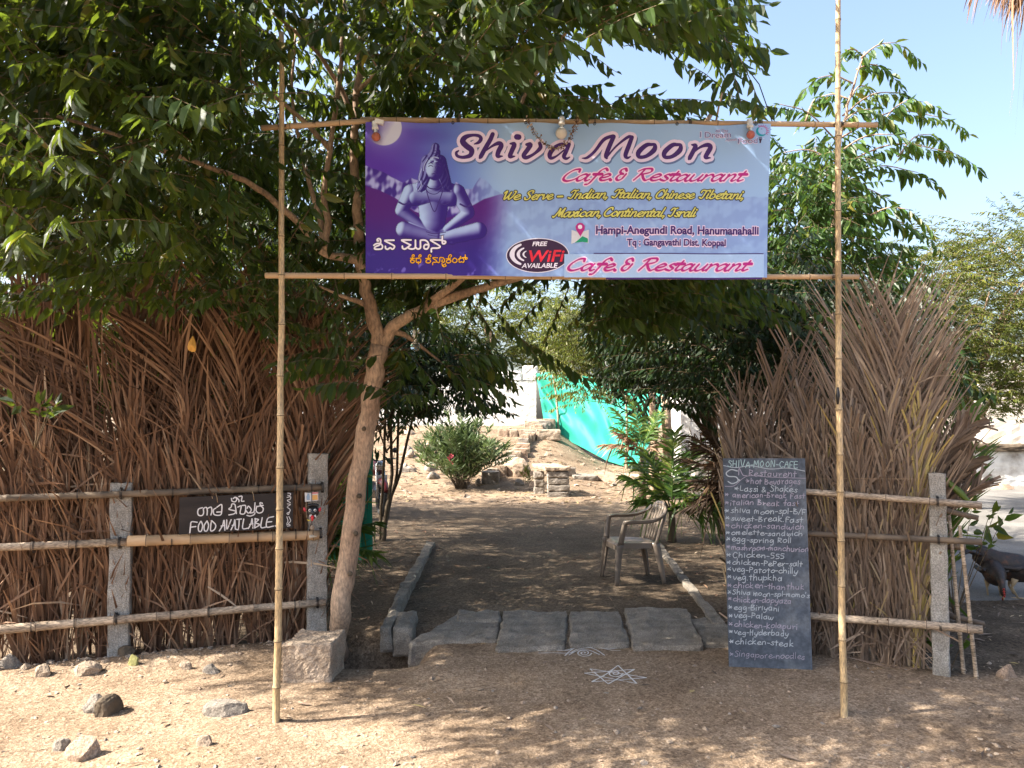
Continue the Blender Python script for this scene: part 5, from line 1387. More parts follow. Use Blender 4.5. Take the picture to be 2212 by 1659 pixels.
# sit the print on a thin sheet: front grid plus a hem and a back
nxs, nys = len(gx), len(gy)
q = (np.arange(nys - 1)[:, None] * nxs + np.arange(nxs - 1)[None, :]).ravel()
Fs = np.stack([q, q + nxs, q + nxs + 1, q + 1], -1)
o0 = np.array(ORG[sign.name])
me = bpy.data.meshes.new('printed_sheet')
back = VV + np.array([0, .004, 0])
Va = np.concatenate([VV, back]) - o0
Fb = Fs[:, ::-1] + len(VV)
Fall = np.concatenate([Fs, Fb])
me.vertices.add(len(Va)); me.vertices.foreach_set('co', Va.astype(np.float32).ravel())
me.loops.add(Fall.size); me.loops.foreach_set('vertex_index', Fall.astype(np.int32).ravel())
me.polygons.add(len(Fall)); me.polygons.foreach_set('loop_start', (np.arange(len(Fall)) * 4).astype(np.int32)); me.polygons.foreach_set('loop_total', np.full(len(Fall), 4, np.int32))
me.polygons.foreach_set('use_smooth', np.ones(len(Fall), bool))
ca = me.color_attributes.new('print', 'FLOAT_COLOR', 'POINT')
rgba = np.concatenate([np.concatenate([col.reshape(-1, 3), np.ones((len(VV), 1))], 1), np.full((len(VV), 4), .7)])
ca.data.foreach_set('color', rgba.astype(np.float32).ravel())
me.update(calc_edges=True)
m, nt, bs, out = new_mat('printed_vinyl')
nt.links.new(attr(nt, 'print').outputs['Color'], bs.inputs['Base Color'])
bs.inputs['Roughness'].default_value = .5; bs.inputs['Specular IOR Level'].default_value = .3
bump(nt, bs, nz(nt, coords(nt), 320, 2), .12, .001)
me.materials.append(m)
so_ = bpy.data.objects.new('printed_sheet', me); COL.objects.link(so_); so_.parent = sign; ORG[so_.name] = ORG[sign.name]

def ink(name, c, rough=.5):
    r, g, b_ = [float(lin(np.array(v / 255))) for v in c]
    m, nt, bs, out = new_mat(name)
    nt.links.new(ramp(nt, nz(nt, coords(nt), 90, 2), [(.3, (r * .93, g * .93, b_ * .93)), (.7, (r, g, b_))]), bs.inputs['Base Color'])
    bs.inputs['Roughness'].default_value = rough; bs.inputs['Specular IOR Level'].default_value = .3
    return m
I_PURP, I_HALO, I_SHAD, I_PINK, I_PHAL = ink('ink_purple', (66, 36, 106)), ink('ink_lilac', (222, 208, 236)), ink('ink_shadow', (92, 112, 160)), ink('ink_magenta', (182, 36, 130)), ink('ink_pale_pink', (242, 216, 240))
I_YEL, I_DARK, I_WHITE, I_GOLD, I_WINE, I_RED, I_TEAL, I_SLATE, I_LBLUE, I_GREEN, I_GREY = ink('ink_yellow', (206, 202, 104)), ink('ink_charcoal', (44, 44, 52)), ink('ink_white', (236, 230, 244)), ink('ink_gold', (240, 172, 20)), ink('ink_wine', (58, 30, 62)), ink('ink_red', (226, 42, 62)), ink('ink_teal', (18, 146, 166)), ink('ink_slate', (82, 92, 150)), ink('ink_light_blue', (166, 195, 232)), ink('ink_green', (30, 150, 112)), ink('ink_map_grey', (206, 208, 216))
def Z1(pts, sc, ox, oy):            # zoomed tracing -> sign coordinates (y up)
    f = 1.2713
    return [((ox + p[0] / sc - 1400) * f, -((oy + p[1] / sc - 440) * f)) + tuple([p[2] / sc * f] if len(p) > 2 else []) for p in pts]
def letter(name, strokes, w, fill, halo, hg, nib=None, shadow=None, off=.0016):
    mb = MB(); mats = [fill, halo] + ([shadow] if shadow else [])
    for st in strokes:
        if shadow: ribbon(mb, [(p[0] + 5, p[1] - 9) + tuple(p[2:]) for p in st], w, S3u, off * .5, 2, nib, 5, hg)
    for st in strokes: ribbon(mb, st, w, S3u, off * 1.0, 1, nib, 5, hg)
    for st in strokes: ribbon(mb, st, w, S3u, off * 1.7, 0, nib)
    return mb.build(name, mats, sign)
T3 = lambda pts: Z1(pts, 1.975, 1780, 500)
SHIVA = [
 [(228, 152, 10), (262, 138, 26), (280, 110, 30), (262, 86, 26), (212, 82, 24), (158, 98, 38), (136, 132, 46), (166, 168, 46), (206, 200, 44), (196, 242, 36), (140, 258, 26), (96, 248, 24), (86, 222, 22), (104, 206, 12)],
 [(372, 72, 34), (352, 120, 36), (312, 190, 36), (280, 250, 34), (272, 262, 20)], [(318, 206, 10), (372, 166, 20), (420, 146, 34), (440, 166, 40), (418, 214, 38), (414, 248, 32), (450, 248, 10)],
 [(512, 150, 14), (544, 156, 36), (522, 212, 36), (510, 250, 32), (548, 248, 10)], [(562, 98, 44), (578, 100, 44)],
 [(640, 156, 22), (672, 156, 36), (648, 196, 36), (618, 240, 34), (640, 256, 30), (700, 226, 22), (750, 178, 32), (744, 142, 26)],
 [(960, 160, 22), (920, 146, 26), (862, 176, 34), (826, 224, 38), (836, 256, 28), (880, 240, 16), (940, 192, 12)], [(978, 148, 30), (954, 206, 34), (938, 244, 32), (958, 262, 22), (984, 250, 10)]]
MOON = [
 [(1082, 262, 8), (1122, 258, 22), (1180, 210, 24), (1250, 120, 28), (1318, 92, 26), (1328, 96, 30)], [(1328, 96, 34), (1296, 170, 36), (1270, 244, 34), (1276, 264, 20)], [(1276, 256, 14), (1350, 170, 16), (1440, 98, 24), (1474, 98, 30)], [(1474, 98, 32), (1448, 170, 36), (1424, 240, 34), (1440, 262, 22), (1464, 252, 10)],
 [(1640, 156, 22), (1590, 160, 34), (1530, 214, 40), (1532, 254, 30), (1590, 248, 30), (1650, 200, 40), (1656, 160, 28), (1630, 152, 20)],
 [(1846, 156, 22), (1796, 160, 34), (1736, 214, 40), (1738, 254, 30), (1796, 248, 30), (1856, 200, 40), (1862, 160, 28), (1836, 152, 20)],
 [(1952, 152, 12), (1984, 160, 36), (1962, 210, 36), (1938, 256, 34), (1932, 264, 20)], [(1960, 220, 10), (2020, 170, 20), (2080, 150, 34), (2104, 170, 38), (2082, 214, 38), (2066, 250, 32), (2104, 254, 10)]]
letter('lettering_title', [T3(s) for s in SHIVA + MOON], 30, I_PURP, I_HALO, 16, None, I_SHAD)
NIB = (R(28), .34)
def line_text(name, words, xh, w, fill, halo, hg, slant=.36, nib=NIB, font=CURS, track=.02, off=.0016):
    st = []
    for text, x0, x1, base in words:
        s, wd = layout(text, font, slant, track)
        st += fit(s, wd, x0, x1, -base, xh)
    return letter(name, st, w, fill, halo, hg, nib, None, off)
line_text('lettering_line', [('Cafe.', 1086, 1326, 360), ('&', 1354, 1406, 360), ('Restaurant', 1442, 2024, 360)], 33, 15, I_PINK, I_PHAL, 6.5)
line_text('lettering_line', [('We', 784, 868, 450), ('Serve', 890, 1034, 450), ('-', 1058, 1082, 450), ('Indian,', 1112, 1306, 450), ('Italian,', 1334, 1532, 450), ('Chinese', 1560, 1756, 450), ('Tibetani,', 1782, 2008, 450)], 24, 9.5, I_YEL, I_DARK, 4.5, .30, (R(28), .5))
line_text('lettering_line', [('Maxican,', 1034, 1274, 542), ('Continental,', 1296, 1608, 542), ('Israli', 1624, 1770, 542)], 24, 9.5, I_YEL, I_DARK, 4.5, .30, (R(28), .5))
def plain(name, items, fill, halo=None, off=.0016):
    mb = MB()
    for text, x0, x1, base, hgt, bold, shear in items:
        if halo: font_text(mb, text, x0 - 3, x1 + 3, -base - 2.5, hgt + 4, S3u, off, 1, bold + .05, shear)
        font_text(mb, text, x0, x1, -base, hgt, S3u, off * 1.8, 0, bold, shear)
    mb.build(name, [fill, halo or fill], sign)
plain('lettering_address', [('Hampi-Anegundi Road, Hanumanahalli', 1254, 2092, 628, 40, .034, 0), ('Tq : Gangavathi Dist. Koppal', 1414, 1924, 686, 34, .032, 0)], I_PURP, I_PHAL)
# kannada lines, traced
T2 = lambda pts: Z1(pts, 4.424, 1450, 920)
KA = [[(200, 265), (240, 240), (300, 236), (345, 262), (356, 300), (330, 332), (230, 334), (212, 312), (240, 285), (300, 262), (322, 215), (318, 170), (290, 150), (262, 162), (262, 188), (282, 190)],
 [(562, 184), (412, 184), (412, 200), (556, 275), (566, 312), (532, 338), (492, 314), (452, 338), (414, 326), (408, 288)],
 [(866, 184), (714, 184), (716, 200), (858, 270)], [(858, 266), (800, 312), (752, 338), (716, 322), (712, 290)], [(800, 310), (850, 334), (905, 334), (940, 306), (944, 188)],
 [(944, 306), (980, 336), (1026, 320), (1032, 260), (1032, 200), (1050, 186), (1120, 188), (1166, 228), (1176, 286), (1150, 330), (1104, 330), (1092, 296), (1116, 262), (1160, 262)],
 [(1410, 176), (1226, 178), (1228, 196), (1362, 272), (1370, 300), (1330, 314), (1236, 320), (1222, 345), (1222, 380)], [(1416, 112), (1416, 222), (1440, 238), (1470, 222), (1468, 196), (1420, 186)]]
letter('lettering_kannada', [T2(s) for s in KA], 8.5, I_WHITE, I_DARK, 2.5)
KB = [[(852, 495), (922, 495)], [(905, 495), (860, 525), (858, 560), (888, 574), (915, 560), (916, 532), (890, 524), (852, 530)], [(888, 495), (882, 455), (902, 432), (920, 448), (910, 468)],
 [(948, 495), (1010, 495)], [(960, 495), (950, 540), (965, 566), (990, 555), (1020, 566), (1034, 540), (1030, 505)], [(990, 555), (992, 590)], [(1006, 495), (1004, 450), (1026, 430), (1042, 450), (1030, 468)],
 [(1120, 495), (1200, 495)], [(1175, 495), (1130, 530), (1130, 560), (1170, 570), (1205, 550), (1200, 520), (1165, 510)], [(1170, 495), (1168, 452), (1194, 428), (1214, 448), (1200, 468)],
 [(1330, 480), (1250, 480), (1262, 500), (1310, 530), (1300, 556), (1250, 560), (1242, 600)], [(1310, 545), (1345, 562), (1370, 540), (1372, 480), (1430, 480), (1456, 520), (1436, 556), (1405, 540), (1420, 515)],
 [(1410, 575), (1412, 600), (1440, 604), (1470, 580)], [(1415, 615), (1440, 632), (1476, 620), (1474, 600)],
 [(1480, 495), (1560, 495)], [(1540, 495), (1490, 530), (1490, 556), (1530, 566), (1566, 545), (1560, 518), (1525, 510)], [(1530, 495), (1528, 450), (1556, 422), (1578, 442), (1562, 466)],
 [(1630, 480), (1600, 510), (1600, 545), (1636, 560), (1672, 540), (1668, 500), (1630, 480)],
 [(1700, 500), (1780, 470)], [(1740, 450), (1712, 520), (1720, 555), (1755, 545), (1790, 555), (1800, 515), (1780, 475), (1840, 470)], [(1822, 420), (1822, 490), (1845, 498), (1858, 480), (1840, 468)]]
letter('lettering_kannada', [T2(s) for s in KB], 4.8, I_GOLD, I_WINE, 2.0)
# free wifi badge
mb = MB()
dots(mb, (958, -733), 88, S3u, .0011, 1, 48, 162); dots(mb, (958, -733), 84, S3u, .0015, 0, 48, 158)
font_text(mb, 'FREE', 930, 1008, -685, 22, S3u, .0030, 1, .03, .2)
font_text(mb, 'AVAILABLE', 876, 1062, -796, 24, S3u, .0030, 1, .025, .2)
font_text(mb, 'WiFi', 914, 1096, -765, 60, S3u, .0034, 2, .018, .2)
for (ax, ay), r_, w_ in (((905, -727), 86, 26), ((905, -727), 54, 17), ((905, -727), 28, 10)):
    ribbon(mb, [(ax + 8 + r_ * math.cos(a) * 1.0, ay + r_ * .66 * math.sin(a) + 0, w_ * (1 - .55 * abs(a - math.pi))) for a in np.linspace(math.pi - 1.05, math.pi + 1.05, 9)], w_, S3u, .0030, 1)
mb.build('wifi_badge', [I_WINE, I_WHITE, I_RED], sign)
# map pin
mb = MB()
polyg(mb, [(1130, -608), (1172, -622), (1218, -608), (1218, -675), (1172, -662), (1130, -678)], S3u, .0012, 0)
polyg(mb, [(1148, -672), (1186, -640), (1186, -668)], S3u, .0018, 1); polyg(mb, [(1186, -640), (1214, -652), (1214, -672), (1186, -668)], S3u, .0019, 1)
polyg(mb, [(1150, -590), (1160, -577), (1173, -573), (1186, -577), (1197, -590), (1196, -606), (1175, -642), (1152, -606)], S3u, .0024, 2)
dots(mb, (1173, -594), 11, S3u, .003, 3)
mb.build('map_pin_picture', [I_GREY, I_GREEN, I_PINK, I_WHITE], sign)
# the little line at the top right, with a moon and sun
ZT = lambda x, y: ((2760 + x / 6.506 - 1400) * 1.2713, -((480 + y / 6.506 - 440) * 1.2713))
mb = MB()
def zt_text(t_, x0, x1, y, h_, m_):
    a_, b_ = ZT(x0, y), ZT(x1, y)
    font_text(mb, t_, a_[0] - 1.2, b_[0] + 1.2, a_[1] - 1, h_ / 6.506 * 1.2713 + 2, S3u, .0014, 2, .04)
    font_text(mb, t_, a_[0], b_[0], a_[1], h_ / 6.506 * 1.2713, S3u, .0022, m_, -.002)
zt_text('All Day', 680, 1010, 290, 74, 0); zt_text('I Dream', 270, 1075, 435, 150, 0); zt_text('About', 940, 1222, 532, 70, 0); zt_text('Food', 1258, 1752, 615, 140, 3)
arc = [ZT(1850 + 140 * math.cos(a), 310 - 118 * math.sin(a)) for a in np.linspace(-.7, 2.2, 14)]
ribbon(mb, arc, 2.2, S3u, .002, 1)
for a in np.linspace(-.55, 2.0, 9):
    ribbon(mb, [ZT(1850 + 140 * math.cos(a), 310 - 118 * math.sin(a)), ZT(1850 + 195 * math.cos(a), 310 - 160 * math.sin(a))], 2.4, S3u, .0021, 1)
cres = [ZT(1850 + 145 * math.cos(a), 310 - 130 * math.sin(a)) for a in np.linspace(2.25, 5.6, 22)] + [ZT(1880 + 120 * math.cos(a), 290 - 110 * math.sin(a)) for a in np.linspace(5.5, 2.4, 22)]
polyg(mb, cres, S3u, .0022, 4)
dots(mb, ZT(1852, 258), 2.6, S3u, .002, 0, 6); dots(mb, ZT(1898, 360), 1.8, S3u, .002, 2, 8); dots(mb, ZT(1915, 495), 2.4, S3u, .002, 2, 8)
for x in (1795, 1825, 1855): ribbon(mb, [ZT(x, 465), ZT(x, 520)], 3, S3u, .002, 5)
polyg(mb, [ZT(1785, 515), ZT(1868, 515), ZT(1850, 560), ZT(1842, 615), ZT(1808, 615), ZT(1808, 560)], S3u, .0023, 5)
mb.build('dream_emblem', [I_SLATE, I_PINK, I_HALO, I_SLATE, I_TEAL, I_WINE], sign)
# patch pasted along the lower right edge, with the dark line of the old print above and below it
mb = MB()
def grid_patch(x0, y0, x1, y1, off, mat, n=36):
    vs = [S3(x0 + (x1 - x0) * i / n, y0 + (y1 - y0) * j / 4, off) for j in range(5) for i in range(n + 1)]
    mb.add(vs, [(j * (n + 1) + i, (j + 1) * (n + 1) + i, (j + 1) * (n + 1) + i + 1, j * (n + 1) + i + 1) for j in range(4) for i in range(n)], mat, .5, True)
grid_patch(1245, 724, 2118, 735, .0030, 1); grid_patch(1310, 836, 2113, 855, .0030, 1)
grid_patch(1095, 729, 2120, 846, .0044, 0)
mb.build('pasted_patch', [I_LBLUE, I_PURP], sign)
line_text('lettering_line', [('Cafe.', 1116, 1356, 812), ('&', 1390, 1446, 812), ('Restaurant', 1476, 2056, 812)], 33, 15, I_PINK, I_PHAL, 6.5, off=.0052)
# drawn features of the seated figure in the print
mb = MB()
for st, w_, k_ in (([(398, 288), (408, 283), (420, 288)], 4, 0), ([(398, 275), (409, 270), (421, 276)], 3.5, 0), ([(438, 288), (449, 284), (458, 289)], 4, 0), ([(436, 275), (448, 270), (459, 276)], 3.5, 0), ([(431, 288), (437, 308), (428, 314)], 3, 0), ([(415, 327), (428, 324), (440, 328)], 4, 0), ([(408, 246), (427, 240), (448, 246)], 5, 1),
                   ([(384, 380), (405, 400), (440, 402), (468, 384)], 6, 0), ([(378, 392), (402, 424), (440, 428), (474, 396)], 4, 0), ([(385, 400), (404, 462), (430, 520), (452, 470), (474, 404)], 5, 0), ([(250, 472), (276, 484), (304, 476)], 9, 0), ([(560, 478), (590, 490), (616, 480)], 9, 0), ([(340, 468), (372, 480), (408, 472)], 4, 0), ([(446, 474), (480, 482), (512, 468)], 4, 0),
                   ([(362, 300), (350, 345), (362, 380), (348, 412)], 4, 1), ([(378, 300), (366, 345), (374, 385)], 4, 0), ([(484, 300), (498, 345), (490, 385), (506, 410)], 4, 0), ([(392, 250), (376, 280), (372, 310)], 4, 1), ([(414, 216), (432, 208), (452, 216)], 3, 0), ([(416, 228), (432, 221), (450, 228)], 3, 0), ([(390, 622), (430, 630), (488, 620)], 4, 0), ([(398, 636), (440, 642), (480, 634)], 3, 0)):
    ribbon(mb, [(p[0], -p[1]) for p in st], w_, S3u, .0012, k_)
mb.build('seated_figure', [ink('ink_deep_violet', (62, 40, 122)), ink('ink_sky_lilac', (172, 182, 228))], sign)
# eyelets and wire along the top edge
mb = MB()
for x in (120, 520, 890, 1240, 1660, 2060):
    a_ = S3(x, 64 + 12 * (x - 78) / 2060, .004)
    tie(mb, a_, .008, (0, 1, .1), 2, .004); mb.tube([a_, a_ + Vector((0, .02, .045))], .002, 4)
mb.build('eyelet_wire', WIRE, sign)

# ------------------------------------------------------------------ bulbs and garland at the top bar
PLAST = flat('white_plastic', (.70, .69, .66), .4, .5); METAL = flat('cap_metal', (.62, .60, .56), .3, .5, .9)
def glass_mat(name, c, tr=.55):
    m, nt, bs, out = new_mat(name)
    nt.links.new(ramp(nt, nz(nt, coords(nt), 30, 3), [(.3, tuple(x * .9 for x in c)), (.7, c)]), bs.inputs['Base Color'])
    bs.inputs['Roughness'].default_value = .15; bs.inputs['Transmission Weight'].default_value = tr; bs.inputs['IOR'].default_value = 1.2
    return m
def bulb(p, label, gm, r=.03, tilt=(0, 0, -1), wire_to=None, long=1.0, plug=False):
    t = thing('light_bulb', p, label, 'light bulb')
    ax = Vector(tilt).normalized(); p = Vector(p)
    s = MB(); s.lathe(p, [(.004, 0), (.016, .002), (.018, .02), (.015, .034), (.019, .036), (.02, .05), (.014, .054)], 14, 0, ax)
    if plug: s.box(p + Vector((.03, -.004, -.006)), (.05, .026, .026), 0, Matrix.Rotation(.25, 3, 'Y'))
    s.build('socket', PLAST, t)
    c = MB(); c.lathe(p + ax * .05, [(.013, 0), (.0135, .012), (.012, .014), (.0135, .024), (.012, .03)], 14, 0, ax); c.build('cap', METAL, t)
    g = MB(); c0 = p + ax * (.074 + r * .9 * long)
    prof = [(.011, -r * 1.0 * long)] + [(max(.0005, r * math.sin(a)), -r * math.cos(a)) for a in np.linspace(.42, math.pi, 14)]
    g.lathe(c0, prof, 20, 0, ax); g.build('globe', gm, t)
    if wire_to is not None:
        w = MB(); w.tube([p, (p + Vector(wire_to)) / 2 + Vector((.004, 0, 0)), Vector(wire_to)], .0025, 5); w.build('wire', WIRE, t)
    return t
bulb(P(809, 262, 4.535), 'orange bulb in a white socket at the moon end of the sign top', glass_mat('orange_glass', (.80, .28, .18)), .027, (.12, -.1, -1), None, 1, True)
bulb(P(1214, 252, 4.555), 'large white bulb hanging at the middle of the sign top inside the garland', glass_mat('white_glass', (.80, .78, .72), .3), .035, (-.05, -.1, -1))
bulb(P(1619, 258, 4.555), 'orange bulb hanging at the right end of the sign top by the little emblem', glass_mat('red_orange_glass', (.80, .25, .19)), .025, (.03, -.1, -1))
bulb(P(897, 712, 5.6), 'clear glass bulb hanging from the fork of the tree under the sign', glass_mat('clear_glass', (.85, .88, .86), .95), .036, (0, 0, -1), P(893, 668, 5.7), 1.5)
mb = MB()
pts = [P(x, y, 4.535) for x, y in ((1138, 256), (1146, 272), (1158, 292), (1172, 308), (1188, 318), (1202, 322), (1216, 316), (1230, 300), (1238, 282), (1246, 262), (1248, 254))]
sp = smooth_line([tuple(p) for p in pts], 12)
mb.tube(sp, .002, 4, 0)
for q in sp:
    for k in range(2):
        c = Vector(q) + Vector((random.gauss(0, .005), random.uniform(-.014, .0), random.gauss(0, .005)))
        a = Vector((random.gauss(0, 1), random.gauss(0, 1), random.gauss(0, 1))).normalized(); b_ = a.orthogonal().normalized()
        l = random.uniform(.007, .015)
        mb.add([c, c + a * l + b_ * l * .5, c + a * l * 1.5, c + a * l - b_ * l * .5], [(0, 1, 2, 3)], random.choice([0, 0, 1]))
mb.build('flower_garland', [flat('dried_petal', (.16, .085, .045), .9), flat('dried_petal_pale', (.55, .44, .32), .9)], None, 'dried flower garland looped over the letters at the middle of the sign', 'garland')

# ------------------------------------------------------------------ black food board on the left fence
bx0, bx1 = ul(395), ul(633)
bz0, bz1 = .90, 1.165
board = thing('food_board', fence_pt(FA, FD, FN, (bx0 + bx1) / 2, .15, bz0), 'black painted board with white food lettering, hung on the left fence', 'sign')
def B3(x, y, off=0.0):   # board coordinates: zoom 360..1582 across, 350..780 down (y up, negative)
    u = bx0 + (bx1 - bx0) * (x - 362) / 1220; z = bz1 - (bz1 - bz0) * ((-y - 362 + (x - 362) * .0) / 412) + .010 * (x - 362) / 1220
    return fence_pt(FA, FD, FN, u, .165 + off, z)
mb = MB()
cs = [B3(362, -775), B3(1582, -775), B3(1582, -362), B3(362, -362)]
mb.add([*cs, *[c - FN * .02 for c in cs]], [(0, 1, 2, 3), (7, 6, 5, 4), (0, 4, 5, 1), (1, 5, 6, 2), (2, 6, 7, 3), (3, 7, 4, 0)])
BOARDM = M('board_black', [(.012, .010, .011), (.022, .017, .017), (.036, .028, .026)], 4, .55, .25, 30, .004, stretch=(.5, .5, 3))
mb.build('panel', BOARDM, board)
WP = flat('white_paint', (.72, .70, .72), .6)
FOOD = [[(905, 398), (912, 428), (945, 438), (962, 410), (945, 385), (925, 400)], [(960, 390), (985, 420), (985, 440)], [(985, 380), (1018, 380), (1012, 432), (1040, 436)],
 [(600, 488), (562, 500), (552, 540), (566, 572), (600, 574), (614, 545), (612, 500), (640, 486), (652, 520), (650, 572)], [(652, 500), (690, 486), (700, 530), (690, 574)], [(740, 500), (716, 520), (726, 572), (790, 580), (804, 530), (800, 462), (752, 490)], [(752, 545), (790, 545)],
 [(900, 500), (880, 520), (950, 545), (936, 574), (880, 584)], [(905, 490), (912, 462), (940, 466), (950, 500), (960, 574)], [(975, 500), (1010, 490), (1000, 560), (1010, 580), (1050, 574), (1058, 490), (1020, 484)], [(1060, 540), (1090, 575), (1120, 540), (1090, 495), (1075, 520)], [(1110, 575), (1150, 560), (1160, 460)], [(1075, 600), (1110, 610), (1150, 596), (1160, 575)],
 [(1240, 470), (1215, 462), (1220, 490), (1250, 495)], [(1180, 500), (1172, 550), (1200, 580), (1240, 570), (1250, 530), (1220, 500), (1190, 505)],
 [(474, 762), (480, 690), (490, 640), (548, 648)], [(478, 700), (535, 695)], [(585, 640), (562, 690), (566, 745), (592, 750), (606, 690), (590, 640)], [(650, 640), (622, 690), (626, 745), (652, 750), (668, 690), (652, 640)], [(695, 640), (690, 750), (730, 740), (742, 690), (700, 638)],
 [(782, 760), (815, 700), (830, 640), (840, 755)], [(800, 705), (838, 702)], [(858, 640), (862, 745), (905, 640)], [(905, 755), (935, 690), (945, 640), (952, 750)], [(918, 705), (950, 702)], [(965, 640), (1015, 638)], [(992, 640), (985, 750), (960, 752)], [(1040, 640), (1030, 745), (1085, 748)], [(1092, 752), (1120, 690), (1130, 640), (1140, 750)], [(1105, 705), (1140, 700)],
 [(1165, 640), (1160, 750)], [(1160, 645), (1200, 655), (1170, 690), (1212, 715), (1160, 750)], [(1240, 635), (1228, 745), (1290, 745)], [(1365, 630), (1300, 650), (1290, 745), (1365, 740)], [(1290, 690), (1345, 688)], [(1384, 738), (1388, 741)], [(1398, 738), (1402, 741)], [(1412, 738), (1416, 741)]]
mb = MB()
for s in FOOD: ribbon(mb, [(p[0], -p[1]) for p in s], 13, B3, .0015)
mb.build('painted_lettering', WP, board); mb = MB()
for s in ([(1520, 365), (1550, 372), (1540, 398), (1520, 390)], [(1512, 415), (1552, 410), (1545, 440), (1515, 450), (1550, 480)], [(1515, 490), (1550, 500), (1520, 520)], [(1515, 530), (1548, 560), (1540, 590)], [(1512, 600), (1535, 590), (1530, 615), (1515, 608)], [(1512, 640), (1525, 690), (1512, 720)], [(1535, 640), (1555, 690), (1530, 720)], [(1510, 735), (1535, 728), (1550, 745), (1520, 750)]):
    ribbon(mb, [(p[0], -p[1]) for p in s], 8, B3, .0015)
mb.build('painted_border', WP, board)
mb = MB()
for x in (758, 1150): mb.tube([B3(x, -435, .003), B3(x - 6, -380, .004), B3(x - 20, -330, .0)], .0018, 4)
mb.build('hanging_string', BAMBOO_TAN, board)

# ------------------------------------------------------------------ charm on the stone post
uC = ul(672)
def C3(px, py, off=0.0):
    p = P(px, py, (fence_pt(FA, FD, FN, ul(px), .09, 0)).y)
    return p + FN * off
charm = thing('hanging_charm', C3(675, 1150, .05), 'black demon mask with cards, bead and shell strung on the left stone post', 'charm')
mk = lambda x, y: ((1180 + x / 4.878) * .54004, (1840 + y / 4.878) * .54004)
def ring3(pts, th, off):
    mbx = MB(); f = [C3(*mk(*p), off + th) for p in pts]; b_ = [C3(*mk(*p), off) for p in pts]; n = len(pts)
    mbx.add(f + b_, [tuple(range(n))[::-1], tuple(range(n, 2 * n))] + [(i, (i + 1) % n, n + (i + 1) % n, n + i) for i in range(n)])
    return mbx
IV = flat('card_white', (.66, .66, .66), .4)
c1 = ring3([(178, 620), (305, 635), (310, 790), (185, 800)], .004, .05); c1.build('picture_card', IV, charm)
c2 = ring3([(318, 615), (440, 615), (445, 775), (320, 790)], .004, .05); c2.build('picture_card', flat('card_cream', (.66, .60, .55), .4), charm)
c3 = MB(); tmp = ring3([(210, 700), (235, 640), (262, 640), (280, 700), (275, 765), (215, 765)], .0012, .0545); tmp.build('card_picture', flat('card_blue', (.25, .36, .50), .4), charm)
tmp = ring3([(325, 675), (425, 665), (430, 760), (330, 770)], .0012, .0545); tmp.build('card_picture', flat('card_orange', (.80, .42, .13), .4), charm)
tmp = ring3([(322, 620), (438, 618), (436, 640), (324, 648)], .0012, .0545); tmp.build('card_picture', flat('card_pink', (.65, .18, .22), .4), charm)
BLK = M('mask_black', [(.008, .008, .009), (.02, .02, .022)], 12, .35, .4, 20, .008, .5)
h = MB()
rock_c = C3(*mk(335, 1000), .075)
import bmesh as _bm
bm = _bm.new(); _bm.ops.create_icosphere(bm, subdivisions=3, radius=1)
hv = []
for v in bm.verts:
    x, y, z = v.co
    wd = .046 * (1 + .12 * z) * (1.0 if z > -.3 else 1 - .45 * (-z - .3)); 
    q = FD * x * wd + FN * y * .03 + Vector((0, 0, z * .052))
    q += FN * .012 * math.exp(-((x / .3) ** 2 + ((z + .1) / .25) ** 2)) * (1 if y > 0 else 0)
    hv.append(rock_c + q)
hf = [tuple(v.index for v in f.verts) for f in bm.faces]; bm.free()
h.add(hv, hf, 0, .5, True)
for k in range(6):
    a = .5 + k * .42
    c = rock_c + FD * math.cos(a) * .034 + Vector((0, 0, .05 + .010 * math.sin(a))) + FN * .01
    h.lathe(c - Vector((0, 0, .014)), [(.0, 0), (.011, .006), (.014, .014), (.010, .022), (.001, .026)], 8, 0)
h.build('mask', BLK, charm)
for x in (268, 366):
    e = MB(); c = C3(*mk(x, 950), .108); e.lathe(c - FN * .008, [(.0105, 0), (.011, .003), (.009, .007), (.001, .009)], 16, 0, FN)
    eo = e.build('eye', IV, charm)
    p_ = MB(); p_.lathe(c, [(.0045, 0), (.0045, .0025), (.0005, .003)], 12, 0, FN); p_.build('pupil', BLK, eo)
for x, sg in ((185, -1), (452, 1)):
    e = MB(); c = C3(*mk(x, 940), .085); e.tube([c + Vector((0, 0, -.016)), c + FD * .004 * sg, c + Vector((0, 0, .017)) + FD * .012 * sg], [.006, .012, .004], 8); e.build('ear', flat('mask_red', (.55, .05, .07), .4), charm)
e = ring3([(255, 1040), (300, 1028), (380, 1035), (395, 1090), (360, 1080), (350, 1060), (290, 1060), (262, 1095)], .006, .100); e.build('fang', IV, charm)
e = MB(); c = C3(*mk(315, 1095), .104); e.tube([c + Vector((0, 0, .014)), c + FN * .008, c - Vector((0, 0, .022))], [.011, .013, .006], 10); e.build('tongue', flat('tongue_red', (.70, .04, .05), .35), charm)
e = ring3([(205, 1125), (260, 1140), (300, 1150), (240, 1165)], .005, .09); e.build('moustache', flat('mask_yellow', (.65, .55, .08), .5), charm)
e = MB(); c = C3(*mk(322, 1300), .06); e.lathe(c - Vector((0, 0, .021)), [(.001, 0), (.014, .006), (.0185, .018), (.016, .03), (.008, .038), (.001, .043)], 14); e.build('bead', STONE_TAN, charm)
e = MB(); c = C3(*mk(330, 1475), .06)
for k in range(6):
    e.lathe(c + FD * (-.022 + k * .009), [(.001, -.004), (.013 - k * .0018, .0), (.014 - k * .002, .005), (.009 - k * .0014, .009)], 10, 0, FD + Vector((0, 0, .1 * k)))
for k in range(5): e.tube([c + FD * (-.018 + k * .007), c + FD * (-.020 + k * .008) + Vector((0, 0, .018 - k * .002))], [.004, .001], 6)
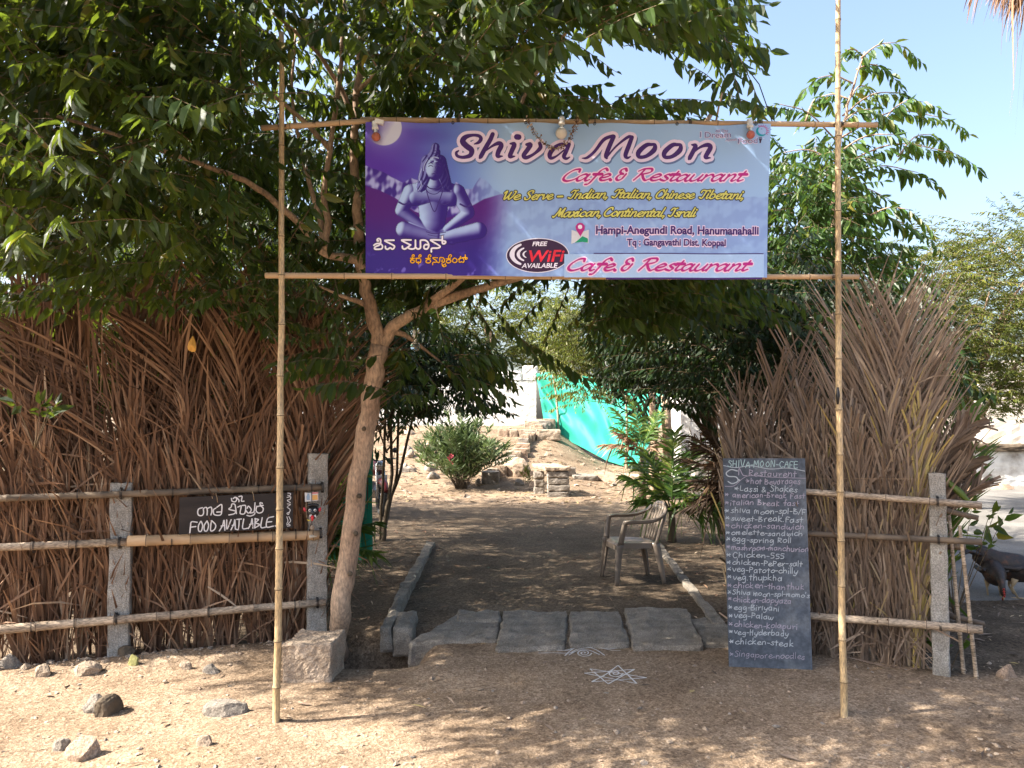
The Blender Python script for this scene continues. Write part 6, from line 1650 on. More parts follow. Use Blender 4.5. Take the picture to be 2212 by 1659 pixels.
e.build('shell', flat('shell_cream', (.62, .54, .42), .6), charm)
e = MB(); e.tube([C3(*mk(318, 470), .05), C3(*mk(315, 640), .055), C3(*mk(315, 800), .06), C3(*mk(322, 1240), .055), C3(*mk(326, 1420), .055)], .0022, 5); e.build('string', WIRE, charm)

# ------------------------------------------------------------------ chalkboard leaning on the right fence
q0, q1 = at_g(1575, 1440), at_g(1755, 1447)
q1 = Vector((q1.x, q1.y, q1.z)); t0, t1 = P(1562, 990, q0.y + .13), P(1739, 990, q1.y + .13)
chalk = thing('chalkboard', (q0 + q1) / 2, 'tall slate blue chalkboard menu leaning on the right palm fence', 'chalkboard')
nb = (q1 - q0).cross(t0 - q0).normalized()
if nb.y > 0: nb = -nb
def K3(x, y, off=0.0):      # zoom 90..735 across, y up negative 52..1580
    v = (-y - 55) / 1520
    xl = 92 + (130 - 92) * v; xr = 683 + (737 - 683) * v
    u = (x - xl) / (xr - xl)
    return (t0 * (1 - u) + t1 * u) * (1 - v) + (q0 * (1 - u) + q1 * u) * v + nb * off
mb = MB()
nx_, ny_ = 8, 16
fr = [K3(92 + (130 - 92) * j / ny_ + ((683 + 54 * j / ny_) - (92 + 38 * j / ny_)) * i / nx_, -(55 + 1520 * j / ny_)) for j in range(ny_ + 1) for i in range(nx_ + 1)]
bk = [p - nb * .018 for p in fr]
W_ = nx_ + 1
fs = [(j * W_ + i, (j + 1) * W_ + i, (j + 1) * W_ + i + 1, j * W_ + i + 1) for j in range(ny_) for i in range(nx_)]
nn = len(fr)
fs += [tuple(nn + k for k in f[::-1]) for f in fs]
for i in range(nx_): fs += [(i, i + 1, nn + i + 1, nn + i), (ny_ * W_ + i + 1, ny_ * W_ + i, nn + ny_ * W_ + i, nn + ny_ * W_ + i + 1)]
for j in range(ny_): fs += [((j + 1) * W_, j * W_, nn + j * W_, nn + (j + 1) * W_), (j * W_ + nx_, (j + 1) * W_ + nx_, nn + (j + 1) * W_ + nx_, nn + j * W_ + nx_)]
mb.add(fr + bk, fs)
SLATE = M('chalk_slate', [(.044, .054, .072), (.078, .094, .120), (.20, .215, .235)], 2.1, .75, .1, 60, .003, detail=8, fine=(30, (.9, .9, .9), .25))
mb.build('board', SLATE, chalk)
CH_W, CH_P = flat('chalk_white', (.40, .44, .48), .95), flat('chalk_pink', (.34, .31, .38), .95)
CH_G = flat('chalk_mint', (.36, .50, .50), .95)
LN = [('SHIVA-MOON-CAFE', 125, 632, 118, 27, 2), ('Restaurent', 280, 622, 188, 26, 1), ('*hot Bevarages', 258, 648, 245, 24, 1), ('*Lassi & Shakes', 175, 626, 300, 23, 0), ('* american-Break Fast', 105, 682, 345, 22, 1), ('*italian Break fast', 105, 640, 402, 22, 1),
      ('*shiva moon-spl-B/F', 105, 690, 462, 22, 0), ('*sweet-Break.Fast', 108, 668, 520, 22, 0), ('*chicken-sandwich', 108, 672, 572, 22, 1), ('*omelette-sandwich', 112, 660, 622, 21, 0), ('*egg-spring Roll', 114, 582, 674, 22, 0), ('*mashroom-manchurion', 116, 704, 732, 20, 1),
      ('*Chicken-555', 116, 535, 788, 22, 0), ('*chicken-PePer-salt', 118, 666, 842, 21, 0), ('*veg-Patoto-chilly', 120, 632, 894, 22, 0), ('*veg.thupkha', 120, 512, 950, 23, 0), ('*chicken-thanthuk', 122, 676, 1008, 22, 1), ('*Shiva moon-spl-momo\'s', 124, 716, 1060, 20, 0),
      ('*chicken-dopyaza', 126, 580, 1110, 22, 1), ('*egg-Biriyani', 128, 496, 1166, 22, 0), ('*veg-Palaw', 128, 456, 1226, 22, 0), ('*chicken-kolapuri', 130, 626, 1290, 21, 1), ('*veg-Hyderbady', 132, 566, 1342, 21, 0), ('*chicken-steak', 134, 596, 1410, 22, 0), ('*Singapore-noodles', 134, 680, 1500, 22, 1)]
mb = MB()
for k, (tx, x0, x1, base, xh, mi) in enumerate(LN):
    s, wd = layout(tx, PRINT, .05, .06)
    s = fit(s, wd, x0, x1, -base, xh)
    rr = random.Random(k)
    for st in s:
        jx, jy = rr.gauss(0, 1.2), rr.gauss(0, 1.7); kx = rr.uniform(.9, 1.16)
        ribbon(mb, [(a + jx, -base + (b + base) * kx + jy - (a - x0) * .010 + 3 * math.sin(a / 55 + k * 1.7)) for a, b in st], 5.2 if k < 24 else 3.6, K3, .0012, mi, None, 3)
for st, w_, mi in (([(95, 110), (180, 125), (300, 112), (430, 135), (560, 128), (682, 150)], 5, 0), ([(195, 150), (150, 140), (115, 165), (130, 190), (185, 195), (200, 225), (160, 245), (128, 230)], 8, 0), ([(205, 215), (212, 220)], 9, 0), ([(205, 180), (210, 130), (235, 180), (262, 185)], 6, 1), ([(105, 265), (170, 262), (230, 210), (290, 185), (420, 195), (560, 200), (690, 203)], 4, 1)):
    ribbon(mb, [(p[0], -p[1]) for p in st], w_, K3, .0012, mi)
mb.build('chalk_writing', [CH_W, CH_P, CH_G], chalk)
# ------------------------------------------------------------------ stone slabs over the ditch, kerbs
def slab(px, z1, th, label, name='stone_slab', mat=None, cat='slab', group=None, seed=0, seg=20, rough=.017, bev=.028):
    cs = [G(x, y, z1) for x, y in px]          # front left, front right, back right, back left
    if name == 'stone_slab':
        z1 -= .015; cs = [Vector((c.x, c.y, z1)) for c in cs]
    mb = block_mb(cs, z1 - th, z1, seed, rough, seg, None, 0, bev)
    return mb.build(name, mat or GRANITE_DARK, None, label, cat, group)
SG = 'stone slabs bridging the ditch at the entrance'
slab([(880, 1380), (1076, 1376), (1082, 1322), (985, 1322)], .045, .22, 'broken leftmost slab over the ditch, with a rubble front face', group=SG, seed=1, rough=.02)
slab([(982, 1334), (1080, 1336), (1082, 1313), (988, 1313)], .062, .08, 'small slab with a round hollow, behind the broken leftmost slab', group=SG, seed=2)
slab([(1070, 1396), (1222, 1391), (1227, 1316), (1086, 1314)], .05, .16, 'broad grey slab second from the left at the entrance', group=SG, seed=3)
slab([(1229, 1387), (1362, 1385), (1338, 1315), (1230, 1315)], .05, .16, 'narrower grey slab in the middle of the entrance', group=SG, seed=4)
slab([(1366, 1390), (1522, 1391), (1484, 1308), (1347, 1308)], .055, .16, 'largest grey slab right of the middle, with sun spots', group=SG, seed=5)
slab([(1524, 1394), (1612, 1392), (1560, 1330), (1490, 1330)], .03, .14, 'rightmost slab half hidden behind the chalkboard', group=SG, seed=6)
slab([(848, 1356), (894, 1358), (902, 1316), (852, 1318)], .07, .24, 'squat kerb stone standing at the end of the left kerb', 'kerb_stone', cat='kerb', seed=7, bev=.035)
slab([(822, 1356), (846, 1357), (884, 1270), (862, 1270)], .07, .2, 'nearest length of the left path kerb', 'kerb', cat='kerb', group='kerbs along the path', seed=8)
slab([(863, 1268), (886, 1268), (939, 1170), (922, 1170)], .055, .14, 'far length of the left path kerb', 'kerb', cat='kerb', group='kerbs along the path', seed=9)
slab([(1540, 1345), (1566, 1345), (1480, 1240), (1462, 1240)], .03, .12, 'nearer length of the right path kerb, beside the rightmost slab', 'kerb', cat='kerb', group='kerbs along the path', seed=10)
slab([(1461, 1238), (1479, 1238), (1425, 1170), (1412, 1170)], .03, .12, 'far length of the right path kerb, behind the chair', 'kerb', cat='kerb', group='kerbs along the path', seed=11)
c0 = at_g(608, 1476); c1 = at_g(716, 1474)
ex = (c1 - c0); ey = Vector((-ex.y, ex.x, 0)).normalized()
a_, b_ = c0, c1
mb = block_mb([a_, b_, b_ + ey * .36 + ex * .05, a_ + ey * .36 + ex * .08], -.06, .25, 21, .011, 30, None, 0, .012)
mb.v = [tuple(Vector(v) + noise.noise_vector(Vector(v) * 34) * .005 + noise.noise_vector(Vector(v) * 80) * .003) for v in mb.v]
mb.build('stone_block', STONE_TAN, None, 'big rough stone block at the right end of the left fence', 'stone')
# ------------------------------------------------------------------ rocks on the sand
def rock(px, py, w, h, d, label, mat, seed, rot=0, tilt=0, group=None, sub=4, cuts=10, sink=.42, name='rock', cat='rock'):
    p = at_g(px, py); k = p.y / FPX
    W, H, D = w * k, h * k / .9, d * w * k
    m_ = rock_mb((p.x, p.y + D * .3, p.z + H * (.5 - sink)), (W * 1.15, D, H * (1 + 2 * sink) * .9), seed, cuts, sub, .07, rot, None, 0, tilt)
    m_.build(name, mat, None, label, cat, group)
rock(482, 1545, 84, 34, .7, 'pointed grey rock left of the foot of the left bamboo pole', STONE_GREY, 31, .2)
rock(170, 1640, 80, 40, .8, 'pale angular rock at the bottom left corner', STONE_PINK, 32, -.2)
rock(128, 1622, 40, 22, .8, 'small grey stone tucked behind the pale angular bottom left rock', STONE_GREY, 33)
rock(198, 1540, 44, 36, .8, 'grey stone half buried under a dark clod on the sand', STONE_GREY, 34, .4)
rock(226, 1546, 60, 40, .7, 'dark crumbly clod of earth piled on a half buried stone', BARK_DARK, 35, 1.1, cuts=3)
rock(440, 1612, 34, 22, .8, 'small tan stone low in the sand, below the pointed grey rock', STONE_TAN, 39)
rock(178, 1460, 60, 28, .7, 'triangular tan stone at the foot of the left fence, left of its middle post', STONE_TAN, 41, .2)
rock(16, 1446, 44, 32, .7, 'blocky grey stone at the foot of the left fence, at the picture edge', STONE_GREY, 42)
rock(88, 1462, 34, 24, .8, 'whitish stone among palm scraps at the foot of the left fence', STONE_TAN, 43)
rock(286, 1437, 24, 22, .8, 'mossy yellow stone at the foot of the left fence post', M('moss_yellow', [(.16, .15, .06), (.24, .235, .09)], 9, .95, .6, 40), 44)
rock(398, 1446, 24, 18, .8, 'small pale stone at the foot of the left fence, right of its post', STONE_TAN, 45)
rock(455, 1455, 36, 18, .8, 'rounded grey stone at the foot of the left fence below the black board', STONE_GREY, 46)
rock(268, 1418, 36, 20, .8, 'dark crumbly stone against the foot of the left fence post', BARK_DARK, 47)
rock(2182, 1465, 40, 34, .8, 'pinkish angular rock on the dark soil at the right edge', STONE_PINK, 48)
rock(2065, 1300, 55, 45, .8, 'grey rock behind the bamboo uprights at the right, beside the hen', STONE_GREY, 49)
rock(2206, 1228, 40, 30, .8, 'dark grey stone at the edge of the road, far right', STONE_GREY, 50)
# sticks on the sand
for k, (a, b, lb) in enumerate((((425, 1345 + 200), (660, 1556), ''),)): pass
st = MB(); p0, p1 = at_g(590, 1521), at_g(655, 1519)
p0, p1 = at_g(592, 1520), at_g(654, 1522)
st.tube([p0 + Vector((0, 0, .012)), (p0 + p1) / 2 + Vector((0, 0, .016)), p1 + Vector((0, 0, .01))], .008, 6); 
# ------------------------------------------------------------------ chalk figures on the ground
CHALKG = flat('kolam_white', (.66, .65, .63), .95)
def ground_lines(name, label, lines, w):
    mb = MB()
    def to3(x, y, off):
        p = at_g(x, -y); p.z += .004 + off; return p
    for l in lines:
        LIFT[0] += 1
        s = smooth_line(l, 5)
        pts = [at_g(q[0], q[1]) for q in s]
        L, Rr = [], []
        for i, p in enumerate(pts):
            a = pts[max(0, i - 1)]; b = pts[min(len(pts) - 1, i + 1)]
            d = (b - a); d.z = 0; d = d.normalized() if d.length > 1e-6 else Vector((1, 0, 0)); n = Vector((-d.y, d.x, 0))
            ww = w * (.7 + .6 * noise.noise(Vector((i * .8, LIFT[0], 0))))
            for S_, sg in ((L, 1), (Rr, -1)):
                q = p + n * ww * sg; q.z = gz(q.x, q.y) + .0045 + (LIFT[0] % 40) * 2e-5 + i * 3e-6; S_.append(q)
        n_ = len(pts)
        mb.add(L + Rr, [(n_ + i, n_ + i + 1, i + 1, i) for i in range(n_ - 1)])
    return mb.build(name, CHALKG, None, label, 'drawing')
ZK = lambda x, y: ((1200 + x / 1.3012) * .54004, (2400 + y / 1.3012) * .54004)
spiral = lambda cx, cy, r, k, t0=0: [ZK(cx + r * (1 - i / n) * math.cos(t0 + i * .55) * 1.0, cy + r * .48 * (1 - i / n) * math.sin(t0 + i * .55)) for n in [int(k * 11.4)] for i in range(n)]
ground_lines('chalk_drawing', 'white chalk eye drawn on the ground before the middle slab', [
    [ZK(*p) for p in ((1238, 268), (1300, 262), (1380, 266), (1440, 248), (1520, 242), (1600, 256), (1665, 252))], [ZK(*p) for p in ((1240, 280), (1320, 278), (1400, 280), (1440, 262), (1530, 250), (1620, 264), (1668, 266))],
    [ZK(*p) for p in ((1378, 294), (1420, 258), (1480, 246), (1540, 262), (1586, 292))], [ZK(*p) for p in ((1400, 290), (1440, 268), (1500, 264), (1560, 288))], spiral(1478, 279, 40, 2.4)], .0068)
ground_lines('chalk_drawing', 'white chalk star with a spiral inside, drawn on the ground below the chalk eye', [
    [ZK(*p) for p in ((1655, 344), (1590, 392), (1518, 430))], [ZK(1655, 344), ZK(1752, 438)], [ZK(1518, 430), ZK(1804, 408)], [ZK(1804, 408), ZK(1510, 362)], [ZK(1510, 362), ZK(1604, 440)], [ZK(1604, 440), ZK(1740, 364)], [ZK(1740, 364), ZK(1480, 384)], [ZK(1480, 384), ZK(1752, 438)], spiral(1640, 385, 40, 2)], .0068)

# ------------------------------------------------------------------ plastic chair
def chair():
    o = G(1364, 1254); o.z = gz(o.x, o.y)
    t = thing('plastic_chair', o, 'brown moulded plastic armchair standing alone on the path', 'chair')
    F_ = Vector((-1, -.20, 0)).normalized(); S_ = Vector((-F_.y, F_.x, 0))   # forward, sideways
    if S_.y > 0: S_ = -S_                                                      # towards the camera
    K = lambda f, s, z: o + F_ * f + S_ * s + Vector((0, 0, z))
    PL = M('chair_plastic', [(.15, .12, .097), (.185, .15, .122)], 3, .32, .05, 50, .002, .5)
    def strip(pts, w0, w1, th, side, mb):
        """a flat moulded bar: pts centre line, side vector for the width"""
        s = smooth_line([tuple(p) for p in pts], 5); n = len(s)
        vs = []
        for i, p in enumerate(s):
            p = Vector(p); a = Vector(s[max(0, i - 1)]); b = Vector(s[min(n - 1, i + 1)]); d = (b - a).normalized()
            sv = (side - d * side.dot(d)).normalized(); nv = d.cross(sv)
            w = (w0 + (w1 - w0) * i / (n - 1)) / 2
            vs += [p + sv * w + nv * th / 2, p - sv * w + nv * th / 2, p - sv * w - nv * th / 2, p + sv * w - nv * th / 2]
        fs = [(i * 4 + k, i * 4 + (k + 1) % 4, i * 4 + 4 + (k + 1) % 4, i * 4 + 4 + k) for i in range(n - 1) for k in range(4)]
        fs += [(3, 2, 1, 0), tuple((n - 1) * 4 + k for k in range(4))]
        mb.add(vs, fs, 0, .5, True)
    # seat shell
    mb = MB(); N = 16
    vs = []
    for j in range(N + 1):
        for i in range(N + 1):
            u = i / N * 2 - 1; v = j / N * 2 - 1
            f = .235 * v; s = (.215 + .018 * v) * u
            rr = (abs(u) ** 4 + abs(v) ** 4) ** .25; k = max(abs(u), abs(v)) / rr if rr > 0 else 1
            f *= k; s *= k
            z = .425 - .022 * (1 - (u * u)) * (1 - v * v) + .02 * v * .5 - (.03 * max(0, v - .8) / .2) 
            vs.append(K(f, s, z))
    low = [p - Vector((0, 0, .010)) for p in vs]
    W_ = N + 1; nn = len(vs)
    fs = [(j * W_ + i, j * W_ + i + 1, (j + 1) * W_ + i + 1, (j + 1) * W_ + i) for j in range(N) for i in range(N)]
    mb.add(vs + low, fs + [tuple(nn + q for q in f[::-1]) for f in fs], 0, .5, True)
    edge = [vs[i] for i in range(N)] + [vs[j * W_ + N] for j in range(N)] + [vs[N * W_ + N - i] for i in range(N)] + [vs[(N - j) * W_] for j in range(N)]
    n = len(edge)
    skirt = [p - Vector((0, 0, .055)) + (p - K(0, 0, p.z - o.z)) * .02 for p in edge]
    mb.add(edge + skirt, [(i, (i + 1) % n, n + (i + 1) % n, n + i) for i in range(n)], 0, .5, True)
    mb.build('seat', PL, t)
    # legs
    for f, s, ff, fs_ in ((.205, .215, .25, .25), (.205, -.215, .25, -.25), (-.20, .20, -.275, .235), (-.20, -.20, -.275, -.235)):
        mb = MB()
        strip([K(f, s, .425), K(f + (ff - f) * .5, s + (fs_ - s) * .5, .22), K(ff, fs_, 0)], .085, .045, .006, F_, mb)
        strip([K(f - .0, s - .026 * (1 if s > 0 else -1), .42), K(f + (ff - f) * .5, s + (fs_ - s) * .5 - .022 * (1 if s > 0 else -1), .22), K(ff, fs_ - .018 * (1 if s > 0 else -1), 0)], .06, .034, .007, S_, mb)
        mb.build('leg', PL, t)
    # back: a rounded hoop with a centre panel of slots
    hoop = [K(-.20, .215, .42), K(-.235, .225, .55), K(-.275, .222, .66), K(-.315, .19, .755), K(-.335, .11, .815), K(-.342, 0, .832), K(-.335, -.11, .815), K(-.315, -.19, .755), K(-.275, -.222, .66), K(-.235, -.225, .55), K(-.20, -.215, .42)]
    mb = MB()
    s = smooth_line([tuple(p) for p in hoop], 6); vs = []; n = len(s)
    cen = K(-.28, 0, .6)
    for i, p in enumerate(s):
        p = Vector(p); a = Vector(s[max(0, i - 1)]); b = Vector(s[min(n - 1, i + 1)]); d = (b - a).normalized()
        inn = (cen - p); inn = (inn - d * inn.dot(d)).normalized(); nv = d.cross(inn)
        w = .055
        vs += [p + nv * .006, p + inn * w + nv * .004, p + inn * w - nv * .004, p - nv * .02]
    fs = [(i * 4 + k, i * 4 + (k + 1) % 4, i * 4 + 4 + (k + 1) % 4, i * 4 + 4 + k) for i in range(n - 1) for k in range(4)]
    mb.add(vs, fs, 0, .5, True)
    for sx in (-.105, -.035, .035, .105):
        strip([K(-.205, sx * .85, .43), K(-.262, sx, .62), K(-.325, sx * .9, .79)], .05 if abs(sx) > .05 else .042, .05, .006, S_, mb)
    for zz, f in ((.52, -.232), (.60, -.255), (.68, -.283)): strip([K(f, -.13, zz), K(f - .012, 0, zz), K(f, .13, zz)], .03, .03, .005, Vector((0, 0, 1)), mb)
    mb.build('backrest', PL, t)
    for sg in (1, -1):
        mb = MB()
        strip([K(.20, .235 * sg, .42), K(.185, .25 * sg, .52), K(.165, .262 * sg, .62), K(.15, .265 * sg, .655)], .06, .05, .012, F_, mb)
        strip([K(.165, .262 * sg, .655), K(.08, .27 * sg, .662), K(-.05, .268 * sg, .66), K(-.17, .255 * sg, .675), K(-.27, .232 * sg, .715), K(-.31, .20 * sg, .76)], .055, .055, .014, S_, mb)
        strip([K(.165, .285 * sg, .645), K(.08, .294 * sg, .65), K(-.05, .292 * sg, .648), K(-.17, .276 * sg, .662), K(-.265, .25 * sg, .70)], .035, .03, .006, Vector((0, 0, 1)), mb)
        mb.build('armrest', PL, t)
chair()

# ------------------------------------------------------------------ the stone bench in the sun and the stones around it
Zb = G(1183, 1074); 
def wblock(x0, x1, y0, y1, z0, z1, seed, mb=None, rough=.016, seg=10, bev=.02):
    return block_mb([(x0, y0), (x1, y0), (x1, y1), (x0, y1)], z0, z1, seed, rough, seg, mb, 0, bev)
bx, by = Zb.x, Zb.y
gb = gz(bx + .2, by + .2)
bench = thing('stone_bench', (bx + .2, by + .5, gb), 'bench of stacked stone blocks under a sunlit slab, in the yard', 'bench')
for k in range(4):
    wblock(bx + random.uniform(-.01, .01), bx + .47 + random.uniform(-.02, .02), by, by + .36, gb - .02 + k * .145, gb - .02 + (k + 1) * .145 - .008, 60 + k).build('block', STONE_GREY, bench)
for k in range(3):
    wblock(bx - .27 + random.uniform(-.01, .01), bx - .04, by + .75, by + 1.1, gb + k * .175 - .02, gb + (k + 1) * .175 - .03, 70 + k).build('block', STONE_GREY, bench)
block_mb([(bx - .05, by - .03), (bx + .50, by - .03), (bx + .26, by + 1.25), (bx - .32, by + 1.25)], gb + .565, gb + .655, 77, .014, 14, None, 0, .02).build('seat_slab', STONE_TAN, bench)
rock(1112, 1028, 72, 40, .9, 'large tan boulder left of the stone bench', STONE_PINK, 81, .1, sub=4)
def stone_px(px, py, w, h, d, label, mat, seed, group=None, rot=0, tilt=0, name='stone_slab'):
    p = at_g(px, py); k = p.y / FPX; W, H = w * k, h * k
    m_ = block_mb([(-W / 2, -d / 2), (W / 2, -d / 2), (W / 2, d / 2), (-W / 2, d / 2)], 0, H, seed, .02, 8, None, 0, .03)
    q = Matrix.Rotation(rot, 3, 'Z') @ Matrix.Rotation(tilt, 3, 'Y')
    m_.v = [tuple(q @ Vector(v) + p + Vector((0, d * .3, -.04))) for v in m_.v]
    m_.build(name, mat, None, label, 'stone', group)
TG2 = 'stones of the ruined terrace behind the bench'
stone_px(1318, 1040, 62, 16, .7, 'long pale slab leaning on the ground right of the stone bench', STONE_PINK, 91, TG2, -.5, .35)
stone_px(1262, 1035, 54, 12, .8, 'flat slab lying close behind the right side of the bench', STONE_GREY, 92, TG2, .1)
stone_px(1185, 998, 52, 24, .6, 'pale block standing on the terrace directly behind the bench', STONE_TAN, 93, TG2)
stone_px(1222, 992, 34, 20, .5, 'smaller block beside the pale terrace block behind the bench', STONE_GREY, 94, TG2, .3)
stone_px(1160, 985, 50, 20, .6, 'block on the terrace edge, left behind the bench', STONE_TAN, 95, TG2, -.1)
stone_px(1275, 972, 36, 26, .6, 'grey cube shaped block at the foot of the green net', STONE_GREY, 96, TG2, .4)
stone_px(1303, 968, 34, 24, .6, 'pale tilted block leaning next to the grey cube by the net', STONE_TAN, 97, TG2, -.4, .3)
stone_px(1352, 1005, 40, 14, .5, 'whitish flat stone near the foot of the net, right of the leaning slab', STONE_TAN, 98, TG2)
stone_px(1370, 1030, 70, 8, .3, 'thin long stone lying at the right side of the yard', STONE_TAN, 99, TG2, -.6)
# the low retaining walls of the terrace
for (x0, y0), (x1, y1), H, lb in (((1040, 968), (1262, 968), 30, 'low dry stone step, upper one, below the white wall'), ((1075, 995), (1180, 995), 18, 'low dry stone step, lower one, left behind the bench')):
    a, b = at_g(x0, y0), at_g(x1, y1); t = thing('terrace_step', (a + b) / 2, lb, 'step'); n = 9; k = a.y / FPX
    x = 0.0; L = (b - a).length
    while x < L - .05:
        w = min(random.uniform(.25, .55), L - x); p = a + (b - a).normalized() * x
        zb = gz(p.x, p.y) - .1
        wblock(p.x, p.x + w - .02, p.y, p.y + .5, zb, zb + .08 + H * k * random.uniform(.8, 1.0), int(x * 100) + int(H), seg=6).build('stone', random.choice([STONE_TAN, STONE_GREY, STONE_PINK]), t); x += w
for k in range(16):
    px, py = random.choice([(1118, 950), (1080, 955), (1190, 945), (1055, 962), (1240, 958), (1330, 985), (1180, 965), (1380, 1015)]); px += random.uniform(-30, 30); py += random.uniform(-8, 8)
    rock(px, py, random.uniform(10, 26), random.uniform(8, 16), .9, 'pale rubble stone on the sunlit terrace under the white wall', random.choice(PEB), 200 + k, random.uniform(0, 3), group='rubble stones on the sunlit terrace', sub=3)

for k in range(11):
    px, py = random.uniform(868, 935), random.uniform(935, 962)
    rock(px, py, random.uniform(16, 30), random.uniform(12, 20), .9, 'grey rubble stone in the heap at the left foot of the white wall', random.choice([STONE_GREY, STONE_TAN]), 260 + k, random.uniform(0, 3), group='rubble heap behind the oleander', sub=3)
# ------------------------------------------------------------------ white wall with loose stones on top, green net beside it
WYd = 27.2
wl, wr = P(560, 920, WYd), P(1158, 920, WYd)
zb0 = gz(wr.x - .5, WYd) - .3; zt = P(1158, 822, WYd).z
wall = thing('white_wall', ((wl.x + wr.x) / 2, WYd, 0), 'whitewashed rough stone wall at the back of the yard, left of the green net', 'wall')
mb = MB(); nxw, nzw = 150, 40
vs = []
for j in range(nzw + 1):
    for i in range(nxw + 1):
        x = wl.x + (wr.x - wl.x) * i / nxw; z = zb0 + (zt - zb0) * j / nzw
        s = Vector((x * 2.2, 7, z * 3.4)); c_ = noise.cell_vector(s + noise.noise_vector(s) * .5)
        vs.append(Vector((x, WYd - .012 * c_.x - .015 * noise.noise(s * 2.5) - .012 * noise.noise(s * 7), z + .02 * noise.noise(Vector((x, z, 3)))))) 
fs = [(j * (nxw + 1) + i, j * (nxw + 1) + i + 1, (j + 1) * (nxw + 1) + i + 1, (j + 1) * (nxw + 1) + i) for j in range(nzw) for i in range(nxw)]
mb.add(vs, fs, 0, .5, True)
xr, xl, y1 = wr.x, wl.x, WYd + .45
mb.add([(xl, WYd - .02, zt), (xr, WYd - .02, zt), (xr, y1, zt + .005), (xl, y1, zt + .005), (xr, WYd - .02, zb0), (xr, y1, zb0), (xl, WYd - .02, zb0), (xl, y1, zb0)], [(0, 1, 2, 3), (1, 4, 5, 2), (0, 3, 7, 6), (3, 2, 5, 7)])
mb.build('wall_face', WHITEWASH, wall)
pl = MB()
zs = P(1100, 922, WYd).z
wblock(wl.x, wr.x + .02, WYd - .22, WYd - .07, zb0, zs, 5, pl, .03, 24, .03); pl.build('plinth', STONE_GREY, wall)
x = P(905, 820, WYd).x
k = 0
while x < wr.x - .1:
    w = random.uniform(.28, .62); h = random.uniform(.18, .34) + (.3 if x > wr.x - .7 else 0)
    wblock(x, x + w - .03, WYd, WYd + .38, zt + .004, zt + h, 300 + k, seg=6, bev=.05, rough=.02).build('loose_stone', WHITEWASH, None, 'loose whitewashed stone lying on top of the white wall', 'stone', 'loose stones along the top of the white wall'); x += w; k += 1
def cloth_mat(name, c, tr):
    m, nt, bs, out = new_mat(name)
    vec = coords(nt)
    cc = ramp(nt, nz(nt, vec, 3, 6), [(.3, tuple(x * .8 for x in c)), (.7, c)])
    nt.links.new(cc, bs.inputs['Base Color']); bs.inputs['Roughness'].default_value = .6; bs.inputs['Specular IOR Level'].default_value = .3
    t_ = nt.nodes.new('ShaderNodeBsdfTranslucent'); t_.inputs[0].default_value = (*tr, 1)
    mx = nt.nodes.new('ShaderNodeMixShader'); mx.inputs[0].default_value = .25
    nt.links.new(bs.outputs[0], mx.inputs[1]); nt.links.new(t_.outputs[0], mx.inputs[2]); nt.links.new(mx.outputs[0], out.inputs['Surface'])
    return m
NET = cloth_mat('net_green', (.03, .38, .27), (.02, .34, .24))
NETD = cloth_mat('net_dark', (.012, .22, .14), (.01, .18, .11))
net = thing('shade_net', (P(1270, 950, 25).x, 25, 0), 'bright green shade net sagging from the white wall down to the right', 'net')
mb = MB(); n1_, n2_ = 90, 50
vs = []
TOPS = [(1158, 806, 27.0), (1200, 803, 26.4), (1280, 815, 25.3), (1340, 838, 24.3), (1400, 850, 23.2), (1470, 850, 22.2)]
BOTS = [(1178, 932, 26.9), (1205, 940, 26.3), (1260, 968, 25.2), (1310, 995, 24.2), (1345, 1006, 23.2), (1375, 1006, 22.4)]
def seq(L, u):
    f = u * (len(L) - 1); i = min(int(f), len(L) - 2); f -= i
    return [L[i][k] + (L[i + 1][k] - L[i][k]) * f for k in range(3)]
for j in range(n2_ + 1):
    v = j / n2_
    for i in range(n1_ + 1):
        u = i / n1_
        a = P(*seq(TOPS, u)); b = P(*seq(BOTS, u)); p = a * (1 - v) + b * v
        sag = .08 * math.sin(u * 19 - v * 13 + math.sin(v * 5)) + .05 * math.sin(u * 47 - v * 21) + .10 * math.sin((u * 9 - v * 7)) + .05 * math.sin(u * 31 - v * 17) + .05 * math.sin(u * 14 + v * 5)
        p.y -= sag * math.sin(math.pi * min(1, v * 1.05)) ** .6 + .02 * math.sin(u * 60)
        vs.append(p)
mb.add(vs, [(j * (n1_ + 1) + i, (j + 1) * (n1_ + 1) + i, (j + 1) * (n1_ + 1) + i + 1, j * (n1_ + 1) + i + 1) for j in range(n2_) for i in range(n1_)], 0, .5, True)
mb.build('netting', NET, net)
for (x0, y0), (x1, y1), Yd in (((1194, 805), (1209, 940), 26.1), ((1352, 845), (1352, 1012), 22.9)):
    b = MB(); a = P(x0, y0, Yd); c_ = P(x1, y1, Yd)
    limb(b, [c_ - Vector((0, 0, .4)), (a + c_) / 2 + Vector((.03, 0, 0)), a], .045, .03, 7); b.build('post', STONE_TAN, net)
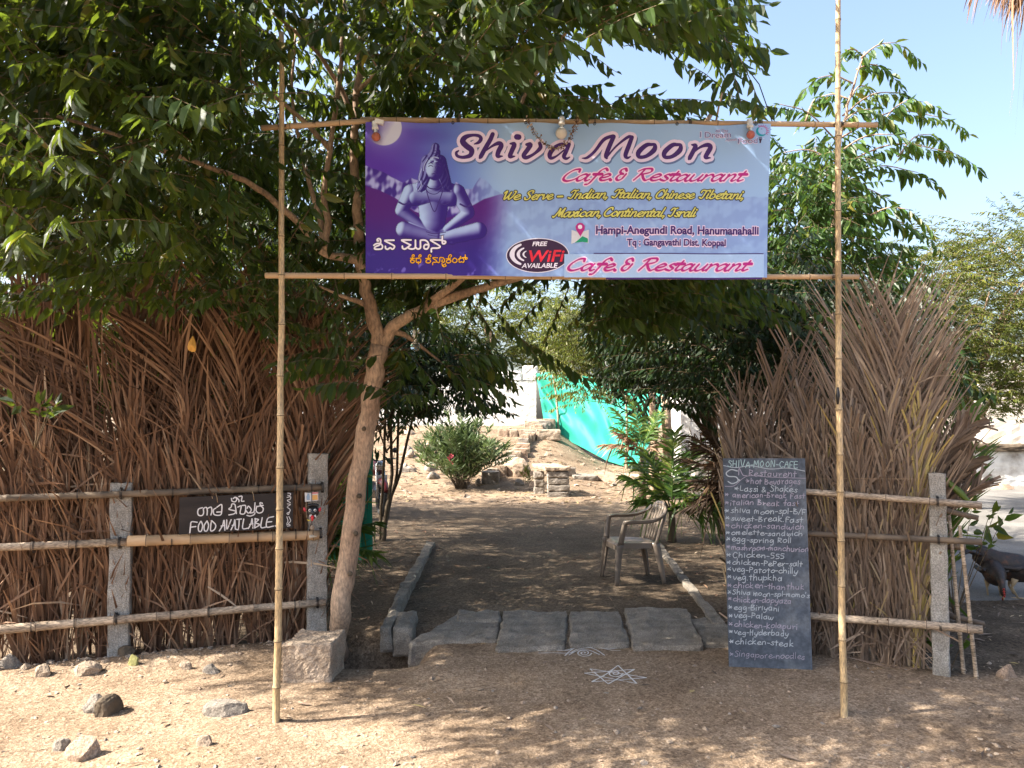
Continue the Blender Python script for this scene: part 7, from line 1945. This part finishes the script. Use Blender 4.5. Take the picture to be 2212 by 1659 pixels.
# dark netting behind the leaning trunk, left
dn = thing('shade_net', (-2.3, 9, 0), 'dark green shade net in the shadow behind the leaning trunk and the stone post', 'net')
mb = MB(); vs = []
for j in range(25):
    for i in range(31):
        a = P(640 + 165 * i / 30, 905, 9.0 + .5 * math.sin(i * .5)); z1_ = a.z - .0
        z = z1_ + (.05 - z1_) * j / 24
        vs.append(Vector((a.x, 9.3 + .06 * math.sin(i * 1.1) + .03 * math.sin(i * 2.7 + j * .4), z)))
mb.add(vs, [(j * 31 + i, (j + 1) * 31 + i, (j + 1) * 31 + i + 1, j * 31 + i + 1) for j in range(24) for i in range(30)], 0, .5, True)
mb.build('netting', NETD, dn)
for px in (662, 792):
    b = MB(); a = P(px, 900, 9.35); b.tube([(a.x, 9.35, -.05), (a.x, 9.35, a.z)], .025, 8); b.build('post', BARK_DARK, dn)
# low wall seen between the palms, right of the path, and a white sheet wall behind it
a, b = P(1440, 1020, 15.5), P(1560, 1020, 15.5)
t = thing('garden_wall', ((a.x + b.x) / 2, 15.5, 0), 'low grey garden wall in the shade behind the young green palm', 'wall')
wblock(a.x + .55, b.x + .9, 15.5, 15.8, -.1, 1.05, 400, None, .02, 14).build('wall_face', M('wall_plaster', [(.26, .23, .20), (.36, .33, .29)], 3, .9, .4, 20), t)
a, b = P(1470, 900, 19.5), P(1580, 900, 19.5)
t = thing('white_shed', ((a.x + b.x) / 2, 19.7, 0), 'white shed wall in the sun, seen between the palms right of the net', 'shed')
wblock(a.x, b.x + 1.5, 19.5, 21.0, -.1, 2.9, 401, None, .02, 10).build('wall_face', WHITEWASH, t)
wblock(a.x - .15, b.x + 1.6, 19.3, 21.1, 2.91, 3.0, 402, None, .01, 6).build('roof', STONE_GREY, t)
for k, (px, py, Yd, Hh_, lb) in enumerate(((1411, 1050, 17.5, 2.3, 'grey bare trunk standing between the small ragged palm and the young palm'), (1440, 1055, 16.8, 2.2, 'pale thick stump like trunk behind the young green palm'), (1490, 950, 18.5, 3.4, 'thin white pole in the yard right of the net'))):
    p = P(px, py, Yd); p.z = gz(p.x, Yd)
    b = MB(); limb(b, [p - Vector((0, 0, .1)), p + Vector((.03, 0, Hh_ * .5)), p + Vector((0, 0, Hh_))], (.10, .13, .03)[k], (.08, .10, .025)[k], 9, k)
    b.build('bare_trunk' if k < 2 else 'thin_pole', BARK if k < 2 else WHITEWASH, None, lb, 'trunk' if k < 2 else 'pole')

# ------------------------------------------------------------------ motorcycle in the shade behind the trunk
def motorcycle():
    o = G(816, 1112); o.z = gz(o.x, o.y)
    t = thing('motorcycle', o, 'dark parked motorcycle half hidden behind the leaning trunk, plate and wheel showing', 'motorcycle')
    d = Vector((.42, -.90, 0)).normalized(); s = Vector((-d.y, d.x, 0)); o = o - d * .35
    K = lambda f, l, z: o + d * f + s * l + Vector((0, 0, z))
    RUB = flat('tyre_rubber', (.015, .015, .016), .8); CHR = flat('bike_metal', (.55, .55, .56), .25, .5, .9); PNT = flat('bike_black', (.02, .02, .025), .25, .6); RED = flat('bike_maroon', (.16, .02, .025), .3, .6); WH = flat('plate_white', (.66, .66, .64), .5)
    for f in (.62, -.62):
        w = MB(); c = K(f, 0, .30)
        vs = []; n, m = 28, 8
        for i in range(n):
            a = 6.2832 * i / n
            for j in range(m):
                b = 6.2832 * j / m; r = .25 + .05 * math.cos(b)
                vs.append(c + d * r * math.cos(a) + Vector((0, 0, r * math.sin(a))) + s * .05 * math.sin(b))
        w.add(vs, [(i * m + j, ((i + 1) % n) * m + j, ((i + 1) % n) * m + (j + 1) % m, i * m + (j + 1) % m) for i in range(n) for j in range(m)], 0, .5, True)
        wo = w.build('wheel', RUB, t)
        r_ = MB()
        for k in range(10):
            a = k * .628; r_.tube([c, c + d * .22 * math.cos(a) + Vector((0, 0, .22 * math.sin(a)))], .006, 4)
        r_.lathe(c - s * .05, [(.03, 0), (.035, .05), (.03, .1)], 10, 0, s); r_.build('rim', CHR, wo)
    b = MB(); b.tube([K(-.1, 0, .72), K(.05, 0, .80), K(.25, 0, .82), K(.42, 0, .76)], [.06, .13, .15, .06], 12); b.build('fuel_tank', RED, t)
    b = MB(); b.tube([K(-.70, 0, .80), K(-.45, 0, .78), K(-.1, 0, .76)], [.06, .12, .10], 10); b.build('seat', PNT, t)
    b = MB(); b.tube([K(-.05, 0, .36), K(.1, 0, .42), K(.22, 0, .5)], [.12, .16, .10], 10); b.build('engine', CHR, t)
    b = MB(); b.tube([K(.42, 0, .78), K(.3, 0, .4), K(-.2, 0, .32), K(-.62, 0, .30)], .025, 7); b.tube([K(.42, 0, .78), K(-.2, 0, .68), K(-.62, .08, .30)], .022, 7); b.build('frame', PNT, t)
    for l in (.07, -.07):
        b = MB(); b.tube([K(.45, l, .92), K(.62, l, .30)], .02, 8); b.build('fork', CHR, t)
    b = MB(); b.tube([K(.30, .36, .98), K(.42, .2, 1.0), K(.44, 0, .95), K(.42, -.2, 1.0), K(.30, -.36, .98)], .014, 7); b.build('handlebar', PNT, t)
    b = MB(); b.lathe(K(.42, 0, .88), [(.05, 0), (.085, .06), (.088, .10), (.07, .112), (.001, .118)], 14, 0, d); b.build('headlight', CHR, t)
    b = MB(); b.box(K(.60, 0, .66), (.20, .004, .12), 0, Matrix.Rotation(math.atan2(d.y, d.x) + math.pi / 2, 3, 'Z')); b.build('number_plate', WH, t)
    b = MB(); b.tube([K(.40, 0, .50), K(.52, 0, .60), K(.64, 0, .62), K(.78, 0, .57), K(.90, 0, .46)], [.05, .065, .07, .065, .04], 8); b.build('mudguard', RED, t)
    for l in (.36, -.36):
        b = MB(); b.tube([K(.34, l * .8, 1.0), K(.36, l * .85, 1.12)], .006, 5); b.lathe(K(.36, l * .85, 1.14), [(.001, -.01), (.05, -.004), (.05, .006), (.001, .01)], 12, 0, d); b.build('mirror', PNT, t)
motorcycle()

# ------------------------------------------------------------------ hens pecking at the right
def hen(pos, yaw, label, sc=1.0, seed=0):
    t = thing('hen', pos, label, 'hen')
    d = Vector((math.cos(yaw), math.sin(yaw), 0)); s = Vector((-d.y, d.x, 0)); o = Vector(pos)
    K = lambda f, l, z: o + (d * f + s * l + Vector((0, 0, z))) * sc
    m, nt, bs, out = new_mat('hen_plumage')
    vec = coords(nt)
    c = ramp(nt, nz(nt, vec, 16, 5), [(.35, (.010, .009, .009)), (.55, (.028, .018, .014)), (.72, (.10, .038, .016))])
    nt.links.new(c, bs.inputs['Base Color']); bs.inputs['Roughness'].default_value = .55; bump(nt, bs, nz(nt, vec, 45, 4), .6, .01)
    # one continuous body: tail, back, breast, bent neck and head
    sp = [((-.29, .34), .010, .05), ((-.25, .335), .022, .075), ((-.20, .31), .038, .085), ((-.14, .275), .065, .095), ((-.06, .25), .088, .11), ((.02, .235), .092, .115), ((.09, .225), .080, .10), ((.14, .225), .058, .075), ((.18, .215), .040, .05), ((.215, .185), .030, .035), ((.235, .145), .024, .028), ((.245, .11), .025, .028), ((.25, .085), .020, .022), ((.254, .068), .008, .010)]
    vs = []; n = 16
    for i, ((f, z), wl_, hl) in enumerate(sp):
        a = sp[max(0, i - 1)][0]; b = sp[min(len(sp) - 1, i + 1)][0]
        tx, tz = b[0] - a[0], b[1] - a[1]; L = math.hypot(tx, tz); nx_, nz_ = -tz / L, tx / L
        for k in range(n):
            q = 6.2832 * k / n
            vs.append(K(f + nx_ * hl * math.sin(q), wl_ * math.cos(q), z + nz_ * hl * math.sin(q)))
    fs = [(i * n + k, i * n + (k + 1) % n, (i + 1) * n + (k + 1) % n, (i + 1) * n + k) for i in range(len(sp) - 1) for k in range(n)] + [tuple(range(n))[::-1], tuple((len(sp) - 1) * n + k for k in range(n))]
    mb = MB(); mb.add(vs, fs, 0, .5, True)
    mb.build('body', m, t)
    rr = random.Random(seed)
    for sg in (1, -1):
        w = MB()
        for k in range(9):
            f0 = .07 - k * .02; a0 = K(f0, .088 * sg, .27 - k * .004); e0 = K(f0 - .13, .082 * sg, .235 + .006 * k - .02)
            mid = (a0 + e0) / 2 + s * sg * .018 * sc
            w.tube([a0, mid, e0], [.016 * sc, .02 * sc, .004 * sc], 6)
        w.build('wing', m, t)
        lg = MB(); hip = K(-.01, .05 * sg, .16); hock = K(-.03, .05 * sg, .085); ft = K(.01, .052 * sg, .008)
        lg.tube([hip, (hip + hock) / 2, hock, ft], [.03 * sc, .018 * sc, .009 * sc, .007 * sc], 7)
        for a in (-.5, 0, .5, math.pi):
            lg.tube([ft, ft + (d * math.cos(a) + s * math.sin(a)) * .05 * sc], [.006 * sc, .002 * sc], 5)
        lg.build('leg', flat('hen_leg', (.40, .30, .18), .6), t)
    tl = MB()
    for k in range(9):
        a = (k - 4) * .16
        tl.tube([K(-.24, .012 * (k - 4), .33), K(-.34, .03 * (k - 4), .41 - abs(a) * .06), K(-.41, .045 * (k - 4), .40 - abs(a) * .1)], [.012 * sc, .02 * sc, .003 * sc], 6)
    tl.build('tail', m, t)
    cb = MB(); 
    for k in range(4): cb.lathe(K(.262 + .004 * k, 0, .135 - .02 * k), [(.001, 0), (.010 * sc, .004 * sc), (.009 * sc, .014 * sc), (.001, .022 * sc)], 8, 0, d + Vector((0, 0, .4)))
    cb.tube([K(.25, 0, .06), K(.235, 0, .05), K(.225, 0, .03)], [.006 * sc, .010 * sc, .003 * sc], 6)
    cb.build('comb', flat('comb_red', (.45, .05, .04), .5), t)
    bk = MB(); bk.tube([K(.256, 0, .075), K(.262, 0, .055), K(.262, 0, .035)], [.009 * sc, .006 * sc, .001], 7); bk.build('beak', flat('beak_horn', (.45, .33, .18), .5), t)
hp = at_g(2148, 1292)
hen(hp, -1.85, 'dark brown hen pecking with lowered head beside the right fence', 1.05, 1)
hen(at_g(2196, 1296) + Vector((.05, .1, 0)), -.35, 'second dark hen, cut by the right edge of the picture', 1.2, 2)

# ------------------------------------------------------------------ compound walls beyond the road
a, b = P(2062, 1046, 19.2), P(2330, 1046, 19.2)
zc = P(2100, 975, 19.2).z
t = thing('compound_wall', ((a.x + b.x) / 2, 19.4, 0), 'low white wall with stained face and a slate coping across the road', 'wall')
STAIN = M('whitewash_stained', [(.33, .29, .25), (.60, .58, .54), (.78, .77, .74), (.80, .79, .77)], 1.7, .9, .4, 12, .02)
wblock(a.x, b.x, 19.2, 19.6, -.1, zc, 500, None, .02, 18).build('wall_face', STAIN, t)
wblock(a.x - .1, b.x, 19.05, 19.75, zc + .004, zc + .16, 501, None, .05, 20, .03).build('coping', BARK_DARK, t)
a, b = P(1950, 960, 22.5), P(2420, 960, 22.5); zt2 = P(2100, 868, 22.5).z
t = thing('cream_wall', ((a.x + b.x) / 2, 22.5, 0), 'tall sunlit cream wall behind the low white wall, under the feathery tree', 'wall')
CREAM = M('cream_lime', [(.66, .58, .46), (.76, .71, .62), (.80, .77, .70)], 2.2, .9, .4, 10, .02)
wblock(a.x, b.x, 22.5, 23.0, -.1, zt2 + 1.2, 502, None, .03, 24).build('wall_face', CREAM, t)
for k, (px, py, w, h, lb) in enumerate(((2082, 1050, 46, 18, 'dark rock against the foot of the low white wall'), (2118, 1056, 60, 16, 'long tan rock at the foot of the low white wall'), (2172, 1060, 56, 16, 'flat tan rock at the foot of the low white wall, rightmost'), (2200, 1046, 50, 24, 'large tan rock at the picture edge below the low white wall'))):
    rock(px, py, w, h, .7, lb, STONE_PINK if k else STONE_GREY, 520 + k, sub=3)
